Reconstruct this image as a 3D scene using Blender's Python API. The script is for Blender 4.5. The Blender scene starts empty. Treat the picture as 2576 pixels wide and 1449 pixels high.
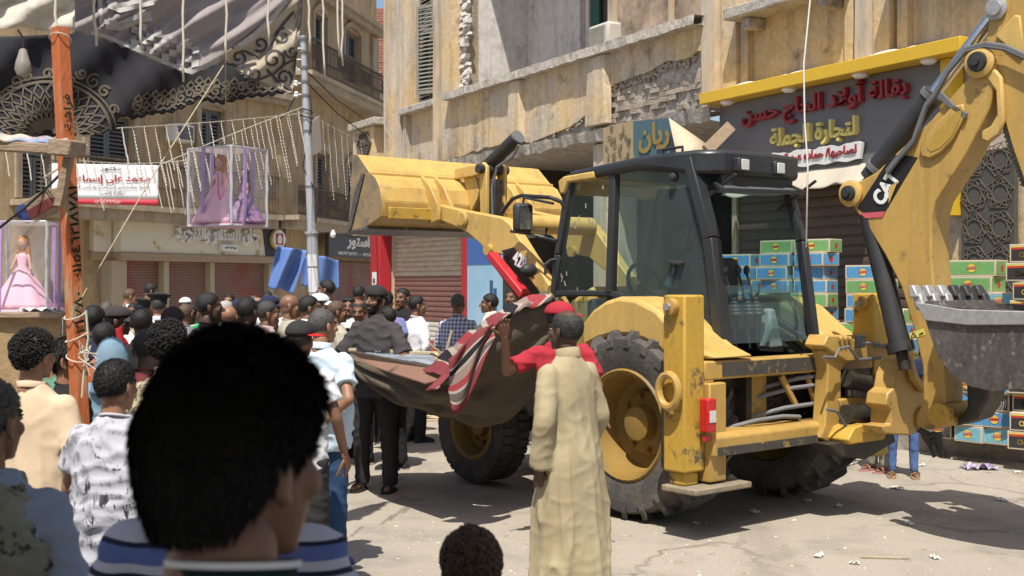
import bpy, bmesh, math, random
from mathutils import Vector, Matrix, noise
from mathutils.bvhtree import BVHTree
R = math.radians
PI = math.pi
SC = bpy.context.scene
COL = SC.collection
random.seed(7)
# ------------------------------------------------------------------ camera, sky, sun, exposure
F, CX, HY, ZC = 3045.0, 1288.0, 712.0, 1.75      # focal length and horizon in a 2576 px wide picture, eye height in m
cam = bpy.data.cameras.new('camera')
cam.sensor_width = 36.0
cam.lens = 36.0 * F / 2576.0
cam.shift_y = (HY - 724.5) / 2576.0
cam.clip_start = 0.05
cam.clip_end = 3000
camo = bpy.data.objects.new('camera', cam)
COL.objects.link(camo)
camo.location = (0, 0, ZC)
camo.rotation_euler = (R(90), 0, 0)
SC.camera = camo
cam.dof.use_dof = True
cam.dof.focus_distance = 10.0
cam.dof.aperture_fstop = 7.0
SUN_EL = R(63)
SH = Vector((-0.16, -0.987, 0)).normalized()
SDIR = Vector((SH.x * math.cos(SUN_EL), SH.y * math.cos(SUN_EL), math.sin(SUN_EL)))
world = bpy.data.worlds.new("World")
SC.world = world
world.use_nodes = True
wn = world.node_tree
bg = wn.nodes['Background']
sky = wn.nodes.new('ShaderNodeTexSky')
sky.sky_type = 'NISHITA'
sky.sun_disc = False
sky.sun_elevation = SUN_EL
sky.sun_rotation = math.atan2(SH.x, SH.y)
sky.air_density = 1.0
sky.dust_density = 2.0
wn.links.new(sky.outputs[0], bg.inputs[0])
bg.inputs[1].default_value = 0.105
sl = bpy.data.lights.new('sun', 'SUN')
sl.energy = 4.6
sl.angle = R(0.55)
sl.color = (1.0, 0.95, 0.86)
so = bpy.data.objects.new('sun', sl)
COL.objects.link(so)
so.rotation_euler = SDIR.to_track_quat('Z', 'Y').to_euler()
so.location = SDIR * 60
SC.view_settings.view_transform = 'Standard'
SC.view_settings.look = 'None'
SC.view_settings.gamma = 1
SC.view_settings.exposure = 0.47
SC.cycles.max_bounces = 8
SC.cycles.transparent_max_bounces = 24
SC.cycles.use_denoising = True

# ------------------------------------------------------------------ frames: a wall, a vehicle, or the world
def AT(px, py, Y):
    return Vector(((px - CX) / F * Y, Y, ZC - (py - HY) / F * Y))
def GND(px, py):
    return AT(px, py, ZC * F / (py - HY))
class Frame:
    def __init__(s, o, ang):
        s.o = o; s.a = ang; s.c = math.cos(ang); s.s = math.sin(ang)
    def W(s, v):
        return Vector((s.o[0] + v[0] * s.c - v[1] * s.s, s.o[1] + v[0] * s.s + v[1] * s.c, v[2]))
    def px(s, px, py, y=0.0):                     # pixel onto the plane local y -> (x, z)
        a = (px - CX) / F; bx = s.o[0] - y * s.s; by = s.o[1] + y * s.c
        x = (a * by - bx) / (s.c - a * s.s); Y = by + x * s.s
        return (x, ZC - (py - HY) / F * Y)
    def pxx(s, px, py, x=0.0):                    # pixel onto the plane local x -> (y, z)
        a = (px - CX) / F; bx = s.o[0] + x * s.c; by = s.o[1] + x * s.s
        y = (a * by - bx) / (-s.s - a * s.c); Y = by + y * s.c
        return (y, ZC - (py - HY) / F * Y)

# ------------------------------------------------------------------ mesh builder
class MB:
    def __init__(s):
        s.v = []; s.f = []; s.m = []
    def add(s, vs, fs, mi=0):
        n = len(s.v)
        s.v += [Vector(v) for v in vs]
        s.f += [tuple(i + n for i in f) for f in fs]
        s.m += [mi] * len(fs)
        return s
    def hexa(s, p, mi=0):                          # 8 points: bottom ring 0-3, top ring 4-7
        return s.add(p, [(3, 2, 1, 0), (4, 5, 6, 7), (0, 1, 5, 4), (1, 2, 6, 5), (2, 3, 7, 6), (3, 0, 4, 7)], mi)
    def box(s, x0, x1, y0, y1, z0, z1, mi=0):
        return s.hexa([(x0, y0, z0), (x1, y0, z0), (x1, y1, z0), (x0, y1, z0), (x0, y0, z1), (x1, y0, z1), (x1, y1, z1), (x0, y1, z1)], mi)
    def obox(s, c, ax, ay, az, mi=0):
        c, ax, ay, az = Vector(c), Vector(ax), Vector(ay), Vector(az)
        return s.hexa([c - ax - ay - az, c + ax - ay - az, c + ax + ay - az, c - ax + ay - az, c - ax - ay + az, c + ax - ay + az, c + ax + ay + az, c - ax + ay + az], mi)
    def beam(s, p0, p1, w, h, up=(0, 0, 1), mi=0):
        p0, p1 = Vector(p0), Vector(p1); d = p1 - p0; u = Vector(up)
        r = d.cross(u)
        if r.length < 1e-6: r = d.cross(Vector((1, 0, 0)))
        r.normalize(); u = r.cross(d).normalized()
        return s.obox((p0 + p1) / 2, d / 2, r * w / 2, u * h / 2, mi)
    def prism(s, poly, fa, fb, mi=0):
        n = len(poly)
        vs = [fa(p) for p in poly] + [fb(p) for p in poly]
        fs = [tuple(range(n)), tuple(range(2 * n - 1, n - 1, -1))]
        fs += [(i, (i + 1) % n + 0, (i + 1) % n + n, i + n) for i in range(n)]
        return s.add(vs, fs, mi)
    def px(s, poly, x0, x1, mi=0):                # polygon of (y, z), extruded along local x
        return s.prism(poly, lambda p: (x0, p[0], p[1]), lambda p: (x1, p[0], p[1]), mi)
    def py(s, poly, y0, y1, mi=0):                # polygon of (x, z), extruded along local y
        return s.prism(poly, lambda p: (p[0], y0, p[1]), lambda p: (p[0], y1, p[1]), mi)
    def pz(s, poly, z0, z1, mi=0):
        return s.prism(poly, lambda p: (p[0], p[1], z0), lambda p: (p[0], p[1], z1), mi)
    def tube(s, pts, r, n=8, mi=0, flat=1.0):
        pts = [Vector(p) for p in pts]; k = len(pts)
        if not isinstance(r, (list, tuple)): r = [r] * k
        vs = []; prev = None
        for i, p in enumerate(pts):
            t = (pts[min(i + 1, k - 1)] - pts[max(i - 1, 0)])
            if t.length < 1e-9: t = Vector((0, 0, 1))
            t.normalize()
            if prev is None:
                a = t.orthogonal().normalized()
            else:
                a = prev - t * prev.dot(t)
                a = t.orthogonal().normalized() if a.length < 1e-6 else a.normalized()
            prev = a; b = t.cross(a)
            for j in range(n):
                q = 2 * PI * j / n
                vs.append(p + (a * math.cos(q) + b * math.sin(q) * flat) * r[i])
        fs = [(i * n + j, i * n + (j + 1) % n, (i + 1) * n + (j + 1) % n, (i + 1) * n + j) for i in range(k - 1) for j in range(n)]
        fs += [tuple(range(n - 1, -1, -1)), tuple((k - 1) * n + j for j in range(n))]
        return s.add(vs, fs, mi)
    def cyl(s, p0, p1, r0, r1=None, n=16, mi=0):
        return s.tube([p0, p1], [r0, r0 if r1 is None else r1], n, mi)
    def loft(s, rings, mi=0):                     # closed skin through rings of points
        n = len(rings[0]); k = len(rings)
        vs = [p for r in rings for p in r]
        fs = [(i * n + j, i * n + (j + 1) % n, (i + 1) * n + (j + 1) % n, (i + 1) * n + j) for i in range(k - 1) for j in range(n)]
        fs += [tuple(range(n - 1, -1, -1)), tuple((k - 1) * n + j for j in range(n))]
        return s.add(vs, fs, mi)
    def ell(s, c, rx, ry, rz, nu=14, nv=9, rot=None, mi=0):
        c = Vector(c); vs = [Vector((0, 0, -rz))]
        for i in range(1, nv):
            t = -PI / 2 + PI * i / nv
            for j in range(nu):
                p = 2 * PI * j / nu
                vs.append(Vector((rx * math.cos(t) * math.cos(p), ry * math.cos(t) * math.sin(p), rz * math.sin(t))))
        vs.append(Vector((0, 0, rz)))
        if rot is not None: vs = [rot @ v for v in vs]
        vs = [v + c for v in vs]; L = len(vs) - 1
        fs = [(0, 1 + (j + 1) % nu, 1 + j) for j in range(nu)]
        for i in range(nv - 2):
            for j in range(nu):
                a = 1 + i * nu; b = a + nu
                fs.append((a + j, a + (j + 1) % nu, b + (j + 1) % nu, b + j))
        a = 1 + (nv - 2) * nu
        fs += [(a + j, a + (j + 1) % nu, L) for j in range(nu)]
        return s.add(vs, fs, mi)
    def lathe(s, prof, o, ax, n=24, mi=0, cap=True):  # prof: (radius, height along ax)
        o, ax = Vector(o), Vector(ax).normalized(); a = ax.orthogonal().normalized(); b = ax.cross(a)
        k = len(prof); vs = []
        for r, h in prof:
            for j in range(n):
                q = 2 * PI * j / n
                vs.append(o + ax * h + (a * math.cos(q) + b * math.sin(q)) * max(r, 1e-4))
        fs = [(i * n + j, i * n + (j + 1) % n, (i + 1) * n + (j + 1) % n, (i + 1) * n + j) for i in range(k - 1) for j in range(n)]
        if cap: fs += [tuple(range(n - 1, -1, -1)), tuple((k - 1) * n + j for j in range(n))]
        return s.add(vs, fs, mi)
    def grid(s, fn, nu, nv, mi=0):
        vs = [fn(i / nu, j / nv) for j in range(nv + 1) for i in range(nu + 1)]
        fs = [(j * (nu + 1) + i, j * (nu + 1) + i + 1, (j + 1) * (nu + 1) + i + 1, (j + 1) * (nu + 1) + i) for j in range(nv) for i in range(nu)]
        return s.add(vs, fs, mi)
    def build(s, name, mats, parent=None, fr=None, smooth=True, bevel=0, solid=0, sub=0, ang=35):
        if not isinstance(mats, (list, tuple)): mats = [mats]
        vs = s.v
        if fr is not None:
            off = Vector((0, 0, 0)); q = parent
            while q is not None:
                off += q.location; q = q.parent
            vs = [fr.W(v) - off for v in vs]
        me = bpy.data.meshes.new(name)
        me.from_pydata([tuple(v) for v in vs], [], s.f)
        for m in mats: me.materials.append(m)
        if len(mats) > 1: me.polygons.foreach_set('material_index', s.m)
        bm = bmesh.new(); bm.from_mesh(me)
        bmesh.ops.recalc_face_normals(bm, faces=bm.faces)
        bm.to_mesh(me); bm.free()
        if smooth:
            me.polygons.foreach_set('use_smooth', [True] * len(me.polygons))
            me.set_sharp_from_angle(angle=R(ang))
        o = bpy.data.objects.new(name, me)
        COL.objects.link(o)
        o.parent = parent
        if solid:
            md = o.modifiers.new('solid', 'SOLIDIFY'); md.thickness = solid; md.offset = 0
        if bevel:
            md = o.modifiers.new('bevel', 'BEVEL'); md.width = bevel; md.segments = 2; md.limit_method = 'ANGLE'; md.angle_limit = R(50)
        if sub:
            md = o.modifiers.new('sub', 'SUBSURF'); md.levels = sub; md.render_levels = sub
        return o
WF = Frame((0, 0), 0)

def tag(o, label, cat, group=None, kind=None):
    o['label'] = label
    if cat: o['category'] = cat
    if group: o['group'] = group
    if kind: o['kind'] = kind
    return o
def thing(name, label, cat, loc=(0, 0, 0), rotz=0.0, group=None):
    o = bpy.data.objects.new(name, None)
    o.empty_display_size = 0.1
    COL.objects.link(o)
    o.location = loc; o.rotation_euler = (0, 0, rotz)
    return tag(o, label, cat, group)
def struct(o):
    o['kind'] = 'structure'; return o
def copy_tree(o, parent=None):
    c = o.copy(); COL.objects.link(c)
    if parent is not None: c.parent = parent
    for ch in list(o.children): copy_tree(ch, c)
    return c

# ------------------------------------------------------------------ materials
MATS = {}
def M(name, col, rough=.75, col2=None, sc=2.0, amt=.6, fine=.12, fsc=40., bump=0., bsc=30., metal=0., dirt=None, dsc=3., dth=.55, dsoft=.1, spec=.4, trans=0., alpha=1., stretch=None, coat=0., sheen=0., sss=0., streak=0., crack=0.):
    if name in MATS: return MATS[name]
    m = bpy.data.materials.new(name); m.use_nodes = True; MATS[name] = m
    nt = m.node_tree; N = nt.nodes; L = nt.links
    b = N['Principled BSDF']
    tc = N.new('ShaderNodeTexCoord'); src = tc.outputs['Object']
    if stretch:
        mp = N.new('ShaderNodeMapping'); mp.inputs['Scale'].default_value = stretch; L.new(src, mp.inputs[0]); src = mp.outputs[0]
    def nz(scale, det=5, rg=.6):
        n = N.new('ShaderNodeTexNoise'); n.inputs['Scale'].default_value = scale; n.inputs['Detail'].default_value = det; n.inputs['Roughness'].default_value = rg
        L.new(src, n.inputs['Vector']); return n.outputs[0]
    def rmp(i, a, c):
        r = N.new('ShaderNodeMapRange'); r.inputs[1].default_value = a; r.inputs[2].default_value = c; L.new(i, r.inputs[0]); return r.outputs[0]
    def mix(f, a, c):
        x = N.new('ShaderNodeMix'); x.data_type = 'RGBA'; x.blend_type = 'MIX'
        if isinstance(f, float): x.inputs[0].default_value = f
        else: L.new(f, x.inputs[0])
        for k, q in ((6, a), (7, c)):
            if isinstance(q, tuple): x.inputs[k].default_value = (*q, 1)
            else: L.new(q, x.inputs[k])
        return x.outputs[2]
    cur = col
    if col2 is not None:
        f = rmp(nz(sc), .5 - .5 * (1.1 - amt), .5 + .5 * (1.1 - amt))
        cur = mix(f, cur, col2)
    if dirt is not None:
        cur = mix(rmp(nz(dsc, 8, .7), dth - dsoft, dth + dsoft), cur, dirt)
    if fine:
        f = rmp(nz(fsc, 4), .3, .7)
        x = N.new('ShaderNodeMix'); x.data_type = 'RGBA'; x.blend_type = 'MULTIPLY'; x.inputs[0].default_value = 1.0
        g = mix(f, (1 - fine,) * 3, (1 + fine * .6,) * 3)
        if isinstance(cur, tuple): x.inputs[6].default_value = (*cur, 1)
        else: L.new(cur, x.inputs[6])
        L.new(g, x.inputs[7]); cur = x.outputs[2]
    if streak or crack:
        def mul(fac, col, lo):
            x = N.new('ShaderNodeMix'); x.data_type = 'RGBA'; x.blend_type = 'MULTIPLY'; L.new(fac, x.inputs[0])
            if isinstance(col, tuple): x.inputs[6].default_value = (*col, 1)
            else: L.new(col, x.inputs[6])
            x.inputs[7].default_value = lo; return x.outputs[2]
        if streak:
            mp2 = N.new('ShaderNodeMapping'); mp2.inputs['Scale'].default_value = (5, 5, .35); L.new(tc.outputs['Object'], mp2.inputs[0])
            n2 = N.new('ShaderNodeTexNoise'); n2.inputs['Scale'].default_value = 1.0; n2.inputs['Detail'].default_value = 7; n2.inputs['Roughness'].default_value = .65; L.new(mp2.outputs[0], n2.inputs['Vector'])
            cur = mul(rmp(n2.outputs[0], .48, .70), cur, (1 - streak, 1 - streak * 1.05, 1 - streak * 1.1, 1))
            n3 = N.new('ShaderNodeTexNoise'); n3.inputs['Scale'].default_value = .55; n3.inputs['Detail'].default_value = 9; n3.inputs['Roughness'].default_value = .72; L.new(tc.outputs['Object'], n3.inputs['Vector'])
            cur = mul(rmp(n3.outputs[0], .50, .66), cur, (1 - streak * .8, 1 - streak * .85, 1 - streak * .9, 1))
        if crack:
            nd = N.new('ShaderNodeTexNoise'); nd.inputs['Scale'].default_value = 1.3; nd.inputs['Detail'].default_value = 6; L.new(tc.outputs['Object'], nd.inputs['Vector'])
            va = N.new('ShaderNodeVectorMath'); va.operation = 'MULTIPLY_ADD'; L.new(nd.outputs[1], va.inputs[0]); va.inputs[1].default_value = (.9, .9, .9); L.new(tc.outputs['Object'], va.inputs[2])
            vo = N.new('ShaderNodeTexVoronoi'); vo.feature = 'DISTANCE_TO_EDGE'; vo.inputs['Scale'].default_value = .42; L.new(va.outputs[0], vo.inputs['Vector'])
            nm = N.new('ShaderNodeTexNoise'); nm.inputs['Scale'].default_value = .35; L.new(tc.outputs['Object'], nm.inputs['Vector'])
            q1 = rmp(vo.outputs['Distance'], .014, .002); q2 = rmp(nm.outputs[0], .45, .6); mm_ = N.new('ShaderNodeMath'); mm_.operation = 'MULTIPLY'; L.new(q1, mm_.inputs[0]); L.new(q2, mm_.inputs[1])
            cur = mul(mm_.outputs[0], cur, (1 - crack,) * 3 + (1,))
            mp3 = N.new('ShaderNodeMapping'); mp3.inputs['Scale'].default_value = (1.6, .22, 1); mp3.inputs['Rotation'].default_value = (0, 0, -.7); L.new(tc.outputs['Object'], mp3.inputs[0])
            n4 = N.new('ShaderNodeTexNoise'); n4.inputs['Scale'].default_value = 1.0; n4.inputs['Detail'].default_value = 8; L.new(mp3.outputs[0], n4.inputs['Vector'])
            cur = mul(rmp(n4.outputs[0], .52, .68), cur, (.80, .79, .78, 1))
            n5 = N.new('ShaderNodeTexNoise'); n5.inputs['Scale'].default_value = 9.0; n5.inputs['Detail'].default_value = 3; L.new(tc.outputs['Object'], n5.inputs['Vector'])
            cur = mul(rmp(n5.outputs[0], .68, .74), cur, (.62, .60, .58, 1))
    if isinstance(cur, tuple): b.inputs['Base Color'].default_value = (*cur, 1)
    else: L.new(cur, b.inputs['Base Color'])
    b.inputs['Roughness'].default_value = rough
    b.inputs['Metallic'].default_value = metal
    b.inputs['Specular IOR Level'].default_value = spec
    b.inputs['Transmission Weight'].default_value = trans
    b.inputs['Alpha'].default_value = alpha
    b.inputs['Coat Weight'].default_value = coat
    b.inputs['Sheen Weight'].default_value = sheen
    if bump:
        bn = N.new('ShaderNodeBump'); bn.inputs['Strength'].default_value = bump; bn.inputs['Distance'].default_value = .02
        L.new(nz(bsc, 6), bn.inputs['Height']); L.new(bn.outputs[0], b.inputs['Normal'])
    return m
def glassy(name, tint, op, rough=.04, amp=.12, base=.25):
    m = bpy.data.materials.new(name); m.use_nodes = True; nt = m.node_tree; N = nt.nodes; L = nt.links
    for n in list(N):
        if n.type != 'OUTPUT_MATERIAL': N.remove(n)
    out = [n for n in N if n.type == 'OUTPUT_MATERIAL'][0]
    tr = N.new('ShaderNodeBsdfTransparent'); tr.inputs[0].default_value = (*tint, 1)
    pb = N.new('ShaderNodeBsdfPrincipled'); pb.inputs['Base Color'].default_value = (*[c * base for c in tint], 1); pb.inputs['Roughness'].default_value = rough
    mx = N.new('ShaderNodeMixShader'); lw = N.new('ShaderNodeLayerWeight'); lw.inputs[0].default_value = .5; fr = N.new('ShaderNodeMath'); fr.operation = 'POWER'; L.new(lw.outputs['Facing'], fr.inputs[0]); fr.inputs[1].default_value = 5.0
    mt = N.new('ShaderNodeMath'); mt.operation = 'ADD'; mt.use_clamp = True; L.new(fr.outputs[0], mt.inputs[0]); mt.inputs[1].default_value = op
    tc = N.new('ShaderNodeTexCoord'); nz = N.new('ShaderNodeTexNoise'); nz.inputs['Scale'].default_value = 3.0; nz.inputs['Detail'].default_value = 6
    L.new(tc.outputs['Object'], nz.inputs['Vector'])
    m2 = N.new('ShaderNodeMath'); m2.operation = 'MULTIPLY_ADD'; L.new(nz.outputs[0], m2.inputs[0]); m2.inputs[1].default_value = amp; m2.inputs[2].default_value = op - amp * .5
    L.new(m2.outputs[0], mt.inputs[1])
    L.new(mt.outputs[0], mx.inputs[0]); L.new(tr.outputs[0], mx.inputs[1]); L.new(pb.outputs[0], mx.inputs[2]); L.new(mx.outputs[0], out.inputs[0])
    return m

# ------------------------------------------------------------------ Arabic and Latin lettering
_AR = {}
def _ar_init():
    tab = [('ء', 0xFE80, 1), ('آ', 0xFE81, 2), ('أ', 0xFE83, 2), ('ؤ', 0xFE85, 2), ('إ', 0xFE87, 2), ('ئ', 0xFE89, 4), ('ا', 0xFE8D, 2), ('ب', 0xFE8F, 4), ('ة', 0xFE93, 2), ('ت', 0xFE95, 4), ('ث', 0xFE99, 4), ('ج', 0xFE9D, 4), ('ح', 0xFEA1, 4), ('خ', 0xFEA5, 4), ('د', 0xFEA9, 2), ('ذ', 0xFEAB, 2), ('ر', 0xFEAD, 2), ('ز', 0xFEAF, 2), ('س', 0xFEB1, 4), ('ش', 0xFEB5, 4), ('ص', 0xFEB9, 4), ('ض', 0xFEBD, 4), ('ط', 0xFEC1, 4), ('ظ', 0xFEC5, 4), ('ع', 0xFEC9, 4), ('غ', 0xFECD, 4), ('ف', 0xFED1, 4), ('ق', 0xFED5, 4), ('ك', 0xFED9, 4), ('ل', 0xFEDD, 4), ('م', 0xFEE1, 4), ('ن', 0xFEE5, 4), ('ه', 0xFEE9, 4), ('و', 0xFEED, 2), ('ى', 0xFEEF, 2), ('ي', 0xFEF1, 4)]
    for c, b, n in tab: _AR[c] = (b, n)
_ar_init()
def shape(s):
    out = []; n = len(s); i = 0
    lam = {'آ': 0xFEF5, 'أ': 0xFEF7, 'إ': 0xFEF9, 'ا': 0xFEFB}
    def conn_prev(i):
        return i > 0 and s[i - 1] in _AR and _AR[s[i - 1]][1] == 4 or (i > 0 and s[i - 1] == 'ـ')
    while i < n:
        c = s[i]
        if c == 'ل' and i + 1 < n and s[i + 1] in lam:
            out.append(chr(lam[s[i + 1]] + (1 if conn_prev(i) else 0))); i += 2; continue
        if c in _AR:
            b, k = _AR[c]; p = conn_prev(i) and k > 1
            nx = k == 4 and i + 1 < n and (s[i + 1] in _AR and _AR[s[i + 1]][1] > 1 or s[i + 1] == 'ـ')
            out.append(chr(b + (3 if p and nx else 1 if p else 2 if nx else 0)))
        else: out.append(c)
        i += 1
    r = out[::-1]
    t = ''.join(r); o = ''; num = ''                # numbers keep their own order
    for ch in t:
        if ch in '٠١٢٣٤٥٦٧٨٩0123456789': num = ch + num
        else: o += num + ch; num = ''
    return o + num
def letters(txt, ar=True, ext=.0, bold=.0, shear=0.0, res=3):
    c = bpy.data.curves.new('t', 'FONT'); c.body = shape(txt) if ar else txt
    c.size = 1; c.align_x = 'CENTER'; c.extrude = ext; c.resolution_u = res; c.bevel_depth = bold * .35; c.offset = bold * .65; c.bevel_resolution = 0; c.shear = shear
    o = bpy.data.objects.new('t', c); COL.objects.link(o)
    me = bpy.data.meshes.new_from_object(o.evaluated_get(bpy.context.evaluated_depsgraph_get()))
    vs = [v.co.copy() for v in me.vertices]; fs = [tuple(p.vertices) for p in me.polygons]
    bpy.data.objects.remove(o); bpy.data.curves.remove(c); bpy.data.meshes.remove(me)
    return vs, fs
def put_text(mb, txt, fn, w, h, ar=True, ext=.0, bold=.02, mi=0, shear=0.0):
    """lettering fitted to a w x h box; fn(x, z, d) maps box metres (centre origin) and depth to the place"""
    vs, fs = letters(txt, ar, 0.02 if ext else 0, bold, shear)
    if not vs: return
    x0 = min(v.x for v in vs); x1 = max(v.x for v in vs); y0 = min(v.y for v in vs); y1 = max(v.y for v in vs)
    zm = max(abs(v.z) for v in vs) or 1
    mb.add([fn(((v.x - x0) / (x1 - x0) - .5) * w, ((v.y - y0) / (y1 - y0) - .5) * h, v.z / zm * ext) for v in vs], fs, mi)
# ================================================================== MATERIALS OF THE SETTING
m_road = M('dusty_road', (.375, .328, .265), .95, (.315, .275, .224), .5, .7, .18, 55, .4, 22, dirt=(.22, .20, .175), dsc=1.6, dth=.62, dsoft=.12, crack=.42)
m_kerb = M('kerb_stone', (.34, .30, .25), .95, (.24, .21, .18), 2, .7, .2, 30, .8, 14, dirt=(.16, .14, .12), dsc=5, dth=.6)
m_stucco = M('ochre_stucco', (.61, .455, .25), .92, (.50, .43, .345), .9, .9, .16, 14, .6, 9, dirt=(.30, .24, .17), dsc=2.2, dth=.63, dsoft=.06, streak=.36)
m_stucco2 = M('grey_plaster', (.50, .45, .38), .92, (.60, .45, .28), 1.1, .85, .15, 12, .5, 9, dirt=(.30, .26, .21), dsc=3, dth=.62, dsoft=.08, stretch=(1, 1, .35), streak=.3)
m_limew = M('old_limewash', (.56, .52, .49), .92, (.62, .58, .54), 1.4, .6, .12, 9, .5, 7, dirt=(.36, .32, .30), dsc=2.6, dth=.62, streak=.25)
m_conc = M('raw_concrete', (.40, .36, .31), .95, (.50, .46, .40), 3, .6, .25, 25, .9, 12, dirt=(.22, .19, .16), dsc=6, dth=.58)
m_brick = M('grey_brick', (.40, .34, .28), .95, (.30, .25, .20), 4, .8, .25, 22, .8, 16)
m_sooty = M('sooty_board', (.50, .38, .27), .85, (.40, .30, .22), 1.2, .7, .12, 12, .2, 8, dirt=(.045, .038, .034), dsc=.85, dth=.57, dsoft=.13)
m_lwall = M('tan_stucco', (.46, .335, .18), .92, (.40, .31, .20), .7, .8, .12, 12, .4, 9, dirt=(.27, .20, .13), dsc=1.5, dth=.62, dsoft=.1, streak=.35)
m_trimst = M('stone_trim', (.42, .34, .24), .9, (.34, .28, .20), 2, .7, .14, 12, .4, 9, streak=.3)
m_shut = M('louvre_grey', (.20, .19, .16), .8, (.27, .25, .21), 3, .6, .2, 20)
m_shutl = M('louvre_blue_grey', (.13, .145, .15), .8, (.18, .19, .19), 3, .6, .2, 20)
m_iron = M('rusty_railing', (.13, .10, .07), .8, (.085, .065, .048), 5, .6, .2, 20)
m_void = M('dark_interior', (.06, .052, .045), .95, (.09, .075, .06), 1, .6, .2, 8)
m_green = M('green_window', (.02, .09, .07), .6, (.03, .07, .05), 3, .6)
m_redpt = M('red_painted_steel', (.42, .02, .03), .5, (.33, .025, .03), 2, .6, .15, 25, dirt=(.20, .03, .03), dsc=4, dth=.66)
m_slat = M('tan_roller_slats', (.50, .42, .31), .6, (.40, .33, .25), 1.5, .7, .15, 12, dirt=(.22, .18, .14), dsc=4, dth=.62, stretch=(.5, 1, 3))
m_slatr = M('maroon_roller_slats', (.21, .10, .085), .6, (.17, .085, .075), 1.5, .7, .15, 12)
m_slatw = M('pale_roller_slats', (.62, .58, .50), .6, (.5, .46, .4), 1.5, .7, .15, 12)
m_slato = M('orange_red_slats', (.45, .10, .055), .6, (.35, .06, .04), 1.5, .7, .15, 12, dirt=(.55, .48, .38), dsc=3, dth=.7)
m_slatb = M('brown_roller_slats', (.115, .078, .056), .6, (.09, .06, .045), 1.5, .7, .15, 12)
m_slatl = M('reddish_brown_slats', (.26, .15, .12), .65, (.20, .115, .09), 1.2, .7, .15, 12, dirt=(.30, .04, .035), dsc=.7, dth=.62, dsoft=.12)
m_beamw = M('wooden_shop_beam', (.36, .27, .17), .7, (.30, .22, .14), 3, .6, .15, 20, stretch=(.3, 1, 4))
m_redbrick = M('red_brick_wall', (.38, .17, .125), .92, (.30, .13, .10), 6, .8, .2, 22, .6, 14, dirt=(.45, .36, .28), dsc=5, dth=.62)
m_marble = M('cream_veined_cladding', (.66, .61, .47), .35, (.60, .56, .46), 1, .6, .05, 20, dirt=(.42, .33, .12), dsc=1.3, dth=.60, dsoft=.025)
m_gold = M('gold_letter', (.55, .40, .16), .4, (.45, .33, .14), 6, .5, .1)
m_white = M('white_paint', (.72, .71, .69), .6, (.66, .65, .62), 3, .6, .08)
m_black = M('black_signboard', (.03, .03, .033), .5, (.045, .045, .05), 2, .6, .1)
m_yelltrim = M('mustard_cladding', (.66, .42, .03), .35, (.62, .39, .03), 1, .6, .05, 20)
m_signgr = M('slate_grey_cladding', (.17, .165, .18), .45, (.15, .145, .155), .8, .6, .06, 20)
m_wood = M('weathered_wood', (.34, .25, .17), .9, (.25, .18, .12), 6, .7, .2, 30, .4, 20, stretch=(.6, 4, 4))

def jag(a, s, amp):
    return amp * (noise.noise(Vector((a * s, s * 3.1, .7))) + .5 * noise.noise(Vector((a * s * 2.7, s, 4.1))))
# ================================================================== GROUND
g = MB()
def gz(x, y): return 0.0
gx = [-400, -60, -20, -10, 10, 20, 60, 400]; gy = [-400, -40, -5, 0, 20, 40, 80, 500]
for i in range(7):
    for j in range(7):
        g.add([(gx[i], gy[j], 0), (gx[i + 1], gy[j], 0), (gx[i + 1], gy[j + 1], 0), (gx[i], gy[j + 1], 0)], [(0, 1, 2, 3)])
struct(g.build('ground', m_road, smooth=False))

gr = MB(); rg_ = random.Random(5)
for k in range(2600):
    Yg = 4.2 + 11 * rg_.random() ** 1.3; xg = rg_.uniform(-.42, .46) * Yg; r_ = rg_.uniform(.003, .010) * (1.6 if rg_.random() < .06 else 1)
    c = Vector((xg, Yg, 0)); q = rg_.uniform(0, 3); d = Vector((math.cos(q), math.sin(q), 0)) * r_ * rg_.uniform(.8, 2); e = Vector((-math.sin(q), math.cos(q), 0)) * r_
    gr.add([c - d, c - e, c + d, c + e, c + Vector((0, 0, r_ * .7))], [(0, 1, 4), (1, 2, 4), (2, 3, 4), (3, 0, 4)], rg_.choice((0, 0, 1)))
go = gr.build('grit', [M('grit_grey', (.22, .20, .17), .95, (.36, .33, .28), 9, .9), M('grit_pale', (.52, .48, .42), .95)], None, smooth=False)
tag(go, 'loose grit and tiny crumbs scattered over the dusty road', None, None, 'stuff')
# ================================================================== helpers for facades
def wall_holes(mb, x0, x1, z0, z1, holes, y=0.0, dep=.3, mi=0):
    xs = sorted(set([x0, x1] + [min(max(h[k], x0), x1) for h in holes for k in (0, 1)]))
    zs = sorted(set([z0, z1] + [min(max(h[k], z0), z1) for h in holes for k in (2, 3)]))
    for i in range(len(xs) - 1):
        for j in range(len(zs) - 1):
            cx, cz = (xs[i] + xs[i + 1]) / 2, (zs[j] + zs[j + 1]) / 2
            if any(h[0] < cx < h[1] and h[2] < cz < h[3] for h in holes): continue
            mb.add([(xs[i], y, zs[j]), (xs[i + 1], y, zs[j]), (xs[i + 1], y, zs[j + 1]), (xs[i], y, zs[j + 1])], [(0, 1, 2, 3)], mi)
    for a, b, c, d in holes:
        for q in ([(a, y, c), (b, y, c), (b, y + dep, c), (a, y + dep, c)], [(a, y, d), (b, y, d), (b, y + dep, d), (a, y + dep, d)], [(a, y, c), (a, y, d), (a, y + dep, d), (a, y + dep, c)], [(b, y, c), (b, y, d), (b, y + dep, d), (b, y + dep, c)]):
            mb.add(q, [(0, 1, 2, 3)], mi)
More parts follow.
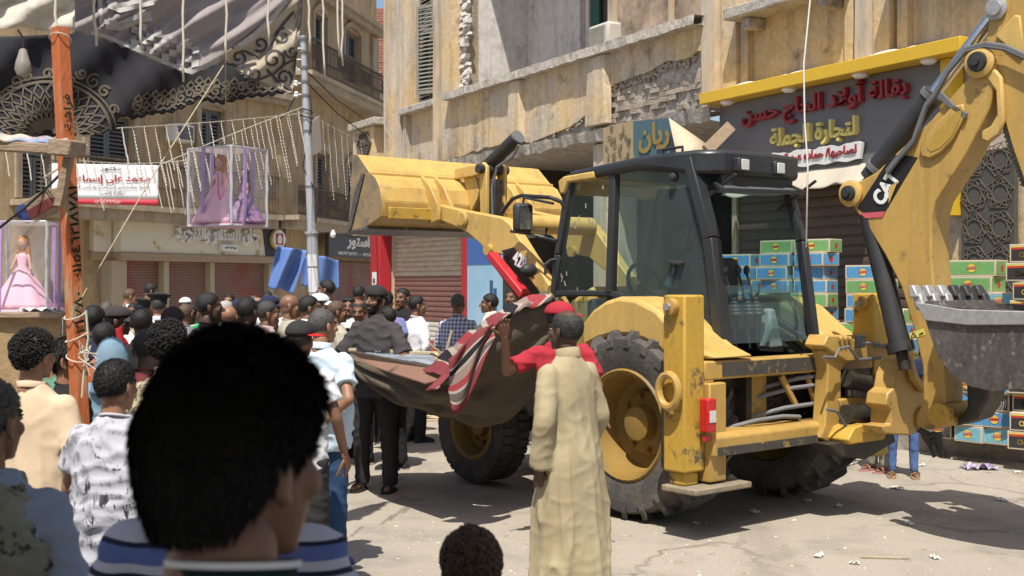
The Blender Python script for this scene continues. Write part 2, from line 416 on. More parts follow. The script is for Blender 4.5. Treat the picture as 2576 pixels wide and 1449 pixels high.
def louvre(mb, x0, x1, z0, z1, y, t=.05, fw=.07, pitch=.075, ang=0.0, hinge=None):
    """a louvred leaf; ang swings it open about the hinge side"""
    b = MB()
    b.box(x0, x0 + fw, y, y + t, z0, z1).box(x1 - fw, x1, y, y + t, z0, z1)
    b.box(x0 + fw, x1 - fw, y, y + t, z0, z0 + fw).box(x0 + fw, x1 - fw, y, y + t, z1 - fw, z1)
    z = z0 + fw + pitch / 2
    while z < z1 - fw:
        b.obox(((x0 + x1) / 2, y + t / 2, z), ((x1 - x0) / 2 - fw, 0, 0), (0, t * .55, t * .5), (0, -.004, .006)); z += pitch
    if ang:
        h = x0 if hinge == 'l' else x1; ca, sa = math.cos(ang), math.sin(ang)
        for v in b.v:
            dx, dy = v.x - h, v.y - y; v.x = h + dx * ca - dy * sa; v.y = y + dx * sa + dy * ca
    mb.add(b.v, b.f)
def roller(mb, x0, x1, z0, z1, y, pitch=.1, dep=.018, mi=0):
    n = max(2, int((z1 - z0) / pitch)); p = (z1 - z0) / n
    for k in range(n):
        za = z0 + k * p
        prof = [(0, 0), (-dep * .9, p * .16), (-dep, p * .5), (-dep * .7, p * .84), (0.004, p * .92), (.004, p)]
        for (ya, da), (yb, db) in zip(prof[:-1], prof[1:]):
            mb.add([(x0, y + ya, za + da), (x1, y + ya, za + da), (x1, y + yb, za + db), (x0, y + yb, za + db)], [(0, 1, 2, 3)], mi)
def railing(name, parent, fr, x0, x1, z0, z1, y, side=None, step=.13):
    b = MB()
    b.box(x0, x1, y - .03, y + .03, z1 - .05, z1); b.box(x0, x1, y - .015, y + .015, z0 + .04, z0 + .07)
    zm = z0 + (z1 - z0) * .42; b.box(x0, x1, y - .012, y + .012, zm, zm + .025); zt = z1 - (z1 - z0) * .2
    b.box(x0, x1, y - .012, y + .012, zt, zt + .025)
    n = int((x1 - x0) / step)
    for i in range(n + 1):
        x = x0 + (x1 - x0) * i / n
        b.box(x - .012, x + .012, y - .012, y + .012, z0 + .05, z1 - .05)
        if i < n:
            c = Vector((x + step / 2, y, (z0 + .07 + zm) / 2)); rr = (zm - z0 - .07) / 2
            b.tube([c + Vector((math.sin(q) * step * .45, 0, math.cos(q) * rr)) for q in [k * PI / 4 for k in range(9)]], .011, 4)
            if (i // 9) % 2 == 0:
                for k in range(1, 5):
                    zz = zm + (zt - zm) * k / 5; b.box(x, x + step, y - .008, y + .008, zz, zz + .016)
                b.box(x + step / 2 - .008, x + step / 2 + .008, y - .008, y + .008, zm, zt)
            else:
                c2 = Vector((x + step / 2, y, (zt + z1 - .05) / 2)); r2 = (z1 - .05 - zt) / 2
                b.tube([c2 + Vector((math.sin(q) * step * .4, 0, math.cos(q) * r2)) for q in [k * PI / 4 for k in range(9)]], .01, 4)
    if side:
        for xs in (x0, x1):
            b.box(xs - .02, xs + .02, y, side, z1 - .05, z1); b.box(xs - .012, xs + .012, y, side, z0 + .04, z0 + .07)
            k = int((side - y) / step)
            for i in range(k): b.box(xs - .012, xs + .012, y + i * step, y + i * step + .022, z0 + .05, z1 - .05)
    return b.build(name, m_iron, parent, fr, smooth=False)

# ================================================================== THE OLD OCHRE APARTMENT BLOCK ON THE RIGHT
FR = Frame((3.74, 16.0), math.atan2(-.876, .483))
blk = thing('apartment_block', 'old ochre apartment block with crumbling balcony parapet above the shop shutters', 'building', FR.W((-5, 0, 0)))
w = MB()
wall_holes(w, -13.95, 7, 4.23, 14, [(-12.35, -10.93, 5.62, 9.4), (-9.8, -1.67, 4.23, 9.6), (-.86, 1.02, 5.55, 9), (2.0, 3.7, 5.55, 9)], 0, .35)
w.add([(-13.95, 0, 0), (-13.95, 8, 0), (-13.95, 8, 14), (-13.95, 0, 14)], [(0, 1, 2, 3)])
wall_holes(w, -13.95, -8.6, 0, 4.23, [(-13.45, -9.28, 0.0, 2.95)], 0, .3)
wall_holes(w, -1.3, 7, 0, 4.23, [(-1.2, 2.55, 0.0, 3.0)], 0, .3)
w.build('wall', m_stucco, blk, FR, smooth=False)
w = MB()                                           # loggia: back wall, side, ceiling, floor
w.add([(-9.8, 1.5, 4.23), (-4.35, 1.5, 4.23), (-4.35, 1.5, 9.6), (-9.8, 1.5, 9.6)], [(0, 1, 2, 3)])
w.add([(-9.8, 0, 4.23), (-9.8, 1.5, 4.23), (-9.8, 1.5, 9.6), (-9.8, 0, 9.6)], [(0, 1, 2, 3)])
w.add([(-9.8, 0, 9.6), (-1.67, 0, 9.6), (-1.67, 1.5, 9.6), (-9.8, 1.5, 9.6)], [(0, 1, 2, 3)])
w.box(-7.9, -7.55, 1.38, 1.5, 4.3, 9.5); w.box(-5.75, -5.6, 1.3, 1.5, 4.3, 9.5)
w.build('loggia_wall', m_limew, blk, FR, smooth=False)
w = MB(); w.box(-4.36, -1.66, .06, .1, 5.5, 9.6); w.build('infill_board', m_sooty, blk, FR, smooth=False)
for xx in (-4.42, -4.3, -2.75):
    w = MB(); w.box(xx - .035, xx + .035, -.02, .05, 5.56, 9.6); w.build('board_batten', m_stucco2, blk, FR, smooth=False)
# windows
def shuttered(parent, fr, x0, x1, z0, z1, y, mat, split=None, leafs=2, frame=m_shut):
    f = MB(); fw = .06
    f.box(x0, x0 + fw, y - .02, y + .08, z0, z1).box(x1 - fw, x1, y - .02, y + .08, z0, z1).box(x0 + fw, x1 - fw, y - .02, y + .08, z1 - fw, z1)
    win = f.build('window', frame, parent, fr, smooth=False)
    b = MB(); b.add([(x0, y + .12, z0), (x1, y + .12, z0), (x1, y + .12, z1), (x0, y + .12, z1)], [(0, 1, 2, 3)]); b.build('pane', m_void, win, fr, smooth=False)
    return win
wn1 = shuttered(blk, FR, -12.35, -10.93, 5.62, 9.4, .2, m_shut)
for (a, b_, c, d, an, hg, yy) in ((-12.28, -11.66, 7.35, 9.3, 0, None, .16), (-12.28, -11.62, 5.66, 7.28, 0, None, .13), (-11.62, -11.0, 7.0, 9.3, 0, None, .15), (-11.66, -11.0, 5.8, 7.7, .42, 'r', .04)):
    s = MB(); louvre(s, a, b_, c, d, yy, pitch=.085, ang=an, hinge=hg); s.build('shutter', m_shut, wn1, FR, smooth=False)
for a, b_ in ((-7.2, -6.45), (-5.6, -4.5)):
    win = MB(); win.box(a - .1, a, 1.36, 1.5, 6.1, 9).box(b_, b_ + .1, 1.36, 1.5, 6.1, 9)
    win = win.build('window', m_limew, blk, FR, smooth=False)
    s = MB(); s.add([(a, 1.49, 6.1), (b_, 1.49, 6.1), (b_, 1.49, 9), (a, 1.49, 9)], [(0, 1, 2, 3)]); s.build('opening', m_void, win, FR, smooth=False)
    s = MB(); s.box(a, a + .3, 1.40, 1.45, 6.1, 9); s.build('shutter', m_green, win, FR, smooth=False)
for a, b_ in ((-.86, 1.02), (2.0, 3.7)):
    wn2 = shuttered(blk, FR, a, b_, 5.55, 9, .25, m_shut)
    s = MB(); louvre(s, a + .06, (a + b_) / 2, 5.6, 8.9, .2); louvre(s, (a + b_) / 2, b_ - .06, 5.6, 8.9, .2); s.build('shutter', m_shut, wn2, FR, smooth=False)
# sills, aprons, pilasters
s = MB(); s.box(-12.6, -10.82, -.22, .3, 5.47, 5.62); s.build('sill', m_conc, blk, FR, bevel=.02)
for xa in (-12.55, -11.0):
    s = MB(); s.box(xa, xa + .15, -.12, 0.02, 4.25, 5.46); s.build('apron_rib', m_stucco2, blk, FR, smooth=False)
for a, b_ in ((-.98, 1.14), (1.88, 3.82)):
    s = MB(); s.box(a, b_, -.42, .3, 5.36, 5.52); s.box(a + .25, a + .4, -.3, -.002, 5.2, 5.359); s.box(b_ - .4, b_ - .25, -.3, -.002, 5.2, 5.359); s.build('sill', m_conc, blk, FR, bevel=.02)
    for xa in (a - .02, b_ - .14):
        s = MB(); s.box(xa, xa + .16, -.1, .002, 4.3, 5.358); s.build('apron_rib', m_stucco, blk, FR, bevel=.01)
for i, (a, b_, d, mm) in enumerate(((-13.55, -12.62, .16, m_stucco2), (-13.25, -12.95, .24, m_stucco), (-10.82, -10.3, .2, m_stucco2), (-10.25, -9.8, .26, m_stucco), (-1.66, -1.36, .26, m_stucco2), (-1.33, -1.02, .16, m_stucco), (1.3, 1.5, .22, m_stucco2), (1.52, 1.78, .14, m_stucco), (3.95, 4.4, .2, m_stucco2))):
    s = MB()
    nz_ = 24
    z0 = 4.23 if a > -2 or a < -9 else 5.5
    prev = None
    for k in range(nz_ + 1):
        z = z0 + (14 - z0) * k / nz_
        e = jag(z + i * 3, 2.0, .012)
        ring = [(a + e, -d + e * .5, z), (b_ + e * .7, -d - e * .5, z), (b_ + e * .7, .01, z), (a + e, .01, z)]
        if prev: s.add(prev + ring, [(0, 1, 5, 4), (1, 2, 6, 5), (3, 0, 4, 7)])
        else: s.add(ring, [(3, 2, 1, 0)])
        prev = ring
    s.build('pilaster', mm, blk, FR, smooth=False)
# broken plaster strip beside the loggia
s = MB()
for k in range(95):
    z = 5.6 + 3.6 * k / 95; x = -9.72 + random.uniform(-.05, .12)
    s.obox((x, -.02 + random.uniform(-.02, .04), z), (random.uniform(.03, .1), .01, .01), (0, random.uniform(.02, .06), 0), (random.uniform(-.02, .02), .01, random.uniform(.02, .05)))
s.build('broken_plaster', m_limew, blk, FR, smooth=False)
# the parapet
s = MB()
def plaster_z(x):
    if x < -4.5: return 4.27 + max(0, jag(x, 1.4, .12)) + (max(0, (x + 6.5)) * .10)
    return 4.93 + (x + 4.1) * .05 + jag(x, 3.0, .07)
n = 150
for i in range(n):
    a = -9.8 + 8.13 * i / n; b_ = -9.8 + 8.13 * (i + 1) / n
    za, zb = plaster_z(a), plaster_z(b_)
    s.add([(a, -.26, za), (b_, -.26, zb), (b_, -.26, 5.44), (a, -.26, 5.44), (a, -.19, za), (b_, -.19, zb)], [(0, 1, 2, 3), (0, 4, 5, 1)])
s.add([(-9.8, -.26, 4.25), (-9.8, 0, 4.25), (-9.8, 0, 5.44), (-9.8, -.26, 5.44)], [(0, 1, 2, 3)])
s.build('parapet', m_stucco, blk, FR, smooth=False)
s = MB(); s.box(-9.7, -1.7, -.19, -.05, 4.2, 5.4); s.build('parapet_core', m_conc, blk, FR, smooth=False)
s = MB(); z = 4.22
while z < 5.02:
    x = -4.75 + random.uniform(-.2, 0); h = .085
    while x < -1.72:
        l = random.uniform(.19, .27)
        if x > -4.15 - (5.0 - z) * .9 and random.random() > .06 and z < plaster_z(x + l / 2) - .02:
            d = random.uniform(.0, .05) + (.04 if z > 4.8 else 0)
            ry = random.uniform(-.03, .03)
            x2 = min(x + l - .012, -1.72)
            s.hexa([(x, -.235 + d + ry, z), (x2, -.235 + d - ry, z), (x2, -.14, z), (x, -.14, z), (x, -.235 + d + ry + random.uniform(-.01, .01), z + h - .012), (x2, -.235 + d - ry, z + h - .012), (x2, -.14, z + h - .012), (x, -.14, z + h - .012)])
        x += l
    z += h
s.build('exposed_brickwork', m_brick, blk, FR, smooth=False, bevel=.008)
s = MB()
def chunk(x, z, y, r_):
    q = [random.uniform(-.6, .6) for _ in range(3)]; mt = Matrix.Rotation(q[0], 3, 'X') @ Matrix.Rotation(q[1], 3, 'Y') @ Matrix.Rotation(q[2], 3, 'Z')
    s.obox((x, y, z), mt @ Vector((r_ * random.uniform(.7, 2), 0, 0)), mt @ Vector((0, r_ * .5, 0)), mt @ Vector((0, 0, r_ * random.uniform(.5, 1))))
for k in range(120):
    x = random.uniform(-4.2, -1.8); chunk(x, plaster_z(x) + random.uniform(-.12, .0), -.215, random.uniform(.012, .035))
for k in range(46):
    x = random.uniform(-6.6, -4.4); chunk(x, plaster_z(x) + random.uniform(-.06, .02), -.24, random.uniform(.01, .03))
s.build('broken_mortar', m_brick, blk, FR, smooth=False)['kind'] = 'stuff'
acb = MB(); xa, za = FR.px(1516, 128, -.1); acb.box(xa - .3, xa + .3, -.2, .15, 5.585, 6.0); acb = acb.build('air_conditioner', M('aged_white', (.50, .47, .42), .7, (.42, .39, .34), 3, .6, .1), None, FR, bevel=.05); tag(acb, 'old white air conditioner tipped on the concrete ledge of the ochre block', 'air conditioner'); s = MB(); s.box(xa - .26, xa + .2, -.208, -.201, 5.64, 5.94); s.build('grille', m_shut, acb, FR)
for x, wd in ((-7.04, .24), (-4.3, .3)):
    s = MB(); s.hexa([(x - wd, -.38, 4.3), (x + wd, -.38, 4.3), (x + wd * 1.1, -.25, 4.3), (x - wd * 1.1, -.25, 4.3), (x - wd * .75, -.36, 5.42), (x + wd * .75, -.36, 5.42), (x + wd, -.25, 5.42), (x - wd, -.25, 5.42)])
    s.build('parapet_pilaster', m_stucco, blk, FR, bevel=.015)
s = MB(); n = 110
for i in range(n):
    a = -9.9 + 8.3 * i / n; b_ = -9.9 + 8.3 * (i + 1) / n
    def rg(x): return [(x, -.44 + jag(x, 4, .018), 5.43 + jag(x, 5, .015)), (x, .02, 5.43), (x, .02, 5.57), (x, -.43 + jag(x, 3.3, .02), 5.575 + jag(x, 2.6, .02))]
    s.add(rg(a) + rg(b_), [(0, 4, 5, 1), (2, 6, 7, 3), (3, 7, 4, 0)])
s.build('ledge', m_conc, blk, FR, smooth=False)
s = MB(); n = 120
for i in range(n):
    a = -10.9 + 9.5 * i / n; b_ = -10.9 + 9.5 * (i + 1) / n
    def rg(x):
        q = -.30 + jag(x, 3.2, .06); zz = 4.03 + abs(jag(x, 2.4, .10)); return [(x, q, zz), (x, q - .04, 4.24 + jag(x, 5, .025)), (x, 7, 4.24), (x, 7, 4.0), (x, .25, 4.0)]
    s.add(rg(a) + rg(b_), [(0, 5, 6, 1), (3, 8, 9, 4), (4, 9, 5, 0)])
s.build('slab', m_conc, blk, FR, smooth=False)
s = MB()                                           # gutted ground floor
s.add([(-8.6, 6, 0), (-1.3, 6, 0), (-1.3, 6, 4.0), (-8.6, 6, 4.0)], [(0, 1, 2, 3)])
s.add([(-8.6, 0, 0), (-8.6, 6, 0), (-8.6, 6, 4.0), (-8.6, 0, 4.0)], [(0, 1, 2, 3)]).add([(-1.3, 0, 0), (-1.3, 6, 0), (-1.3, 6, 4.0), (-1.3, 0, 4.0)], [(0, 1, 2, 3)])
s.box(-5.2, -4.6, 1.2, 1.8, 0, 4.0); s.box(-7.3, -7.0, 2.5, 2.8, 0, 4)
s.build('gutted_shop', m_void, blk, FR, smooth=False)
s = MB(); s.box(-4.62, -4.2, -.2, .4, 0, 4.03); s.build('column', m_stucco2, blk, FR, bevel=.02)
# low projecting bay with the six sided window
s = MB(); s.box(-15.25, -13.96, -.25, 3, 2.9, 5.4); s.build('side_bay', m_stucco, blk, FR, smooth=False)
s = MB(); s.box(-15.35, -13.7, -.35, 3, 5.41, 5.58); s.build('ledge', m_conc, blk, FR, bevel=.02)
hexw = [(-14.5 + .42 * math.cos(q), 5.02 + .3 * math.sin(q)) for q in [k * PI / 3 for k in range(6)]]
s = MB(); s.py(hexw, -.262, -.252); hw = s.build('window', m_void, blk, FR, smooth=False)
s = MB()
for k in range(6):
    p, q = hexw[k], hexw[(k + 1) % 6]; s.beam((p[0], -.27, p[1]), (q[0], -.27, q[1]), .04, .05, (0, 1, 0))
s.box(-14.9, -14.1, -.275, -.264, 5.0, 5.03).box(-14.515, -14.485, -.275, -.264, 4.75, 5.3); s.build('frame', m_iron, hw, FR, smooth=False)
# red framed shop with roller shutter
s = MB(); s.box(-14.02, -13.46, -.3, -.02, 0, 3.3).box(-9.3, -8.95, -.3, -.02, 0, 3.3).box(-13.46, -9.3, -.3, -.02, 2.98, 3.3); s.build('red_shopfront', m_redpt, blk, FR, bevel=.012)
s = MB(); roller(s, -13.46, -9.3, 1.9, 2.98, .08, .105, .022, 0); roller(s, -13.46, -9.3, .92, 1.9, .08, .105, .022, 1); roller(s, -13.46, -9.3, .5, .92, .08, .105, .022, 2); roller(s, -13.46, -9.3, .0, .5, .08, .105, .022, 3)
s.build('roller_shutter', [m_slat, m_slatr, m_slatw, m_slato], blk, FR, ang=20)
s = MB(); s.box(-13.85, -13.62, -.325, -.31, 1.62, 2.0); pst = s.build('notice', m_white, blk, FR, smooth=False)
s = MB(); s.ell((-13.73, -.33, 1.8), .06, .008, .07, 8, 6); s.build('print', m_black, pst, FR)
# brown shutter of the grocery
s = MB(); roller(s, -1.2, 2.55, 0.0, 3.0, .06, .13, .02); s.build('roller_shutter', m_slatb, blk, FR, ang=20)
s = MB()
for a in (-1.25, -.2, 1.3, 2.1):
    for k in range(5):
        x = a + random.uniform(0, .5); s.ell((x, -.14, 4.42 + random.uniform(0, .05)), random.uniform(.1, .28), .05, random.uniform(.03, .07), 7, 5)
s.build('mortar_lumps', M('pale_mortar', (.66, .62, .54), .95, (.55, .50, .42), 5, .6, .2, 25, .6, 12), blk, FR)

# ---------------------------------------------------------------- grocery sign
sg = thing('shop_sign', 'slate grey grocery sign with raised red and yellow Arabic letters under a mustard canopy', 'shop sign', FR.W((.6, -.2, 3.3)))
s = MB(); s.box(-1.38, 2.62, -.16, -.03, 3.2, 4.26); s.build('panel', m_signgr, sg, FR, bevel=.01)
s = MB(); s.box(-1.45, 3.1, -.46, -.02, 4.262, 4.42); s.build('canopy', m_yelltrim, sg, FR, bevel=.008)
s = MB(); s.box(2.63, 2.78, -.24, -.03, 2.5, 4.258); s.build('side_trim', m_yelltrim, sg, FR, bevel=.008)
for x in (-1.0, .25, 1.5, 2.55):
    s = MB(); s.lathe([(.09, 0), (.095, .02), (.06, .05)], (x, -.33, 4.262), (0, 0, -1), 16); s.build('downlight', m_white, sg, FR)
m_redl = M('red_letter', (.30, .028, .035), .45, (.26, .03, .035), 4, .5, .08)
m_yell = M('yellow_letter', (.72, .62, .20), .45, (.68, .58, .2), 4, .5, .05)
def sign_fn(cx, cz, y0): return lambda x, z, d: (cx + x, y0 - d, cz + z)
for (t, cx, cz, ww, hh, mm, bd) in (('بقالة أولاد الحاج حسن', .66, 4.03, 2.95, .40, m_redl, .022), ('لتجارة الجملة', .55, 3.645, 1.55, .31, m_yell, .024)):
    s = MB(); put_text(s, t, sign_fn(cx, cz, -.19), ww, hh, True, .05, bd); s.build('lettering', mm, sg, FR, ang=50)
s = MB(); pts = []
random.seed(4)
for k in range(26): pts.append((-.22 + 1.62 * k / 25, 3.25 + .012 * math.sin(k * 1.1)))
top = [(-.24 + 1.68 * k / 25, 3.46 + .014 * math.sin(k * .9) + .008 * math.sin(k * 1.9)) for k in range(25, -1, -1)]
s.py(pts + top, -.23, -.19); bk = s.build('cut_out_board', m_white, sg, FR, smooth=False)
s = MB(); put_text(s, 'لصاحبها/ حماده عبد الحي', sign_fn(.6, 3.355, -.235), 1.5, .17, True, .01, .03); s.build('lettering', m_redl, bk, FR, ang=50)
s = MB(); s.box(-1.3, 2.62, -.1, -.002, 3.02, 3.198); s.build('lintel', m_slatb, sg, FR, smooth=False)
# valance
def val(u, v):
    x = -1.0 + 2.6 * u; sag = .05 * math.sin(u * PI * 2.2 + .4) ** 2
    return (x, -.18 - .25 * v - .05 * math.sin(u * 22) * v, 3.2 - (.24 + sag) * v + .012 * math.sin(u * 40) * v)
s = MB(); s.grid(val, 50, 8); o = s.build('rolled_awning', M('canvas_cream', (.50, .45, .36), .9, (.42, .37, .3), 3, .6, .1), None, FR, solid=.006)
tag(o, 'cream canvas awning hanging folded under the grey grocery sign', 'awning')
# lattice panel
lat = thing('lattice_panel', 'dark carved lattice screen of Islamic stars beside the brown shutter', 'screen', FR.W((3.0, -.1, 1.2)))
s = MB(); s.box(2.8, 3.5, -.09, -.03, .3, 3.2); s.build('backing', M('lattice_dark', (.085, .08, .07), .7, (.07, .065, .06), 2, .6), lat, FR, smooth=False)
s = MB()
def star(cx, cz, r, n, k):
    p = [(cx + r * math.cos(2 * PI * i / n + .2), cz + r * math.sin(2 * PI * i / n + .2)) for i in range(n)]
    for i in range(n):
        a, b_ = p[i], p[(i + k) % n]
        s.beam((a[0], -.1, a[1]), (b_[0], -.095, b_[1]), .008, .008, (0, 1, 0))
for i in range(2):
    for j in range(8):
        star(2.98 + i * .34, .5 + j * .37, .165, 10, 3)
        star(2.98 + i * .34, .5 + j * .37, .19, 5 if (i + j) % 2 else 6, 1)
s.build('star_pattern', M('lattice_line', (.155, .13, .095), .6, (.13, .11, .08), 3, .6), lat, FR, smooth=False)

# ================================================================== OLD BUILDING ON THE LEFT
FL = Frame((-12.06, 36.0), math.atan2(.866, .5))
FL2 = Frame((-8.02, 43.0), math.atan2(.98, .2))
lb = thing('corner_apartment_building', 'old tan stucco building with iron balconies and louvred shutters behind the crowd', 'building', (-10, 40, 0))
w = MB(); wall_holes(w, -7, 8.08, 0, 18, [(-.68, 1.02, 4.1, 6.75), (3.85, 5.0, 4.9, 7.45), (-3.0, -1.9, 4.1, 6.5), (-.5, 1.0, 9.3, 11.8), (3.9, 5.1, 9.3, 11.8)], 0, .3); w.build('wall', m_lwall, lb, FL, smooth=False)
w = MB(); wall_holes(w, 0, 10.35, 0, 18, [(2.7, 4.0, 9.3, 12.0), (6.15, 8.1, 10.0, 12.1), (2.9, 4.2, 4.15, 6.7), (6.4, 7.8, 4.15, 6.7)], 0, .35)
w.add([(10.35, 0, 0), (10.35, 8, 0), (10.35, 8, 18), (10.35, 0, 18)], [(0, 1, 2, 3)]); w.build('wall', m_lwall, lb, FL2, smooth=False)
for fr, a, b_, c, d in ((FL, -.68, 1.02, 4.1, 6.75), (FL, 3.85, 5.0, 4.9, 7.45), (FL, -3, -1.9, 4.1, 6.5), (FL, -.5, 1, 9.3, 11.8), (FL, 3.9, 5.1, 9.3, 11.8), (FL2, 2.7, 4.0, 9.3, 12.0), (FL2, 6.15, 8.1, 10.0, 12.1), (FL2, 2.9, 4.2, 4.15, 6.7), (FL2, 6.4, 7.8, 4.15, 6.7)):
    win = shuttered(lb, fr, a, b_, c, d, .22, m_shutl, frame=m_shutl)
    for h in (0, 1):
        xm = (a + b_) / 2; s = MB()
        for zz in (0, 1):
            z0 = c + (d - c) * .5 * zz
            louvre(s, a + .04 if h == 0 else xm + .01, xm - .01 if h == 0 else b_ - .04, z0 + .02, z0 + (d - c) * .5 - .02, .19, fw=.09, pitch=.12)
        s.build('shutter', m_shutl, win, fr, smooth=False)
    s = MB(); e = .2
    s.box(a - e, a, -.08, .002, c, d).box(b_, b_ + e, -.08, .002, c, d)
    arc = [(a - e + (b_ - a + 2 * e) * k / 10, d + .42 * math.sin(PI * k / 10)) for k in range(11)] + [(b_ - (b_ - a) * k / 10, d + .16 * math.sin(PI * k / 10)) for k in range(11)]
    s.py(arc, -.1, .002); s.build('surround', m_trimst, win, fr, smooth=False)
for fr, x0, x1, zf, rh, dp in ((FL, -3.2, 6.4, 4.0, 1.35, 1.1), (FL2, 0.1, 9.5, 9.25, 1.25, .9), (FL2, -1.2, 8.6, 4.05, 1.1, .9), (FL, -1, 6, 9.2, 1.1, .9)):
    s = MB(); s.box(x0 - .15, x1 + .15, -dp - .12, .01, zf - .12, zf + .04).box(x0, x1, -dp, .01, zf - .42, zf - .121)
    bal = s.build('balcony', m_trimst, lb, fr, smooth=False)
    railing('railing', bal, fr, x0, x1, zf + .04, zf + rh, -dp, 0.0, .15)
s = MB(); s.box(-7, 8.1, -.35, .01, 8.2, 8.42).box(-7, 8.1, -.25, .01, 8.0, 8.2); s.build('cornice', m_trimst, lb, FL, smooth=False)
s = MB(); s.box(0, 10.6, -.45, .01, 12.75, 12.95).box(0, 10.5, -.3, .01, 12.5, 12.75); s.box(9.5, 10.3, -.14, .001, 0, 12.4); s.build('cornice', m_trimst, lb, FL2, smooth=False)
ac = MB(); ac.box(2.35, 3.15, -.45, .05, 6.2, 6.75); o = ac.build('air_conditioner', m_white, None, FL, bevel=.03)
tag(o, 'grey window air conditioner jutting from tan wall between shuttered windows', 'air conditioner')
s = MB(); s.add([(2.42, -.462, 6.27), (3.08, -.462, 6.27), (3.08, -.462, 6.68), (2.42, -.462, 6.68)], [(0, 1, 2, 3)])
for k in range(6): s.box(2.42, 3.08, -.47, -.463, 6.3 + k * .065, 6.32 + k * .065)
s.build('grille', m_shutl, o, FL, smooth=False)
# corner shop: fascia, letters, beam, posts, roller shutters
FL0 = Frame((-12.06, 36.0), math.atan2(-.60, .80))
cs = thing('corner_shop_front', 'cream veined shop fascia with raised Arabic letters over four closed brown roller shutters', 'shop front', FL.W((3.5, -.4, 0)))
s = MB(); s.box(0, 7.25, -.62, -.01, 2.66, 3.95); s.build('fascia', m_marble, cs, FL, bevel=.015)
s = MB(); s.box(-5, 0.28, -.62, -.01, 2.66, 3.95); s.build('fascia', m_marble, cs, FL0, bevel=.015)
s = MB(); s.py([(6.3, 2.63), (7.28, 2.63), (7.28, 3.98), (5.9, 3.98), (6.15, 3.5)], -.66, -.625); s.build('black_end_panel', m_black, cs, FL, smooth=False)
s = MB(); s.box(-.05, 7.1, -.7, -.01, 2.42, 2.655); s.build('beam', m_beamw, cs, FL, bevel=.01)
s = MB(); s.box(-5, .3, -.7, -.01, 2.42, 2.655); s.build('beam', m_beamw, cs, FL0, bevel=.01)
s = MB(); put_text(s, 'خان للستائر والتنجيد', lambda x, z, d: (3.9 + x, -.7 - d, 3.33 + z), 3.7, .72, True, .09, .05); s.build('lettering', [m_white], cs, FL, ang=50)
s = MB(); s.box(4.05, 4.75, -.8, -.63, 2.78, 3.0); b = s.build('phone_plate', m_white, cs, FL, bevel=.01)
s = MB(); put_text(s, '٠١٢٣٣٦٣٩١٨١', lambda x, z, d: (4.4 + x, -.805 - d, 2.9 + z), .55, .09, True, .003, .03); s.build('lettering', m_black, b, FL)
s = MB(); s.lathe([(.34, 0), (.36, .1), (.34, .14)], (6.78, -.66, 3.25), (0, -1, 0), 28); b = s.build('round_plaque', m_gold, cs, FL)
s = MB(); s.lathe([(.31, 0), (.31, .012)], (6.78, -.801, 3.25), (0, -1, 0), 28); s.build('disc', m_white, b, FL)
s = MB(); s.box(6.6, 6.96, -.826, -.815, 3.06, 3.44); s.build('emblem', m_redpt, b, FL, smooth=False)
s = MB(); s.lathe([(.09, 0), (.12, .08), (.12, .2), (.07, .26), (.05, .3)], (6.78, -.826, 3.1), (0, 0, 1), 12)
for v in s.v: v.y = -.832 + (v.y + .826) * .04
s.build('emblem_figure', m_white, b, FL)
m_spost = M('shop_post_beige', (.42, .35, .25), .7, (.36, .30, .21), 3, .6, .1)
for a, b_ in ((-.25, .33), (1.8, 2.02), (3.8, 4.0), (6.6, 6.85)):
    s = MB(); s.box(a, b_, -.5, -.02, 0, 2.418); s.build('post', m_spost, cs, FL, bevel=.01)
for a, b_ in ((.33, 1.8), (2.02, 3.8), (4.0, 6.6)):
    s = MB(); roller(s, a, b_, 0, 2.42, -.25, .085, .02); s.build('roller_shutter', m_slatl, cs, FL, ang=20)
s = MB(); roller(s, -4.5, -.2, 0, 2.42, -.25, .085, .02); s.build('roller_shutter', m_slatl, cs, FL0, ang=20)
# store sign under the far balcony
st = thing('store_sign', 'black sign with white Arabic lettering under the iron balcony behind the pole', 'shop sign', FL2.W((6.5, -.6, 2.8)))
s = MB(); s.box(2.3, 11.2, -.75, -.6, 2.75, 3.85); s.build('panel', m_black, st, FL2, smooth=False)
s = MB(); put_text(s, 'رنين استور', lambda x, z, d: (6.9 + x, -.76 - d, 3.38 + z), 5.2, .62, True, .02, .04); s.build('lettering', m_white, st, FL2)
s = MB(); put_text(s, '٠١٢٢٨١٨٨٩١ - ٠١١٤٩٣٤٢٢٢٠', lambda x, z, d: (5.8 + x, -.76 - d, 2.92 + z), 5.2, .16, True, .01, .03); s.build('lettering', m_white, st, FL2)
s = MB(); roller(s, 2.6, 11, 0, 2.6, -.1, .1, .02); o = s.build('roller_shutter', m_slatl, st, FL2, ang=20)
# narrow brick building in the gap
bb = MB(); Y0 = 60
bx = [AT(932, 300, Y0).x, AT(1010, 300, Y0).x]
br = thing('brick_building', 'bare red brick building glimpsed in gap between stucco blocks', 'building', (sum(bx) / 2, Y0, 0))
zt = AT(950, 22, Y0).z
bb.box(bx[0] - 1, bx[1] + 3, Y0 + .1, Y0 + 8, 0, zt); bb.build('core', m_conc, br, WF, smooth=False)
s = MB(); z = 5.0; row = 0
while z < zt - .05:
    if not (AT(0, 232, Y0).z - .9 < z < AT(0, 232, Y0).z):
        x = bx[0] - .5 + (row % 2) * .13
        while x < bx[1] + .6:
            d = random.uniform(0, .03); s.box(x, x + .245, Y0 + d, Y0 + .2, z, z + .115 + random.uniform(0, .006)); x += .262
    z += .135; row += 1
s.build('brickwork', m_redbrick, br, WF, smooth=False)
s = MB(); s.box(bx[0] - 1, bx[1] + 2, Y0 - .03, Y0 + .09, AT(0, 232, Y0).z - .85, AT(0, 232, Y0).z); s.build('ring_beam', m_trimst, br, WF, smooth=False)
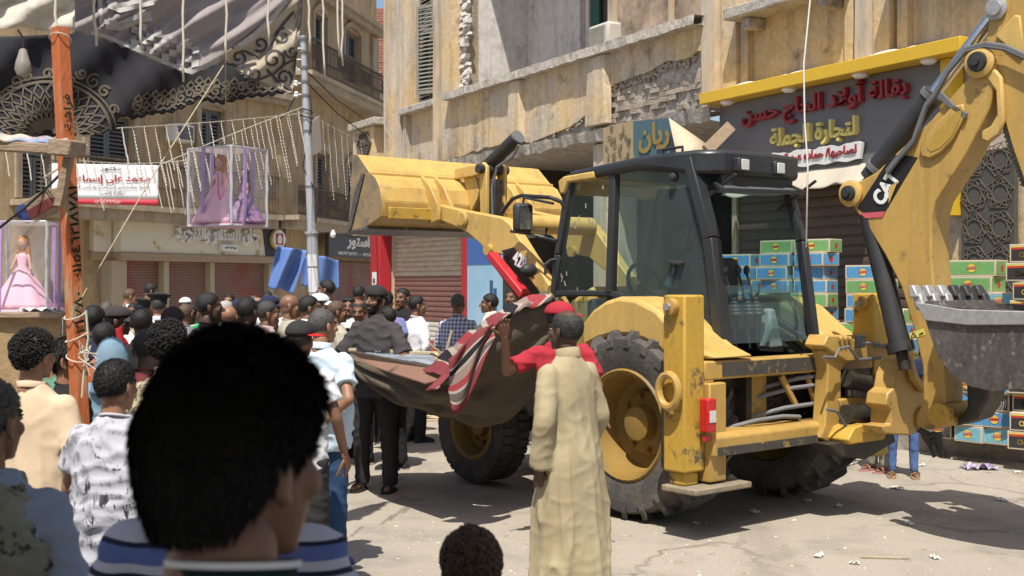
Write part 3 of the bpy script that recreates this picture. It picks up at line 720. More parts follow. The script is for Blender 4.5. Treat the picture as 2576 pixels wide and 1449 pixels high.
# ================================================================== BACKHOE LOADER
m_cat = M('machine_yellow', (.49, .315, .085), .46, (.43, .265, .07), .9, .6, .06, 25, .06, 20, dirt=(.17, .115, .05), dsc=6.5, dth=.655, dsoft=.05, spec=.5, streak=.25)
m_catp = M('sunbleached_yellow', (.58, .39, .125), .5, (.53, .34, .095), 1.2, .6, .07, 25, .06, 20, dirt=(.30, .22, .11), dsc=5.5, dth=.64, dsoft=.08, streak=.2)
m_worn = M('worn_yellow_edge', (.50, .31, .045), .5, (.46, .28, .05), 3, .6, .1, 25, .1, 20, dirt=(.06, .055, .05), dsc=5.5, dth=.60, dsoft=.05)
m_tyre = M('tyre_rubber', (.055, .051, .049), .88, (.085, .077, .069), 3, .6, .2, 30, .3, 30, dirt=(.16, .14, .115), dsc=2.5, dth=.56, dsoft=.12)
m_rim = M('rim_yellow', (.29, .18, .04), .6, (.23, .14, .035), 3, .6, .1, 20, dirt=(.16, .12, .07), dsc=5, dth=.62)
m_cabk = M('cab_black', (.022, .024, .027), .35, (.035, .036, .039), 4, .6, .1, 30)
m_plas = M('black_plastic', (.025, .025, .026), .55, (.04, .04, .042), 4, .6, .1, 30)
m_grime = M('oily_black', (.016, .015, .014), .5, (.05, .042, .03), 4, .7, .2, 20, .4, 20)
m_patch = M('black_anti_slip', (.042, .040, .038), .85, (.07, .062, .05), 6, .6, .2, 30, dirt=(.34, .21, .05), dsc=9, dth=.60, dsoft=.05)
m_chrome = M('chrome_rod', (.75, .75, .76), .12, metal=1.0, fine=0)
m_steel = M('scratched_steel', (.085, .075, .068), .5, (.14, .125, .115), 2.5, .8, .3, 22, .3, 18, metal=.2, dirt=(.32, .31, .29), dsc=8, dth=.62, dsoft=.04, stretch=(.7, 2.2, 1.2), streak=.3)
m_tooth = M('bare_steel_tooth', (.42, .41, .40), .45, (.34, .33, .32), 8, .6, .2, 30, metal=.4)
m_hose = M('grey_hose', (.16, .16, .165), .6, (.11, .11, .11), 5, .6, .1)
m_glass = glassy('tinted_glass', (.56, .73, .74), .16, .03, .14, .42)  # tinted panes: diffuse teal layer stands in for reflected sky
m_glassc = glassy('clear_glass', (.80, .89, .88), .06, .03, .05, .4)
m_lamp = M('lamp_lens', (.62, .62, .58), .15, (.5, .5, .47), 30, .5, .1, spec=.6)
m_red = M('tail_lamp_red', (.45, .012, .015), .2, spec=.6, fine=0)
m_strut = M('red_strut_paint', (.48, .022, .028), .45, (.42, .02, .025), 3, .6, .08, 25)
m_decw = M('decal_white', (.74, .74, .74), .45, fine=.05)
m_deck = M('decal_black', (.018, .018, .019), .4, fine=.05)
m_tape = M('torn_paper_tape', (.36, .33, .27), .85, (.28, .25, .20), 9, .6, .15)
FV = Frame((1.597, 9.628), R(39.5))
bh = thing('backhoe_loader', 'yellow backhoe loader with black cab, raised front bucket and folded rear boom', 'backhoe loader', FV.W((-.1, 0.6, 0)))
def B(mb, name, mat, parent=None, bevel=0, **k): return mb.build(name, mat, parent or bh, FV, bevel=bevel, **k)
def S(x, *pts): return [FV.pxx(a, b, x) for a, b in pts]
def Rr(y, *pts): return [FV.px(a, b, y) for a, b in pts]
def P3(px, py, x): y, z = FV.pxx(px, py, x); return Vector((x, y, z))
def P3r(px, py, y): x, z = FV.px(px, py, y); return Vector((x, y, z))
# ---- wheels
def wheel(cx, cy, Ro, w, rr, side, lug):
    c = (cx, cy, Ro)
    s = MB(); h = w / 2
    prof = [(rr, -h * .62), (rr + .03, -h * .86), (Ro * .80, -h * 1.0), (Ro * .91, -h * .96), (Ro - .045, -h * .82), (Ro - .032, -h * .4), (Ro - .03, 0), (Ro - .032, h * .4), (Ro - .045, h * .82), (Ro * .91, h * .96), (Ro * .80, h), (rr + .03, h * .86), (rr, h * .62)]
    s.lathe(prof, c, (1, 0, 0), 56, cap=False)
    t = B(s, 'wheel', m_tyre)
    s = MB()
    n = 21 if lug else 40
    for k in range(n):
        for sd in (-1, 1):
            q = 2 * PI * (k + (.5 if sd > 0 else 0)) / n
            def pt(u, dr, dq):
                qq = q + dq; r_ = Ro - .035 + dr
                if u > .86: r_ -= (u - .86) * .45
                return Vector((cx + sd * h * u, cy + r_ * math.sin(qq), Ro + r_ * math.cos(qq)))
            if lug:
                a, b_, ww = -.05, .17, .036
                us = [(0.0, a), (.5, (a + b_) * .45), (.88, b_), (1.03, b_ + .03)]
                vs = []
                for u, dq in us: vs += [pt(u, -.01, dq - ww - .015), pt(u, .05, dq - ww * .8), pt(u, .05, dq + ww * .8), pt(u, -.01, dq + ww + .015)]
                fs = []
                for i in range(3):
                    for j in range(3): fs.append((i * 4 + j, i * 4 + j + 1, i * 4 + j + 5, i * 4 + j + 4))
                fs += [(0, 1, 2, 3), (12, 13, 14, 15)]
                s.add(vs, fs)
            else:
                vs = []
                for u in (.12, .86):
                    vs += [pt(u, -.01, -.06), pt(u, .018, -.055), pt(u, .018, .055), pt(u, -.01, .06)]
                s.add(vs, [(0, 1, 5, 4), (1, 2, 6, 5), (2, 3, 7, 6), (0, 1, 2, 3), (4, 5, 6, 7)])
    B(s, 'tread_lugs', m_tyre, t, smooth=False)
    s = MB(); sg_ = side
    prof = [(rr + .035, h * .86), (rr + .02, h * .92), (rr - .01, h * .84), (rr - .03, h * .3), (rr - .05, -h * .1), (rr * .66, -h * .2), (rr * .62, -h * .05), (rr * .46, h * .0), (rr * .36, h * .04), (rr * .32, h * .38), (rr * .12, h * .42), (.001, h * .42)]
    s.lathe([(a, b_ * sg_) for a, b_ in prof], c, (1, 0, 0), 40, cap=False)
    s.lathe([(rr + .03, -h * .8 * sg_), (rr - .05, -h * .5 * sg_), (.001, -h * .45 * sg_)], c, (1, 0, 0), 32, cap=False)
    rm = B(s, 'rim', m_rim, t)
    for k in range(8):
        q = k * PI / 4 + .2; s = MB(); o_ = Vector((cx - sg_ * h * .05, cy + rr * .54 * math.sin(q), Ro + rr * .54 * math.cos(q)))
        s.cyl(o_, o_ + Vector((sg_ * .045, 0, 0)), .022, n=6); s.ell(o_ + Vector((sg_ * .045, 0, 0)), .012, .012, .012, 6, 4)
        B(s, 'bolt', m_rim, rm)
yw = FV.pxx(1566, 1080, -1.04)[0]
wheel(-.80, yw, .70, .52, .385, -1, True)
wheel(.80, yw, .70, .52, .385, 1, True)
yf = FV.pxx(1180, 1201, -.95)[0]
wheel(-.80, yf, .50, .31, .26, -1, False)
wheel(.80, yf, .50, .31, .26, 1, False)
# ---- chassis and hood
s = MB(); s.box(-.42, .42, -.6, 2.7, .55, 1.02).box(-.7, .7, yf - .1, yf + .1, .42, .62).box(-.62, .62, yw - .16, yw + .16, .5, .86); s.box(-.5, .5, -.6, 1.1, .95, 1.2)
B(s, 'chassis', m_grime, bevel=.02)
s = MB(); s.px([(1.05, 1.0), (2.3, 1.0), (2.3, 1.18), (1.75, 1.40), (1.05, 1.74)], -.33, .36); B(s, 'hood', m_catp, bevel=.05)
s = MB(); s.box(-.75, -.46, .72, 1.35, .5, .95); B(s, 'side_tank', m_cat, bevel=.03)
for k in range(3):
    s = MB(); s.box(-.86, -.6, .85, 1.2, .42 + k * .26, .455 + k * .26); B(s, 'step', m_worn, bevel=.005)
# ---- cab
XL, XR = -.57, .50
A0, A1 = P3(1397, 738, XL), P3(1439, 440, XL)
B0_, B1 = P3(1537, 738, XL), P3(1547, 424, XL)
C0, C1 = P3(1822, 880, XL), P3(1738, 398, XL)
cab = MB(); cab.box(XL + .03, XR - .03, -.55, 1.05, 1.12, 1.2); cab = B(cab, 'cab', m_cabk, bevel=.01)
def pillar(pts, w=.075, d=.075):
    s = MB()
    for a, b_ in zip(pts[:-1], pts[1:]): s.beam(a, b_, w, d, (1, 0, 0))
    return B(s, 'pillar', m_cabk, cab, bevel=.012)
def mir(v): return Vector((XR + (XL - v.x), v.y, v.z))
cm = P3(1790, 600, XL); C_ = [C1, cm, C0]
for pts in ([A1, P3(1408, 640, XL), A0], [B1, B0_], C_):
    pillar(pts, .09 if pts is C_ else .07, .11 if pts is C_ else .07); pillar([mir(p) for p in pts])
D0 = P3(1680, 782, XL); D1 = P3(1795, 858, XL)
for pts in ([A0, B0_, D0, D1, C0], [A1, B1, C1]):
    pillar(pts, .05, .06); pillar([mir(p) for p in pts], .05, .06)
pillar([A0, mir(A0)], .06, .06); pillar([A1, mir(A1)], .08, .1); pillar([C0, mir(C0)], .09, .11); pillar([C1, mir(C1)], .1, .1)
zmid = P3r(1900, 718, C0.y + .12).z
q = (zmid - C0.z) / (C1.z - C0.z); ymid = C0.y + (C1.y - C0.y) * q
pillar([Vector((XL + .05, ymid, zmid)), Vector((XR - .05, ymid, zmid))], .03, .035)
def pane(name, pts, mat=m_glass):
    s = MB(); s.add(pts, [tuple(range(len(pts)))])
    return B(s, name, mat, cab, smooth=False)
door = pane('door', [P3(x, y, XL - .01) for x, y in ((1560, 434), (1724, 404), (1740, 425), (1772, 590), (1800, 855), (1680, 778), (1555, 736))])
s = MB(); s.beam(P3(1683, 660, XL - .03), P3(1718, 662, XL - .03), .03, .05, (1, 0, 0)); s.beam(P3(1698, 668, XL - .03), P3(1694, 692, XL - .03), .02, .03, (1, 0, 0)); B(s, 'handle', m_plas, door, bevel=.008)
s = MB(); c = P3(1700, 446, XL - .01); s.lathe([(.032, 0), (.038, .02), (.03, .05), (.012, .06)], c, (-1, 0, 0), 14); B(s, 'hinge', m_plas, door)
pane('quarter_glass', [P3(x, y, XL - .01) for x, y in ((1442, 452), (1542, 434), (1532, 728), (1404, 735), (1412, 640))], m_glassc)
pane('windscreen', [A1, mir(A1), mir(A0), A0], m_glassc)
pane('right_door', [mir(p) for p in (B1, C1, cm, C0, D0, B0_)])
pane('right_quarter_glass', [mir(p) for p in (A1, B1, B0_, A0)], m_glassc)
s_ = Vector((0, -.01, 0))
pane('rear_lower_glass', [Vector((XL + .08, C0.y + .01, C0.z + .04)), Vector((XR - .08, C0.y + .01, C0.z + .04)), Vector((XR - .08, ymid, zmid)), Vector((XL + .08, ymid, zmid))])
yr = C1.y
g1 = [P3r(1792, 457, yr - .02), P3r(1972, 463, yr - .02), P3r(2022, 485, yr - .5), P3r(1818, 478, yr - .5)]
pane('raised_rear_window', g1, m_glassc)
s = MB()
for a, b_ in zip(g1, g1[1:] + g1[:1]): s.beam(a, b_, .03, .03)
B(s, 'window_rim', m_cabk, cab)
for xx in (XL + .06, XR - .06):
    s = MB(); s.tube([(xx, yr - .02, C1.z - .35), (xx, yr - .38, C1.z - .14)], .012, 6); B(s, 'gas_strut', m_plas, cab)
# small lower glass behind the front wheel
pane('lower_glass', [P3(x, y, XL - .005) for x, y in ((1400, 762), (1530, 752), (1490, 790), (1452, 835), (1420, 828))])
pillar([P3(1398, 745, XL), P3(1420, 832, XL), P3(1455, 838, XL), P3(1535, 745, XL)], .03, .04)
# roof
rz = C1.z + .02
s = MB()
out = [(XL - .05, 1.02), (XL - .06, .2), (XL - .05, yr - .1), (XL + .1, yr - .24), (-.03, yr - .30), (XR - .1, yr - .24), (XR + .05, yr - .1), (XR + .06, .2), (XR + .05, 1.02)]
def roofz(y): return rz - .07 * max(0, (y - .1)) ** 1.3
s.prism(out, lambda p: (p[0], p[1], roofz(p[1]) - .05 - (.10 if p[1] < yr + .05 else 0)), lambda p: (p[0], p[1], roofz(p[1]) + .035))
roof = B(s, 'roof', m_cabk, cab, bevel=.03)
s = MB(); fy, fz = FV.pxx(1420, 462, XL)
s.px([(fy - .42, fz + .075), (fy - .05, fz + .055), (fy + .02, fz + .02), (fy, fz - .09), (fy - .06, fz - .09), (fy - .1, fz - .0), (fy - .42, fz + .01)], XL - .06, XR + .06); B(s, 'front_visor', m_catp, roof, bevel=.015)
for xx in (XL + .05, XR - .05):
    s = MB(); s.box(xx - .05, xx + .03, fy - .02, fy + .025, fz - .08, fz + .0); B(s, 'front_lamp', m_lamp, roof, bevel=.01)
for px_, py_ in ((1868, 415), (1958, 424)):
    c = P3r(px_, py_, yr - .30); s = MB(); s.box(c.x - .06, c.x + .06, c.y - .02, c.y + .05, c.z - .055, c.z + .055); l = B(s, 'work_lamp', m_plas, roof, bevel=.015)
    s = MB(); s.box(c.x - .043, c.x + .043, c.y - .032, c.y - .021, c.z - .04, c.z + .04); B(s, 'lens', m_lamp, l, bevel=.008)
s = MB(); s.box(XL + .12, XR - .12, yr - .22, yr + .05, rz - .26, rz - .06); B(s, 'roof_shroud', m_cabk, roof, bevel=.03)
s = MB(); a = P3(1668, 393, XL); s.tube([a, a + Vector((0, 0, .05)), a + Vector((0, -.2, .055)), a + Vector((0, -.2, 0))], .012, 6); B(s, 'grab_rail', m_cabk, roof)
# torn tape on the quarter glass
random.seed(12)
s = MB()
for k in range(22):
    px_, py_ = random.choice([(1455, 480), (1475, 520), (1490, 560), (1512, 470), (1520, 600), (1527, 520), (1528, 640), (1450, 560), (1425, 620), (1420, 700), (1450, 715), (1480, 712), (1500, 720), (1520, 560)])
    px_ += random.uniform(-8, 8); py_ += random.uniform(-14, 14)
    c = P3(px_, py_, XL - .016); an = random.uniform(-.5, .5); L_ = random.uniform(.012, .035); w_ = random.uniform(.005, .012)
    d = Vector((0, math.sin(an), math.cos(an))); e = Vector((0, math.cos(an), -math.sin(an)))
    s.add([c - d * L_ - e * w_, c - d * L_ * .8 + e * w_, c + d * L_ + e * w_ * .6, c + d * L_ * .9 - e * w_], [(0, 1, 2, 3)])
B(s, 'torn_tape', m_tape, cab, smooth=False)
# interior
s = MB(); s.box(-.28, .2, -.12, .0, 1.25, 1.95).box(-.3, .22, -.1, .42, 1.28, 1.42); B(s, 'seat', m_plas, cab, bevel=.05)
s = MB(); s.tube([(-.05, .95, 1.2), (-.05, .72, 1.72)], .05, 10); s.tube([Vector((-.05 + .19 * math.cos(k * PI / 10), .70 + .06 * math.sin(k * PI / 10), 1.74 + .17 * math.sin(k * PI / 10))) for k in range(21)], .018, 6); B(s, 'steering_wheel', m_plas, cab)
s = MB(); s.box(-.45, .4, .9, 1.0, 1.2, 1.62); B(s, 'dashboard', m_plas, cab, bevel=.04)
m_tower = M('control_tower_grey', (.34, .34, .31), .6, (.28, .28, .26), 5)
for xx, mm in ((-.36, m_tower), (.25, m_tower)):
    s = MB(); s.hexa([(xx - .07, -.44, 1.24), (xx + .09, -.44, 1.24), (xx + .07, -.3, 1.24), (xx - .07, -.3, 1.24), (xx - .04, -.4, 1.55), (xx + .03, -.4, 1.55), (xx + .02, -.32, 1.55), (xx - .04, -.32, 1.55)]); B(s, 'control_tower', mm, cab, bevel=.02)
for xx in (-.14, .02, .12):
    s = MB(); s.tube([(xx, -.36, 1.24), (xx - .02, -.30, 1.72), (xx - .04, -.28, 1.82)], .011, 6); s.ell((xx - .045, -.28, 1.85), .025, .025, .04, 8, 6)
    for k in range(5): s.lathe([(.05 - k * .006, 0), (.055 - k * .006, .014), (.045 - k * .006, .028)], (xx - .003 * k, -.36 + .004 * k, 1.5 + k * .028), (0, 0, 1), 10)
    B(s, 'lever', m_plas, cab)
# mirrors
s = MB(); s.tube([P3(1262, 535, -.72), P3(1290, 500, -.72), P3(1312, 492, -.72), P3(1385, 497, -.68), P3(1412, 508, -.62), P3(1424, 530, -.58)], .018, 7); s.tube([P3(1392, 512, -.68), P3(1318, 497, -.73), P3(1316, 515, -.74)], .012, 6); arm = B(s, 'mirror_arm', m_cabk)
s = MB(); c = P3(1315, 548, -.74); s.obox(c, Vector((.085, -.02, 0)), Vector((.012, .045, 0)), Vector((0, 0, .125))); mr = B(s, 'mirror', m_plas, arm, bevel=.035)
s = MB(); s.obox(c + Vector((-.008, -.052, 0)), Vector((.062, -.012, 0)), Vector((.001, .004, 0)), Vector((0, 0, .1))); B(s, 'mirror_glass', M('mirror_glass', (.55, .58, .58), .08, metal=1.0, fine=0), mr)
s = MB(); s.tube([P3(1372, 690, -.66), P3(1372, 665, -.66), P3(1385, 655, -.62), P3(1412, 652, -.58)], .014, 6); s.ell(P3(1330, 680, -.7), .085, .06, .06, 16, 10); B(s, 'lower_mirror', m_plas)
s = MB(); s.tube([P3(1285, 582, -.7), P3(1340, 590, -.68), P3(1395, 605, -.62), P3(1412, 600, -.58)], .013, 6); s.tube([P3(1372, 595, -.6), P3(1375, 575, -.6), P3(1345, 580, -.4)], .012, 6); B(s, 'handrail', m_cabk)
# ---- fenders
outer = S(-1.0, (1462, 815), (1490, 778), (1520, 757), (1556, 746), (1600, 752), (1650, 778), (1700, 832), (1745, 872), (1800, 902))
inner = S(-1.0, (1760, 905), (1702, 905), (1680, 905), (1655, 878), (1620, 858), (1580, 846), (1540, 845), (1505, 855), (1480, 868), (1462, 880))
for xa, xb in ((-1.0, -.56), (.56, 1.0)):
    s = MB(); s.px(outer + inner, xa, xb); B(s, 'fender', m_catp, bevel=.04)
    s = MB(); s.px([(p[0], p[1] - .02) for p in inner] + [(inner[-1][0], .75), (inner[0][0], .75)], -.5 if xa < 0 else .44, -.44 if xa < 0 else .5); B(s, 'wheel_arch', m_grime)
# ---- rear frame and stabilizers
YR = -.70
def rbox(name, mat, px0, py0, px1, py1, y0, y1, parent=None, bevel=.012):
    a = FV.px(px0, py0, y0); b_ = FV.px(px1, py1, y0); s = MB(); s.box(min(a[0], b_[0]), max(a[0], b_[0]), y0, y1, min(a[1], b_[1]), max(a[1], b_[1])); return B(s, name, mat, parent, bevel)
xl0 = FV.px(1722, 1000, -.86)[0]; xl1 = FV.px(1768, 1000, -.86)[0]
zt = FV.px(1740, 742, -.86)[1]; zb = FV.px(1740, 1190, -.86)[1]
xr1 = .98
def stab(x0, x1, label=None):
    s = MB(); s.box(x0, x1, -.86, -.66, zb, zt); c = B(s, 'stabilizer', m_worn, bevel=.015)
    s = MB(); s.box(x0 + .03, x1 - .03, -.83, -.69, zb - .09, zb - .003); B(s, 'stabilizer_leg', m_worn, c, bevel=.01)
    s = MB(); s.lathe([(.055, 0), (.06, .02), (.055, .05), (.03, .055)], (x0 - .0, -.76, zt - .08), (-1, 0, 0), 18); pb = B(s, 'pin_boss', m_cat, c)
    s = MB(); s.cyl((x0 - .056, -.76, zt - .08), (x0 - .075, -.76, zt - .08), .026, n=6); B(s, 'pin_bolt', m_tooth, pb)
    return c
stab(xl0, xl1 + .02); stab(xr1 - .06, xr1 + .22)
s = MB(); s.tube([(xl0 - .05, -.76 + .09 * math.cos(k * PI / 9), 1.02 + .11 * math.sin(k * PI / 9)) for k in range(19)], .028, 8); B(s, 'lifting_ring', m_cat)
zbt = FV.px(1900, 902, YR - .16)[1]; zbb = FV.px(1900, 948, YR - .16)[1]
s = MB(); s.box(xl1 + .025, xr1 - .07, YR - .16, YR, zbb, zbt); ub = B(s, 'upper_beam', m_cat, bevel=.012)
s = MB(); s.box(xl1 + .2, xr1 - .62, YR - .168, YR - .161, zbb + .02, zbt - .015); B(s, 'anti_slip_strip', m_patch, ub)
s = MB(); s.px([(YR - .16, zbb), (YR - .02, zbb), (YR - .02, zbb - .14), (YR - .08, zbb - .2)], xl1 + .03, xl1 + .12); B(s, 'gusset', m_cat, bevel=.008)
zlt = FV.px(1900, 1082, YR - .22)[1]; zlb = FV.px(1900, 1135, YR - .22)[1]
s = MB(); s.px([(YR - .24, zlb), (YR - .02, zlb), (YR - .02, zlt + .01), (YR - .2, zlt + .01), (YR - .24, zlt - .02)], xl1 + .025, xr1 - .07); lo = B(s, 'lower_beam', m_cat, bevel=.012)
s = MB(); s.box(xl1 + .06, xr1 - .1, YR - .248, YR - .241, zlb + .005, zlb + (zlt - zlb) * .42); B(s, 'anti_slip_strip', m_patch, lo)
s = MB(); s.box(xl1 + .026, xl1 + .20, YR - .2, YR - .02, zlb - .18, zlb + .5); br_ = B(s, 'lamp_bracket', m_cat, bevel=.012)
c = P3r(1784, 1045, YR - .24)
s = MB(); s.box(c.x - .045, c.x + .045, c.y - .03, c.y + .05, c.z - .115, c.z + .115); tl = B(s, 'tail_lamp', m_red, bevel=.012)
s = MB(); s.box(c.x - .03, c.x + .03, c.y - .036, c.y - .031, c.z - .045, c.z + .035); B(s, 'clear_lens', m_lamp, tl)
c = P3r(1775, 1103, YR - .21); s = MB(); s.box(c.x - .035, c.x + .035, c.y - .015, c.y, c.z - .016, c.z + .016); B(s, 'reflector', m_red)
s = MB(); s.box(xl0 - .02, xl0 + .56, -.98, -.66, zb - .135, zb - .092); B(s, 'step_plate', M('worn_step_plate', (.20, .17, .13), .8, (.30, .24, .15), 4, .7, .2, 20, .4, 18), bevel=.01)
# grimy works behind the frame
s = MB(); s.box(xl1 + .02, xr1, YR + .05, YR + .25, .5, 1.2); B(s, 'rear_bulkhead', m_grime)
random.seed(3)
m_hosel = M('pale_grey_hose', (.21, .21, .215), .6, (.15, .15, .155), 5, .6, .1)
for z_, xa, xb in ((zlt + .33, .0, .66), (zlt + .26, -.08, .66), (zlt + .12, -.16, .56), (zlt + .05, -.5, .1)):
    s = MB(); s.tube([(xa - .25, YR + .02, z_ - .07), (xa, YR - .13, z_), ((xa + xb) / 2, YR - .145, z_ + .012), (xb - .1, YR - .14, z_ - .005), (xb, YR - .02, z_ - .04)], .016, 8); B(s, 'hydraulic_hose', m_hosel)
for a, b_ in (((1965, 945), (2002, 1020)), ((2030, 942), (2052, 1020))):
    p, q = P3r(*a, YR - .12), P3r(*b_, YR - .12); s = MB(); s.beam(p, q, .04, .03, (0, 1, 0)); B(s, 'hose_bracket', m_cat, bevel=.004)
s = MB(); s.box(-.42, -.2, YR - .0, YR + .04, zlt, zbb); B(s, 'upright', m_cat, bevel=.01)
for k in range(14):
    xa = random.uniform(-.5, .6); za = random.uniform(zlt, zbb); s = MB(); s.tube([(xa, YR + .03, za), (xa + .1, YR - .02, za + random.uniform(-.1, .1)), (xa + .25, YR + .02, za + random.uniform(-.15, .1))], .01, 5); B(s, 'hydraulic_hose', m_grime)
# ---- swing frame and king post
def plate(name, pts, y0, y1, mat=m_cat, bevel=.012, parent=None):
    s = MB(); s.py([FV.px(a, b_, y0) for a, b_ in pts], y0, y1); return B(s, name, mat, parent, bevel)
plate('swing_post', [(2075, 882), (2132, 866), (2132, 908), (2117, 932), (2116, 1060), (2122, 1085), (2088, 1116), (2064, 1102), (2076, 1070), (2084, 932)], -.98, -.86)
plate('swing_post', [(2072, 870), (2084, 843), (2132, 843), (2160, 860), (2262, 868), (2252, 904), (2130, 910)], -1.02, -.84)
plate('valve_mount', [(2113, 1005), (2150, 999), (2192, 1002), (2186, 1020), (2118, 1027)], -1.0, -.8)
cast = plate('swing_casting', [(2226, 1092), (2221, 1071), (2241, 1068), (2243, 1032), (2229, 1020), (2234, 990), (2250, 976), (2256, 940), (2272, 904), (2292, 903), (2303, 935), (2322, 962), (2332, 1012), (2352, 1036), (2356, 1062), (2336, 1080), (2290, 1096)], -1.36, -1.18)
plate('swing_bracket', [(2134, 1107), (2150, 1076), (2175, 1066), (2196, 1080), (2232, 1090), (2226, 1106), (2140, 1119)], -1.16, -.95, m_worn)
plate('swing_arm', [(2188, 1068), (2225, 1068), (2246, 1060), (2252, 1090), (2190, 1092)], -1.2, -1.0)
plate('under_plate', [(2085, 1118), (2250, 1092), (2255, 1112), (2178, 1156), (2118, 1150)], -1.1, -.9, m_grime)
plate('rear_works', [(2125, 905), (2255, 900), (2258, 1068), (2122, 1082)], -.84, -.74, m_grime)
s = MB(); a, b_ = P3r(2125, 1043, -1.03), P3r(2170, 1045, -1.03); s.cyl(a, b_, .075, .078, 16); s.cyl(b_, b_ + Vector((.02, 0, 0)), .09, .09, 16); cyl_ = B(s, 'swing_cylinder', m_grime)
s = MB(); s.cyl(b_ + Vector((.02, 0, 0)), P3r(2235, 1050, -1.03), .034, n=14); B(s, 'rod', m_chrome, cyl_)
s = MB(); a, b_ = P3r(2125, 950, -1.0), P3r(2235, 975, -1.0); s.cyl(a, b_, .07, .075, 14); B(s, 'swing_cylinder', m_grime)
for px_ in (2137, 2150, 2160):
    s = MB(); c = P3r(px_, 996, -.98); s.cyl(c, c + Vector((0, 0, .045)), .017, n=6); B(s, 'fitting', m_tooth)
for px_ in (2113, 2125, 2136):
    s = MB(); c = P3r(px_, 852, -1.03); s.lathe([(.018, 0), (.02, .012), (.01, .02)], c, (0, -1, 0), 6); B(s, 'bolt_head', m_cat)
for pts in ([(2072, 898), (2100, 900), (2110, 878), (2135, 872), (2160, 905), (2215, 900)], [(2080, 1030), (2105, 1035), (2130, 1075), (2145, 1080)], [(2165, 862), (2210, 866), (2240, 880), (2265, 870), (2280, 900)], [(2200, 872), (2260, 862), (2290, 840), (2296, 890)]):
    s = MB(); s.tube([P3r(a, b_, -1.08) for a, b_ in pts], .012, 6); B(s, 'hydraulic_hose', m_hose)
s = MB(); s.box(*[v for v in (P3r(2152, 840, -1.06).x, P3r(2170, 840, -1.06).x)], -1.09, -1.05, P3r(2152, 875, -1.06).z, P3r(2152, 842, -1.06).z); B(s, 'warning_plate', m_plas, bevel=.006)
s = MB(); c = P3r(2278, 895, -1.2); s.lathe([(.05, 0), (.05, .05), (.03, .06)], c, (0, -1, .2), 12); B(s, 'king_pin', m_worn)
plate('guard_strip', [(2290, 905), (2300, 905), (2312, 945), (2340, 985), (2325, 988), (2300, 955)], -1.42, -1.37, m_cat)
c = P3r(2318, 1052, -1.365)
s = MB(); s.lathe([(.085, 0), (.085, .02), (.06, .03)], c, (0, -1, 0), 20); pb = B(s, 'pin_boss', m_cat); s = MB(); s.cyl(c + Vector((0, -.031, 0)), c + Vector((0, -.04, 0)), .05, n=18); B(s, 'pin', m_grime, pb)
# ---- boom
XB = .35; XBw = .24
boom_px = [(2131, 490), (2139, 469), (2204, 433), (2290, 352), (2344, 300), (2439, 190), (2451, 140), (2475, 124), (2503, 145), (2505, 190), (2490, 270), (2430, 390), (2385, 460), (2355, 505), (2343, 545), (2343, 640), (2350, 731), (2362, 800), (2374, 894), (2378, 1000), (2372, 1050), (2345, 1080), (2318, 1082), (2305, 1060), (2322, 1000), (2320, 920), (2296, 820), (2266, 720), (2225, 640), (2185, 575), (2152, 530)]
s = MB(); s.px(S(XB, *boom_px), XB, XB + XBw); boom = B(s, 'boom', m_cat, bevel=.012)
s = MB(); s.px(S(XB - .004, (2344, 545), (2350, 640), (2352, 700), (2354, 720), (2346, 690)), XB + .02, XB + .2); 
def raised(pts, th, name, mat=m_cat, parent=boom, x=XB, bevel=.012):
    s = MB(); s.px(S(x, *pts), x - th, x - .001); return B(s, name, mat, parent, bevel)
raised([(2318, 372), (2340, 335), (2400, 268), (2428, 262), (2432, 290), (2402, 352), (2372, 385), (2345, 400), (2322, 395)], .03, 'pad_rim')
s = MB(); s.px(S(XB - .031, (2332, 372), (2348, 340), (2402, 282), (2420, 278), (2416, 298), (2392, 345), (2365, 372), (2342, 382)), XB - .034, XB - .0311); B(s, 'pad_recess', M('recess_yellow', (.44, .28, .05), .6, (.40, .25, .05), 3), boom)
for px_, py_, r_, nm in ((2144, 487, .075, 0), (2468, 157, .085, 0)):
    c = P3(px_, py_, XB); s = MB(); s.lathe([(r_ + .02, 0), (r_ + .025, .03), (r_, .045)], c, (-1, 0, 0), 22); pb = B(s, 'pin_boss', m_catp, boom)
    s = MB(); s.lathe([(r_ - .015, .046), (r_ - .02, .07), (.03, .075), (.03, .095), (.001, .096)], c, (-1, 0, 0), 18); B(s, 'pin', m_plas if nm == 0 else m_cat, pb)
# maker's decal: black panel, red foot, white letters, yellow triangle
dk = raised([(2157, 524), (2242, 392), (2262, 388), (2309, 396), (2228, 532), (2176, 537)], .003, 'decal', m_deck, bevel=0)
s = MB(); s.px(S(XB - .004, (2163, 536), (2227, 532), (2220, 546), (2178, 549)), XB - .006, XB - .003); B(s, 'red_foot', M('decal_red', (.55, .10, .13), .5), dk)
u0 = P3(2205, 510, XB - .008); u1 = P3(2252, 436, XB - .008); eu = (u1 - u0); Lw = eu.length; eu.normalize(); ev = Vector((0, eu.z, -eu.y)); ev = ev if ev.z > 0 else -ev
s = MB(); mid = (u0 + u1) / 2; put_text(s, 'CAT', lambda x, z, d: mid + eu * x + ev * z + Vector((-.001 - d, 0, 0)), Lw * 1.0, .125, False, .002, .05); B(s, 'maker_lettering', m_decw, dk)
s = MB(); s.px(S(XB - .012, (2236, 512), (2236, 470), (2259, 455)), XB - .014, XB - .0115); B(s, 'yellow_triangle', m_catp, dk)
wp = raised([(2287, 838), (2324, 826), (2328, 842), (2291, 854)], .003, 'warning_sticker', M('sticker_yellow', (.62, .56, .12), .5), bevel=0)
s = MB(); a = S(XB - .005, (2292, 850), (2306, 847), (2297, 836)); 
for p, q in zip(a, a[1:] + a[:1]): s.beam((XB - .006, *p), (XB - .006, *q), .004, .004, (1, 0, 0))
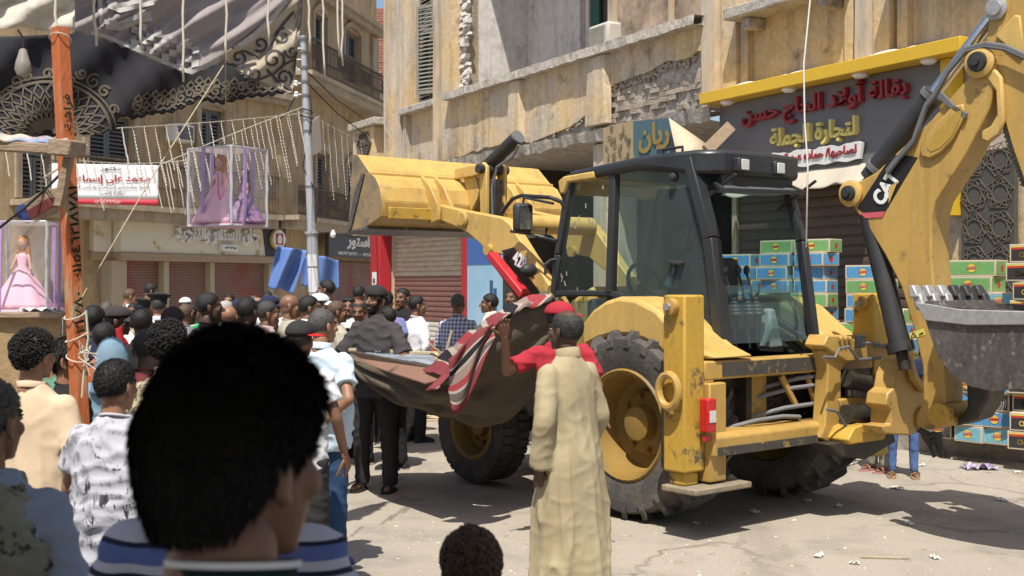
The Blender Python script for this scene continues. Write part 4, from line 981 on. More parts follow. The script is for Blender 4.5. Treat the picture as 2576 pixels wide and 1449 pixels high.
s.px(S(XB - .005, (2312, 840), (2322, 835), (2323, 838), (2313, 843)), XB - .007, XB - .005); B(s, 'pictogram', m_deck, wp)
# boom and stick cylinders, hoses
XM = XB + XBw / 2
s = MB(); s.tube([P3(2186, 540, XM - .05), P3(2222, 690, XM - .05), P3(2262, 862, XM - .05)], .076, 16); s.cyl(P3(2262, 862, XM - .05), P3(2268, 885, XM - .05), .1, .1, 16); bc = B(s, 'boom_cylinder', m_plas)
s = MB(); s.cyl(P3(2268, 885, XM - .05), P3(2278, 930, XM - .05), .045, n=12); B(s, 'rod', m_grime, bc)
s = MB(); s.cyl(P3(2188, 448, XM), P3(2352, 232, XM), .078, n=16); sc_ = B(s, 'stick_cylinder', m_plas)
for t in (.12, .96):
    a, b_ = P3(2188, 448, XM), P3(2352, 232, XM); s = MB(); c = a.lerp(b_, t); d = (b_ - a).normalized(); s.cyl(c - d * .02, c + d * .02, .09, n=16); B(s, 'clamp', m_hose, sc_)
s = MB(); s.cyl(P3(2352, 232, XM), P3(2502, 35, XM), .046, n=16); B(s, 'rod', m_chrome, sc_)
for off in (0, 10):
    s = MB(); s.tube([P3(a, b_ + off * .6, XB - .03) for a, b_ in ((2232, 430), (2262, 392), (2298, 352), (2316, 300), (2330, 262), (2352, 235), (2385, 175), (2430, 122), (2480, 110), (2530, 117), (2576, 138), (2640, 175))], .017, 7); B(s, 'hydraulic_hose', m_hose)
s = MB(); s.px(S(XB - .02, (2352, 240), (2366, 228), (2400, 262), (2435, 285), (2428, 300), (2390, 272)), XB - .03, XB - .01); B(s, 'hose_clamp', m_hose, bevel=.004)
# ---- stick
XS = XB + .03
st_px = [(2489, -60), (2486, 60), (2477, 125), (2500, 205), (2522, 290), (2546, 375), (2580, 470), (2640, 600), (2720, 720), (2800, 690), (2760, 420), (2690, 150), (2640, -80)]
s = MB(); s.px(S(XS, *st_px), XS, XS + .19); stick = B(s, 'stick', m_cat, bevel=.012)
raised([(2506, 92), (2556, 38), (2570, 40), (2582, 130), (2570, 146)], .022, 'pad_rim', m_catp, stick, XS)
raised([(2484, 190), (2496, 178), (2512, 176), (2526, 195), (2534, 300), (2520, 340), (2494, 360), (2476, 352), (2478, 330), (2500, 318), (2516, 290), (2512, 230)], .045, 'side_rib', m_catp, stick, XS)
c = P3(2508, 22, XS); s = MB(); s.lathe([(.075, 0), (.08, .02), (.05, .03), (.05, .05), (.001, .052)], c, (-1, 0, 0), 20); B(s, 'pin', m_tooth, stick)
s = MB()
for k in range(16):
    a = k / 16; p = P3(2522 + 60 * a, 300 + 175 * a, XS); s.obox(p + Vector((.09, .01, 0)), Vector((.09, 0, 0)), Vector((0, .018, .01)), Vector((0, -.006, .012)))
B(s, 'serrated_edge', m_grime, stick, smooth=False)
# ---- rear bucket
XK0, XK1 = -.2, .72
prof = S(XK0, (2311, 764), (2326, 800), (2342, 850), (2362, 900), (2395, 945), (2440, 972), (2500, 985), (2590, 972), (2660, 915), (2690, 830), (2680, 790))
s = MB(); s.px(prof, XK0, XK0 + .035); s.px(prof, XK1 - .035, XK1); 
inn = [(p[0] * .96 + prof[10][0] * .04, p[1] + .02) for p in prof]
for i in range(len(prof) - 1):
    a, b_ = prof[i], prof[i + 1]; c, d = inn[i], inn[i + 1]
    s.hexa([(XK0 + .035, *a), (XK1 - .035, *a), (XK1 - .035, *b_), (XK0 + .035, *b_), (XK0 + .035, *c), (XK1 - .035, *c), (XK1 - .035, *d), (XK0 + .035, *d)])
kb = B(s, 'rear_bucket', m_steel, bevel=.008)
s = MB(); s.px(S(XK0, (2306, 760), (2322, 762), (2420, 778), (2682, 786), (2686, 816), (2440, 818), (2330, 806)), XK0 - .022, XK0 - .002); B(s, 'side_wear_plate', m_tooth, kb, bevel=.006)
y0, z0 = prof[0]
for k in range(6):
    xx = XK0 + .05 + k * .16; s = MB()
    s.hexa([(xx - .045, y0 - .05, z0 - .06), (xx + .045, y0 - .05, z0 - .06), (xx + .045, y0 + .03, z0 - .04), (xx - .045, y0 + .03, z0 - .04), (xx - .035, y0 + .0, z0 + .07), (xx + .035, y0 + .0, z0 + .07), (xx + .035, y0 + .06, z0 + .06), (xx - .035, y0 + .06, z0 + .06)])
    t = B(s, 'tooth', m_tooth if k < 3 else m_plas, kb, bevel=.012)
    s = MB(); s.hexa([(xx - .054, y0 + .0, z0 + .045), (xx + .054, y0 + .0, z0 + .045), (xx + .054, y0 + .07, z0 + .035), (xx - .054, y0 + .07, z0 + .035), (xx - .038, y0 + .05, z0 + .125), (xx + .038, y0 + .05, z0 + .125), (xx + .038, y0 + .09, z0 + .12), (xx - .038, y0 + .09, z0 + .12)])
    B(s, 'tooth_cap', m_tooth if k < 3 else m_plas, t, bevel=.01)
s = MB(); s.px(S(.1, (2372, 900), (2440, 930), (2428, 1010), (2400, 1062), (2345, 1080), (2376, 1030)), .38, .62); B(s, 'boom_foot', m_grime, bevel=.02)
s = MB(); s.cyl((.3, FV.pxx(2400, 1040, .5)[0], FV.pxx(2400, 1040, .5)[1]), (.72, FV.pxx(2400, 1040, .5)[0], FV.pxx(2400, 1040, .5)[1]), .085, n=16); B(s, 'foot_pin', m_worn)
s = MB()
for k in range(9):
    p = P3(2318 + k * 5, 1086 + (k % 3) * 3, .3); s.tube([p, p + Vector((.01, -.02, -.05 - .01 * (k % 4))), p + Vector((.03, -.05, -.10 - .03 * (k % 3)))], .014, 5)
s.tube([P3(2310, 1080, .3), P3(2340, 1098, .28), P3(2362, 1092, .28), P3(2366, 1130, .28), P3(2372, 1150, .28)], [.02, .03, .03, .022, .008], 7); B(s, 'torn_rag', m_grime)
# ---- loader arms, bucket and linkage
XA = -.56
arm_px = [(1072, 520), (1084, 511), (1160, 528), (1262, 547), (1282, 562), (1330, 640), (1396, 738), (1450, 830), (1425, 838), (1368, 752), (1322, 690), (1268, 642), (1224, 634), (1206, 612), (1178, 588), (1150, 572), (1086, 546), (1072, 538)]
for xa in (XA, .46):
    s = MB(); s.px(S(XA, *arm_px), xa, xa + .11); la = B(s, 'loader_arm', m_catp, bevel=.012)
    for px_, py_, r_ in ((1084, 528, .07), (1166, 551, .075)):
        y, z = FV.pxx(px_, py_, XA); s = MB(); s.lathe([(r_, 0), (r_ + .005, .02), (r_ * .8, .035), (.001, .036)], (xa, y, z), (-1, 0, 0), 20); B(s, 'pin_boss', m_catp, la)
    y, z = FV.pxx(1232, 628, XA); s = MB(); s.lathe([(.05, 0), (.05, .04), (.001, .041)], (xa, y, z), (-1, 0, 0), 16); B(s, 'pin_boss', m_cat, la)
y, z = FV.pxx(1275, 562, XA)
s = MB(); s.cyl((XA + .11, y, z), (.46, y, z), .085, n=20); B(s, 'cross_tube', m_catp)
dk = MB(); dk.px(S(XA - .003, (1262, 630), (1292, 622), (1330, 668), (1345, 700), (1318, 694), (1290, 672)), XA - .003, XA - .0005); dk = B(dk, 'decal', m_deck)
c = P3(1308, 656, XA - .006); eu = (P3(1340, 690, XA) - P3(1290, 636, XA)).normalized(); ev = Vector((0, -eu.z, eu.y)); ev = ev if ev.z > 0 else -ev
eu = Vector((0, -.92, -.39)).normalized(); ev = Vector((0, -.25, .97))
s = MB(); put_text(s, '428', lambda x, z, d: c + Vector((-.001 - d, 0, 0)) + eu * x + ev * z, .2, .125, False, .002, .035); B(s, 'model_number', m_decw, dk)
s = MB(); s.beam(P3(1236, 640, XA - .1), P3(1322, 745, XA - .1), .07, .1, (1, 0, 0)); B(s, 'safety_strut', m_strut, bevel=.012)
s = MB(); s.cyl(P3(1245, 650, XA + .05), P3(1345, 790, XA + .05), .05, n=14); lc = B(s, 'lift_cylinder', m_plas)
s = MB(); s.cyl(P3(1330, 768, .52), P3(1440, 880, .52), .05, n=14); B(s, 'lift_cylinder', m_plas)
XW = 1.14
# bucket: an open shell, its back toward the camera
bp = S(-XW, (888, 388), (900, 390), (926, 428), (930, 436), (944, 446), (955, 470), (961, 505), (958, 545), (925, 568), (878, 583))
s = MB(); s.px(bp, -XW, -XW + .03); s.px(bp, XW - .03, XW)
th = .03
for i in range(len(bp) - 1):
    a, b_ = Vector(bp[i]), Vector(bp[i + 1]); d = (b_ - a).normalized(); n_ = Vector((d.y, -d.x)) * th
    if n_.x < 0 and i < 7: n_ = -n_
    if i >= 7: n_ = Vector((0, th))
    s.hexa([(-XW + .03, *a), (XW - .03, *a), (XW - .03, *b_), (-XW + .03, *b_), (-XW + .03, *(a + n_)), (XW - .03, *(a + n_)), (XW - .03, *(b_ + n_)), (-XW + .03, *(b_ + n_))])
lbk = B(s, 'loader_bucket', m_catp, bevel=.006)
s = MB(); s.px(bp, -XW - .006, -XW - .0005); B(s, 'side_plate', M('dusty_side_plate', (.30, .21, .10), .8, (.22, .17, .11), 3, .8, .15, 20, .2, 18, dirt=(.13, .11, .09), dsc=4, dth=.58), lbk)
s = MB(); a, b_ = Vector(bp[8]), Vector(bp[9]); s.hexa([(-XW - .01, a.x, a.y - .028), (XW + .01, a.x, a.y - .028), (XW + .01, b_.x + .14, b_.y - .02), (-XW - .01, b_.x + .14, b_.y - .02), (-XW - .01, a.x, a.y - .003), (XW + .01, a.x, a.y - .003), (XW + .01, b_.x + .14, b_.y - .01), (-XW - .01, b_.x + .14, b_.y - .01)]); B(s, 'cutting_edge', m_steel, lbk)
s = MB(); s.px(S(-XW, (900, 470), (916, 434), (920, 438), (886, 578), (878, 580)), -XW - .022, -XW - .0065); B(s, 'side_cutter', m_steel, lbk)
a, b_ = bp[6], bp[7]
s = MB(); s.box(-XW + .05, XW - .05, a[0] - .06, a[0] - .02, b_[1] - .02, b_[1] + .09); B(s, 'back_strip', m_worn, lbk, bevel=.006)
a = bp[3]; s = MB(); s.box(-XW, XW, a[0] - .03, a[0] + .01, a[1] - .02, a[1] + .015); B(s, 'stiffener', m_catp, lbk, bevel=.008)
yb = min(p[0] for p in bp); zm_ = bp[5][1]
for xx in (-.62, -.46, .40, .56):
    s = MB(); s.px([(yb + .12, zm_ + .14), (yb - .02, zm_ + .04), (yb - .16, zm_ - .16), (yb - .16, zm_ - .3), (yb + .02, zm_ - .34)], xx, xx + .04); B(s, 'bucket_bracket', m_catp, lbk, bevel=.006)
for xx in (-.12, .10):
    s = MB(); s.px([(yb + .12, zm_ + .22), (yb - .03, zm_ + .24), (yb - .10, zm_ + .14), (yb - .16, zm_ - .04), (yb - .02, zm_ - .2)], xx, xx + .04); B(s, 'bucket_bracket', m_catp, lbk, bevel=.006)
for dx, xx in ((0, -.16), (.2, .06)):
    s = MB(); y, z = FV.pxx(1214, 425, -.16); y2, z2 = FV.pxx(1216, 560, -.16)
    s.px([(y - .06, z + .02), (y, z + .07), (y + .06, z + .02), (y2 + .05, z2), (y2 - .05, z2)], xx, xx + .04); B(s, 'tilt_lever', m_catp, bevel=.008)
    y3, z3 = FV.pxx(1145, 425, -.16)
    s = MB(); s.px([(y + .03, z + .04), (y + .15, z + .05), (y3, z3 + .0), (y3, z3 - .1), (y + .14, z - .06), (y, z - .04)], xx - .01, xx + .03); B(s, 'tilt_link', m_catp, bevel=.008)
y, z = FV.pxx(1214, 425, -.16); s = MB(); s.cyl((-.22, y, z), (.14, y, z), .045, n=16); B(s, 'tilt_pin', m_plas)
s = MB(); s.cyl(P3(1212, 432, -.03), P3(1302, 346, -.03), .068, n=18); tc_ = B(s, 'tilt_cylinder', m_plas)
a, b_ = P3(1212, 432, -.03), P3(1302, 346, -.03); d = (b_ - a).normalized()
s = MB(); s.cyl(b_, b_ + d * .02, .072, .068, 18); B(s, 'end_cap', m_hose, tc_)
s = MB(); s.cyl(a - d * .02, P3(1190, 490, -.03), .032, n=12); B(s, 'rod', m_chrome, tc_)
s = MB(); s.tube([P3(1305, 365, -.1), P3(1290, 395, -.1), P3(1250, 420, -.1), P3(1238, 470, -.12), P3(1240, 560, -.12)], .014, 6); B(s, 'hydraulic_hose', m_hose)
s = MB(); s.tube([P3(1268, 400, .05), P3(1232, 440, .05), P3(1228, 500, .03), P3(1236, 560, 0)], .014, 6); B(s, 'hydraulic_hose', m_grime)
s = MB(); y, z = FV.pxx(1228, 560, -.16); s.box(-.12, -.02, y - .05, y + .05, z - .1, z + .42); B(s, 'link_post', m_grime, bevel=.01)
# ================================================================== PEOPLE
def remesh(mb, voxel, it=2):
    me = bpy.data.meshes.new('tmp'); me.from_pydata([tuple(v) for v in mb.v], [], mb.f)
    o = bpy.data.objects.new('tmp', me); COL.objects.link(o)
    md = o.modifiers.new('r', 'REMESH'); md.mode = 'VOXEL'; md.voxel_size = voxel
    if it:
        ms = o.modifiers.new('s', 'SMOOTH'); ms.iterations = it; ms.factor = .6
    ev = o.evaluated_get(bpy.context.evaluated_depsgraph_get())
    m2 = bpy.data.meshes.new_from_object(ev)
    r = MB(); r.add([v.co.copy() for v in m2.vertices], [tuple(p.vertices) for p in m2.polygons])
    r.n = [v.normal.copy() for v in m2.vertices]
    bpy.data.objects.remove(o); bpy.data.meshes.remove(me); bpy.data.meshes.remove(m2)
    return r
def caps(mb, a, b_, ra, rb, n=10):                 # capsule
    a, b_ = Vector(a), Vector(b_); d = (b_ - a); L_ = d.length
    if L_ < 1e-6: return mb.ell(a, ra, ra, ra, n, 6)
    d.normalize()
    pts = [a - d * ra * .95, a - d * ra * .7, a - d * ra * .3, a, b_, b_ + d * rb * .3, b_ + d * rb * .7, b_ + d * rb * .95]
    rr = [ra * .3, ra * .71, ra * .95, ra, rb, rb * .95, rb * .71, rb * .3]
    return mb.tube(pts, rr, n)
def oval(c, rx, ry, n=20, p=2.4):
    out = []
    for k in range(n):
        q = 2 * PI * k / n; co, si = math.cos(q), math.sin(q)
        out.append(Vector((c[0] + rx * math.copysign(abs(co) ** (2 / p), co), c[1] + ry * math.copysign(abs(si) ** (2 / p), si), c[2])))
    return out
def folds(mb, amp, seed, kind='shirt', sc=1.0):
    for i, v in enumerate(mb.v):
        n = mb.n[i]; p = v / sc
        a = noise.noise(Vector((p.x * 5 + seed, p.y * 5, p.z * 3.2)))
        if kind == 'robe':
            b_ = noise.noise(Vector((p.x * 11 + p.z * .8, p.y * 11 + seed, p.z * 1.5))); f = (1 - abs(b_)) ** 5 * max(.15, min(1, (1.35 - p.z) * 1.3)) * 1.2 - .4
            f += ((1 - abs(noise.noise(Vector((p.x * 5 + p.z * 8, p.y * 5, p.z * 7 - p.x * 7 + seed))))) ** 5 - .25) * .26
        else:
            b_ = noise.noise(Vector((p.x * 6 + p.z * 9, p.y * 7 + seed, p.z * 10 - p.x * 5))); f = (1 - abs(b_)) ** 4 - .3
            if kind == 'legs': f *= .8
            w_ = max(0, 1 - abs(p.z - .95) / .22); f += w_ * ((1 - abs(noise.noise(Vector((p.x * 3, p.y * 3 + seed, p.z * 19))))) ** 3 - .3) * .9
        mb.v[i] = v + n * amp * (a * .8 + f * 1.1)
HL = [(0, .060), (.55, .056), (.95, .036), (1.25, .012), (1.5, .004), (1.75, -.022), (2.1, -.055), (3.15, -.082)]
def hairline(q):
    for (a, x), (b_, y) in zip(HL[:-1], HL[1:]):
        if q <= b_: return x + (y - x) * (q - a) / (b_ - a)
    return HL[-1][1]
SKINS = {'tan': ((.30, .155, .090), (.25, .125, .07)), 'brown': ((.21, .108, .064), (.17, .085, .05)), 'dark': ((.095, .050, .033), (.07, .038, .025)), 'fair': ((.42, .24, .155), (.36, .19, .12))}
def skin(k): a, b_ = SKINS[k]; return M('skin_' + k, a, .5, b_, 8, .6, .06, 60, .05, 90, spec=.4)
m_eye = M('eye_white', (.30, .28, .26), .3, fine=0)
m_brow = M('dark_brow', (.018, .014, .012), .8, fine=0)
m_lip = M('lip', (.22, .085, .07), .5, fine=0)
HAIR = {'black': ((.008, .007, .007), (.016, .014, .013)), 'darkbrown': ((.075, .046, .029), (.12, .075, .047)), 'grey': ((.12, .11, .10), (.045, .04, .037)), 'salt': ((.055, .05, .048), (.025, .022, .02)), 'white': ((.45, .44, .42), (.3, .29, .28))}
def hairm(k): a, b_ = HAIR[k]; return M('hair_' + k, a, .55, b_, 14, .6, .35, 90, .5, 70, spec=.35)
def cloth(name, c, c2=None, rough=.92, bump=.10, **k): return M(name, c, rough, c2 or tuple(x * .84 for x in c), 3, .6, .03, 60, bump, 22, sheen=.0, spec=.2, **k)

def hand(mb, wrist, d, n, s, curl=.35, spread=.08, side=1):
    """palm and five separate fingers; d points to the fingertips, n out of the palm"""
    d = Vector(d).normalized(); n = Vector(n); n = (n - d * n.dot(d)).normalized(); t = d.cross(n) * side
    w = Vector(wrist)
    mb.loft([[w + d * (a * s) + t * (math.cos(q) * b_ * s) + n * (math.sin(q) * c * s) for q in [k * PI / 5 for k in range(10)]] for a, b_, c in ((-.02, .024, .02), (.015, .030, .018), (.05, .040, .016), (.085, .042, .014), (.10, .036, .011))])
    for k, (off, L_) in enumerate(((-.031, .062), (-.010, .078), (.011, .083), (.031, .074))):
        p = w + d * (.09 * s) + t * (off * s); dd = d + t * off * spread * 10; dd.normalize(); r = (.0088 - .0005 * (k == 0)) * s
        for f, seg in enumerate((.45, .32, .25)):
            q = curl * (.7 + .5 * f); dd = (dd * math.cos(q) + n * math.sin(q)).normalized()
            p2 = p + dd * L_ * seg * s; caps(mb, p, p2, r, r * .93, 7); p = p2; r *= .93
    p = w + d * (.03 * s) + t * (.034 * s); dd = (d * .6 + t * .75 + n * .3).normalized()
    for f, seg in enumerate((.04, .032, .026)):
        p2 = p + dd * seg * s; caps(mb, p, p2, (.0115 - .001 * f) * s, (.0105 - .001 * f) * s, 7); p = p2; dd = (dd + d * .35 + n * curl * .5).normalized()

def make_head(hc, s, yaw, pitch, voxel, beard, eyes=True, tilt=0.0, smile=False):
    rot = Matrix.Rotation(yaw, 3, 'Z') @ Matrix.Rotation(pitch, 3, 'X') @ Matrix.Rotation(tilt, 3, 'Y')
    m = MB()
    m.ell((0, -.012, .035), .074, .094, .083, 20, 14); m.ell((0, -.030, -.02), .060, .060, .07, 16, 10); m.ell((0, .035, -.03), .057, .058, .083, 16, 12); m.ell((0, .040, -.075), .046, .046, .036)
    m.ell((0, .077, -.097), .019, .014, .014); caps(m, (0, .088, .014), (0, .113, -.024), .009, .014); m.ell((0.013, .098, -.028), .010, .011, .009); m.ell((-.013, .098, -.028), .010, .011, .009)
    m.ell((0, .074, .026), .050, .020, .011)
    for sd in (-1, 1):
        m.ell((sd * .036, .060, -.022), .024, .026, .024); m.ell((sd * .077, -.010, -.006), .010, .021, .033, 10, 8, Matrix.Rotation(sd * .35, 3, 'Z')); m.ell((sd * .074, -.002, -.034), .008, .010, .012)
    m.ell((0, .089, -.060), .023, .013, .008); m.ell((0, .088, -.072), .020, .012, .008)
    caps(m, (0, -.018, -.06), (0, -.035, -.17), .050, .056)
    m = remesh(m, voxel, 1)
    mi = []
    for f in m.f:
        c = sum((m.v[i] for i in f), Vector()) / len(f); k = 0
        if .012 < abs(c.x) < .048 and .024 < c.z < .0345 and c.y > .05: k = 1
        elif abs(c.x) < (.026 if smile else .021) and -.073 < c.z < -.056 and c.y > .085: k = 2
        elif beard and c.y > (.035 if c.z > -.05 else .0) and c.z < -.038 - (0 if abs(c.x) > .03 or c.z < -.08 else .0) and c.z > -.125 and not (abs(c.x) < .016 and c.z > -.05): k = 1
        elif beard and abs(c.x) > .052 and c.z < .02 and c.y > 0.005 and c.y < .06: k = 1
        mi.append(k)
    m.m = mi
    if eyes:
        for sd in (-1, 1):
            m.ell((sd * .030, .0775, .007), .0145, .010, .0085, 10, 7, mi=3); m.ell((sd * .030, .0855, .007), .006, .004, .0068, 8, 6, mi=1)
            m.ell((sd * .030, .080, .0155), .017, .010, .0035, 10, 6, mi=1)
        if smile: m.ell((0, .0965, -.0655), .017, .004, .004, 8, 5, mi=3)
    m.v = [hc + (rot @ v) * s for v in m.v]
    return m, rot

def hair_mesh(hc, s, rot, kind, seed, detail):
    m = MB(); nu, nv = (40, 26) if detail else (24, 16)
    thick = {'short': .007, 'crop': .003, 'curly': .015, 'full': .011, 'sides': .005, 'slick': .010, 'long': .014, 'balding': .005}.get(kind, .008)
    rnd = random.Random(seed)
    def sd(u, v):
        q = 2 * PI * u; t = -PI / 2 * .62 + (PI / 2 * 1.62) * v
        dx, dy, dz = math.cos(t) * math.sin(q), math.cos(t) * math.cos(q), math.sin(t)
        sq = 1.0 if (kind != 'full' or t > 0) else math.cos(t) ** -.55
        p = Vector((.0755 * dx * sq, -.013 + .0955 * dy * sq, .028 + .0915 * dz)); hl = hairline(math.acos(max(-1, min(1, dy / max(1e-6, math.hypot(dx, dy))))))
        up = p.z - hl; k = max(0, min(1, up / .028)); tp = thick * k + (-.006 if up < .002 else 0)
        if kind in ('sides', 'balding') and p.z > (.075 if kind == 'sides' else .095): tp = -.008
        if kind == 'full' and dy > -.2: tp += .010 * max(0, dz) * k
        nn = noise.noise(Vector((p.x * 45, p.y * 45 + seed, p.z * 45))); nb = noise.noise(Vector((p.x * 16 + seed, p.y * 16, p.z * 16)))
        if tp > 0: tp *= 1 + (.25 * nn + .35 * nb) * (.4 if kind == 'full' else 1)
        return p + Vector((dx, dy, dz)).normalized() * tp, up
    keep = {}
    for j in range(nv + 1):
        for i in range(nu):
            keep[i, j] = sd(i / nu, j / nv)
    vs = [keep[i, j][0] for j in range(nv + 1) for i in range(nu)]; fs = []
    for j in range(nv):
        for i in range(nu):
            ids = [(i, j), ((i + 1) % nu, j), ((i + 1) % nu, j + 1), (i, j + 1)]
            if max(keep[a][1] for a in ids) > -.008: fs.append(tuple(b_ * nu + a for a, b_ in ids))
    m.add(vs, fs)
    if kind in ('curly', 'full', 'short', 'slick', 'crop', 'sides', 'balding', 'long') and detail:
        n = {'curly': 1500, 'full': 9000, 'slick': 1500}.get(kind, 1600) * detail
        cnt = 0
        while cnt < n:
            u = rnd.random(); v = math.acos(1 - 2 * rnd.random()) / PI; v = (math.asin(2 * rnd.random() - 1) + PI / 2 * .62) / (PI / 2 * 1.62)
            if v < 0: continue
            p, up = sd(u, v)
            if up < .002 or (kind in ('sides', 'balding') and p.z > .07): continue
            cnt += 1; nrm = (p - Vector((0, -.013, .025))); nrm = Vector((nrm.x / .0755 ** 2, nrm.y / .0955 ** 2, nrm.z / .0915 ** 2)).normalized(); tg = Vector((rnd.gauss(0, 1), rnd.gauss(0, 1), rnd.gauss(0, 1))); tg = (tg - nrm * tg.dot(nrm)).normalized()
            if kind == 'curly':
                b2 = nrm.cross(tg); r = rnd.uniform(.004, .0085); c = p + nrm * rnd.uniform(-.002, .006); w_ = rnd.uniform(.0022, .0035)
                pts = [c + (tg * math.cos(q) + (nrm * .7 + b2 * .5) * math.sin(q)) * r for q in [k * 1.15 for k in range(5)]]
                m.tube(pts, [w_, w_, w_, w_, w_ * .5], 4)
            else:
                L_ = {'short': .010, 'crop': .005, 'full': .022, 'slick': .035, 'sides': .006, 'balding': .006, 'long': .03}.get(kind, .01) * rnd.uniform(.6, 1.3)
                down = Vector((0, -.35, -1)); down = (down - nrm * down.dot(nrm))
                fl = (nrm * (.25 if kind in ('slick',) else .24 if kind == 'full' else .75) + tg * (.3 if kind == 'full' else .45) + down * (.9 if kind in ('slick', 'full') else .35) + (Vector((.5, .5, .5)) * .4 if kind == 'full' and p.z > .07 else Vector())).normalized(); wv = fl.cross(nrm).normalized() * (.0013 if kind != 'full' else .0011)
                a = p - nrm * .002; e = a + fl * L_ + Vector((0, 0, -.2 * L_))
                m.add([a - wv, a + wv, (a + e) / 2 + nrm * L_ * .12 + wv * .8, e, (a + e) / 2 + nrm * L_ * .12 - wv * .8], [(0, 1, 2, 3, 4)])
    if kind == 'full':
        for v in m.v: v.z = v.z * (1.0 if v.z > 0 else 1.14)
    m.v = [hc + (rot @ v) * s for v in m.v]
    return m

def cap_mesh(hc, s, rot, byaw, brim_mat=1, flat=False):
    m = MB(); r2 = rot @ Matrix.Rotation(byaw, 3, 'Z')
    def dome(u, v):
        q = 2 * PI * u; t = -.12 + (PI / 2 + .12) * v; k = 1 + .012 * math.cos(q * 6)
        return hc + (rot @ Vector((.087 * k * math.cos(t) * math.sin(q), -.010 + .108 * k * math.cos(t) * math.cos(q), .052 + .078 * math.sin(t)))) * s
    m.grid(dome, 30, 10)
    m.ell(hc + (rot @ Vector((0, -.01, .132))) * s, .008 * s, .008 * s, .005 * s, 8, 5)
    def brim(u, v):
        a = (u - .5) * 2.0; x = .078 * math.sin(a * 1.25); y = .083 * math.cos(a * 1.0) + .075 * v * math.cos(a * .95)
        return hc + (r2 @ Vector((x * (1 + .1 * v), y, .045 - .012 * v - (0 if flat else 6.5 * x * x)))) * s
    k = len(m.f); m.grid(brim, 14, 5, brim_mat)
    return m

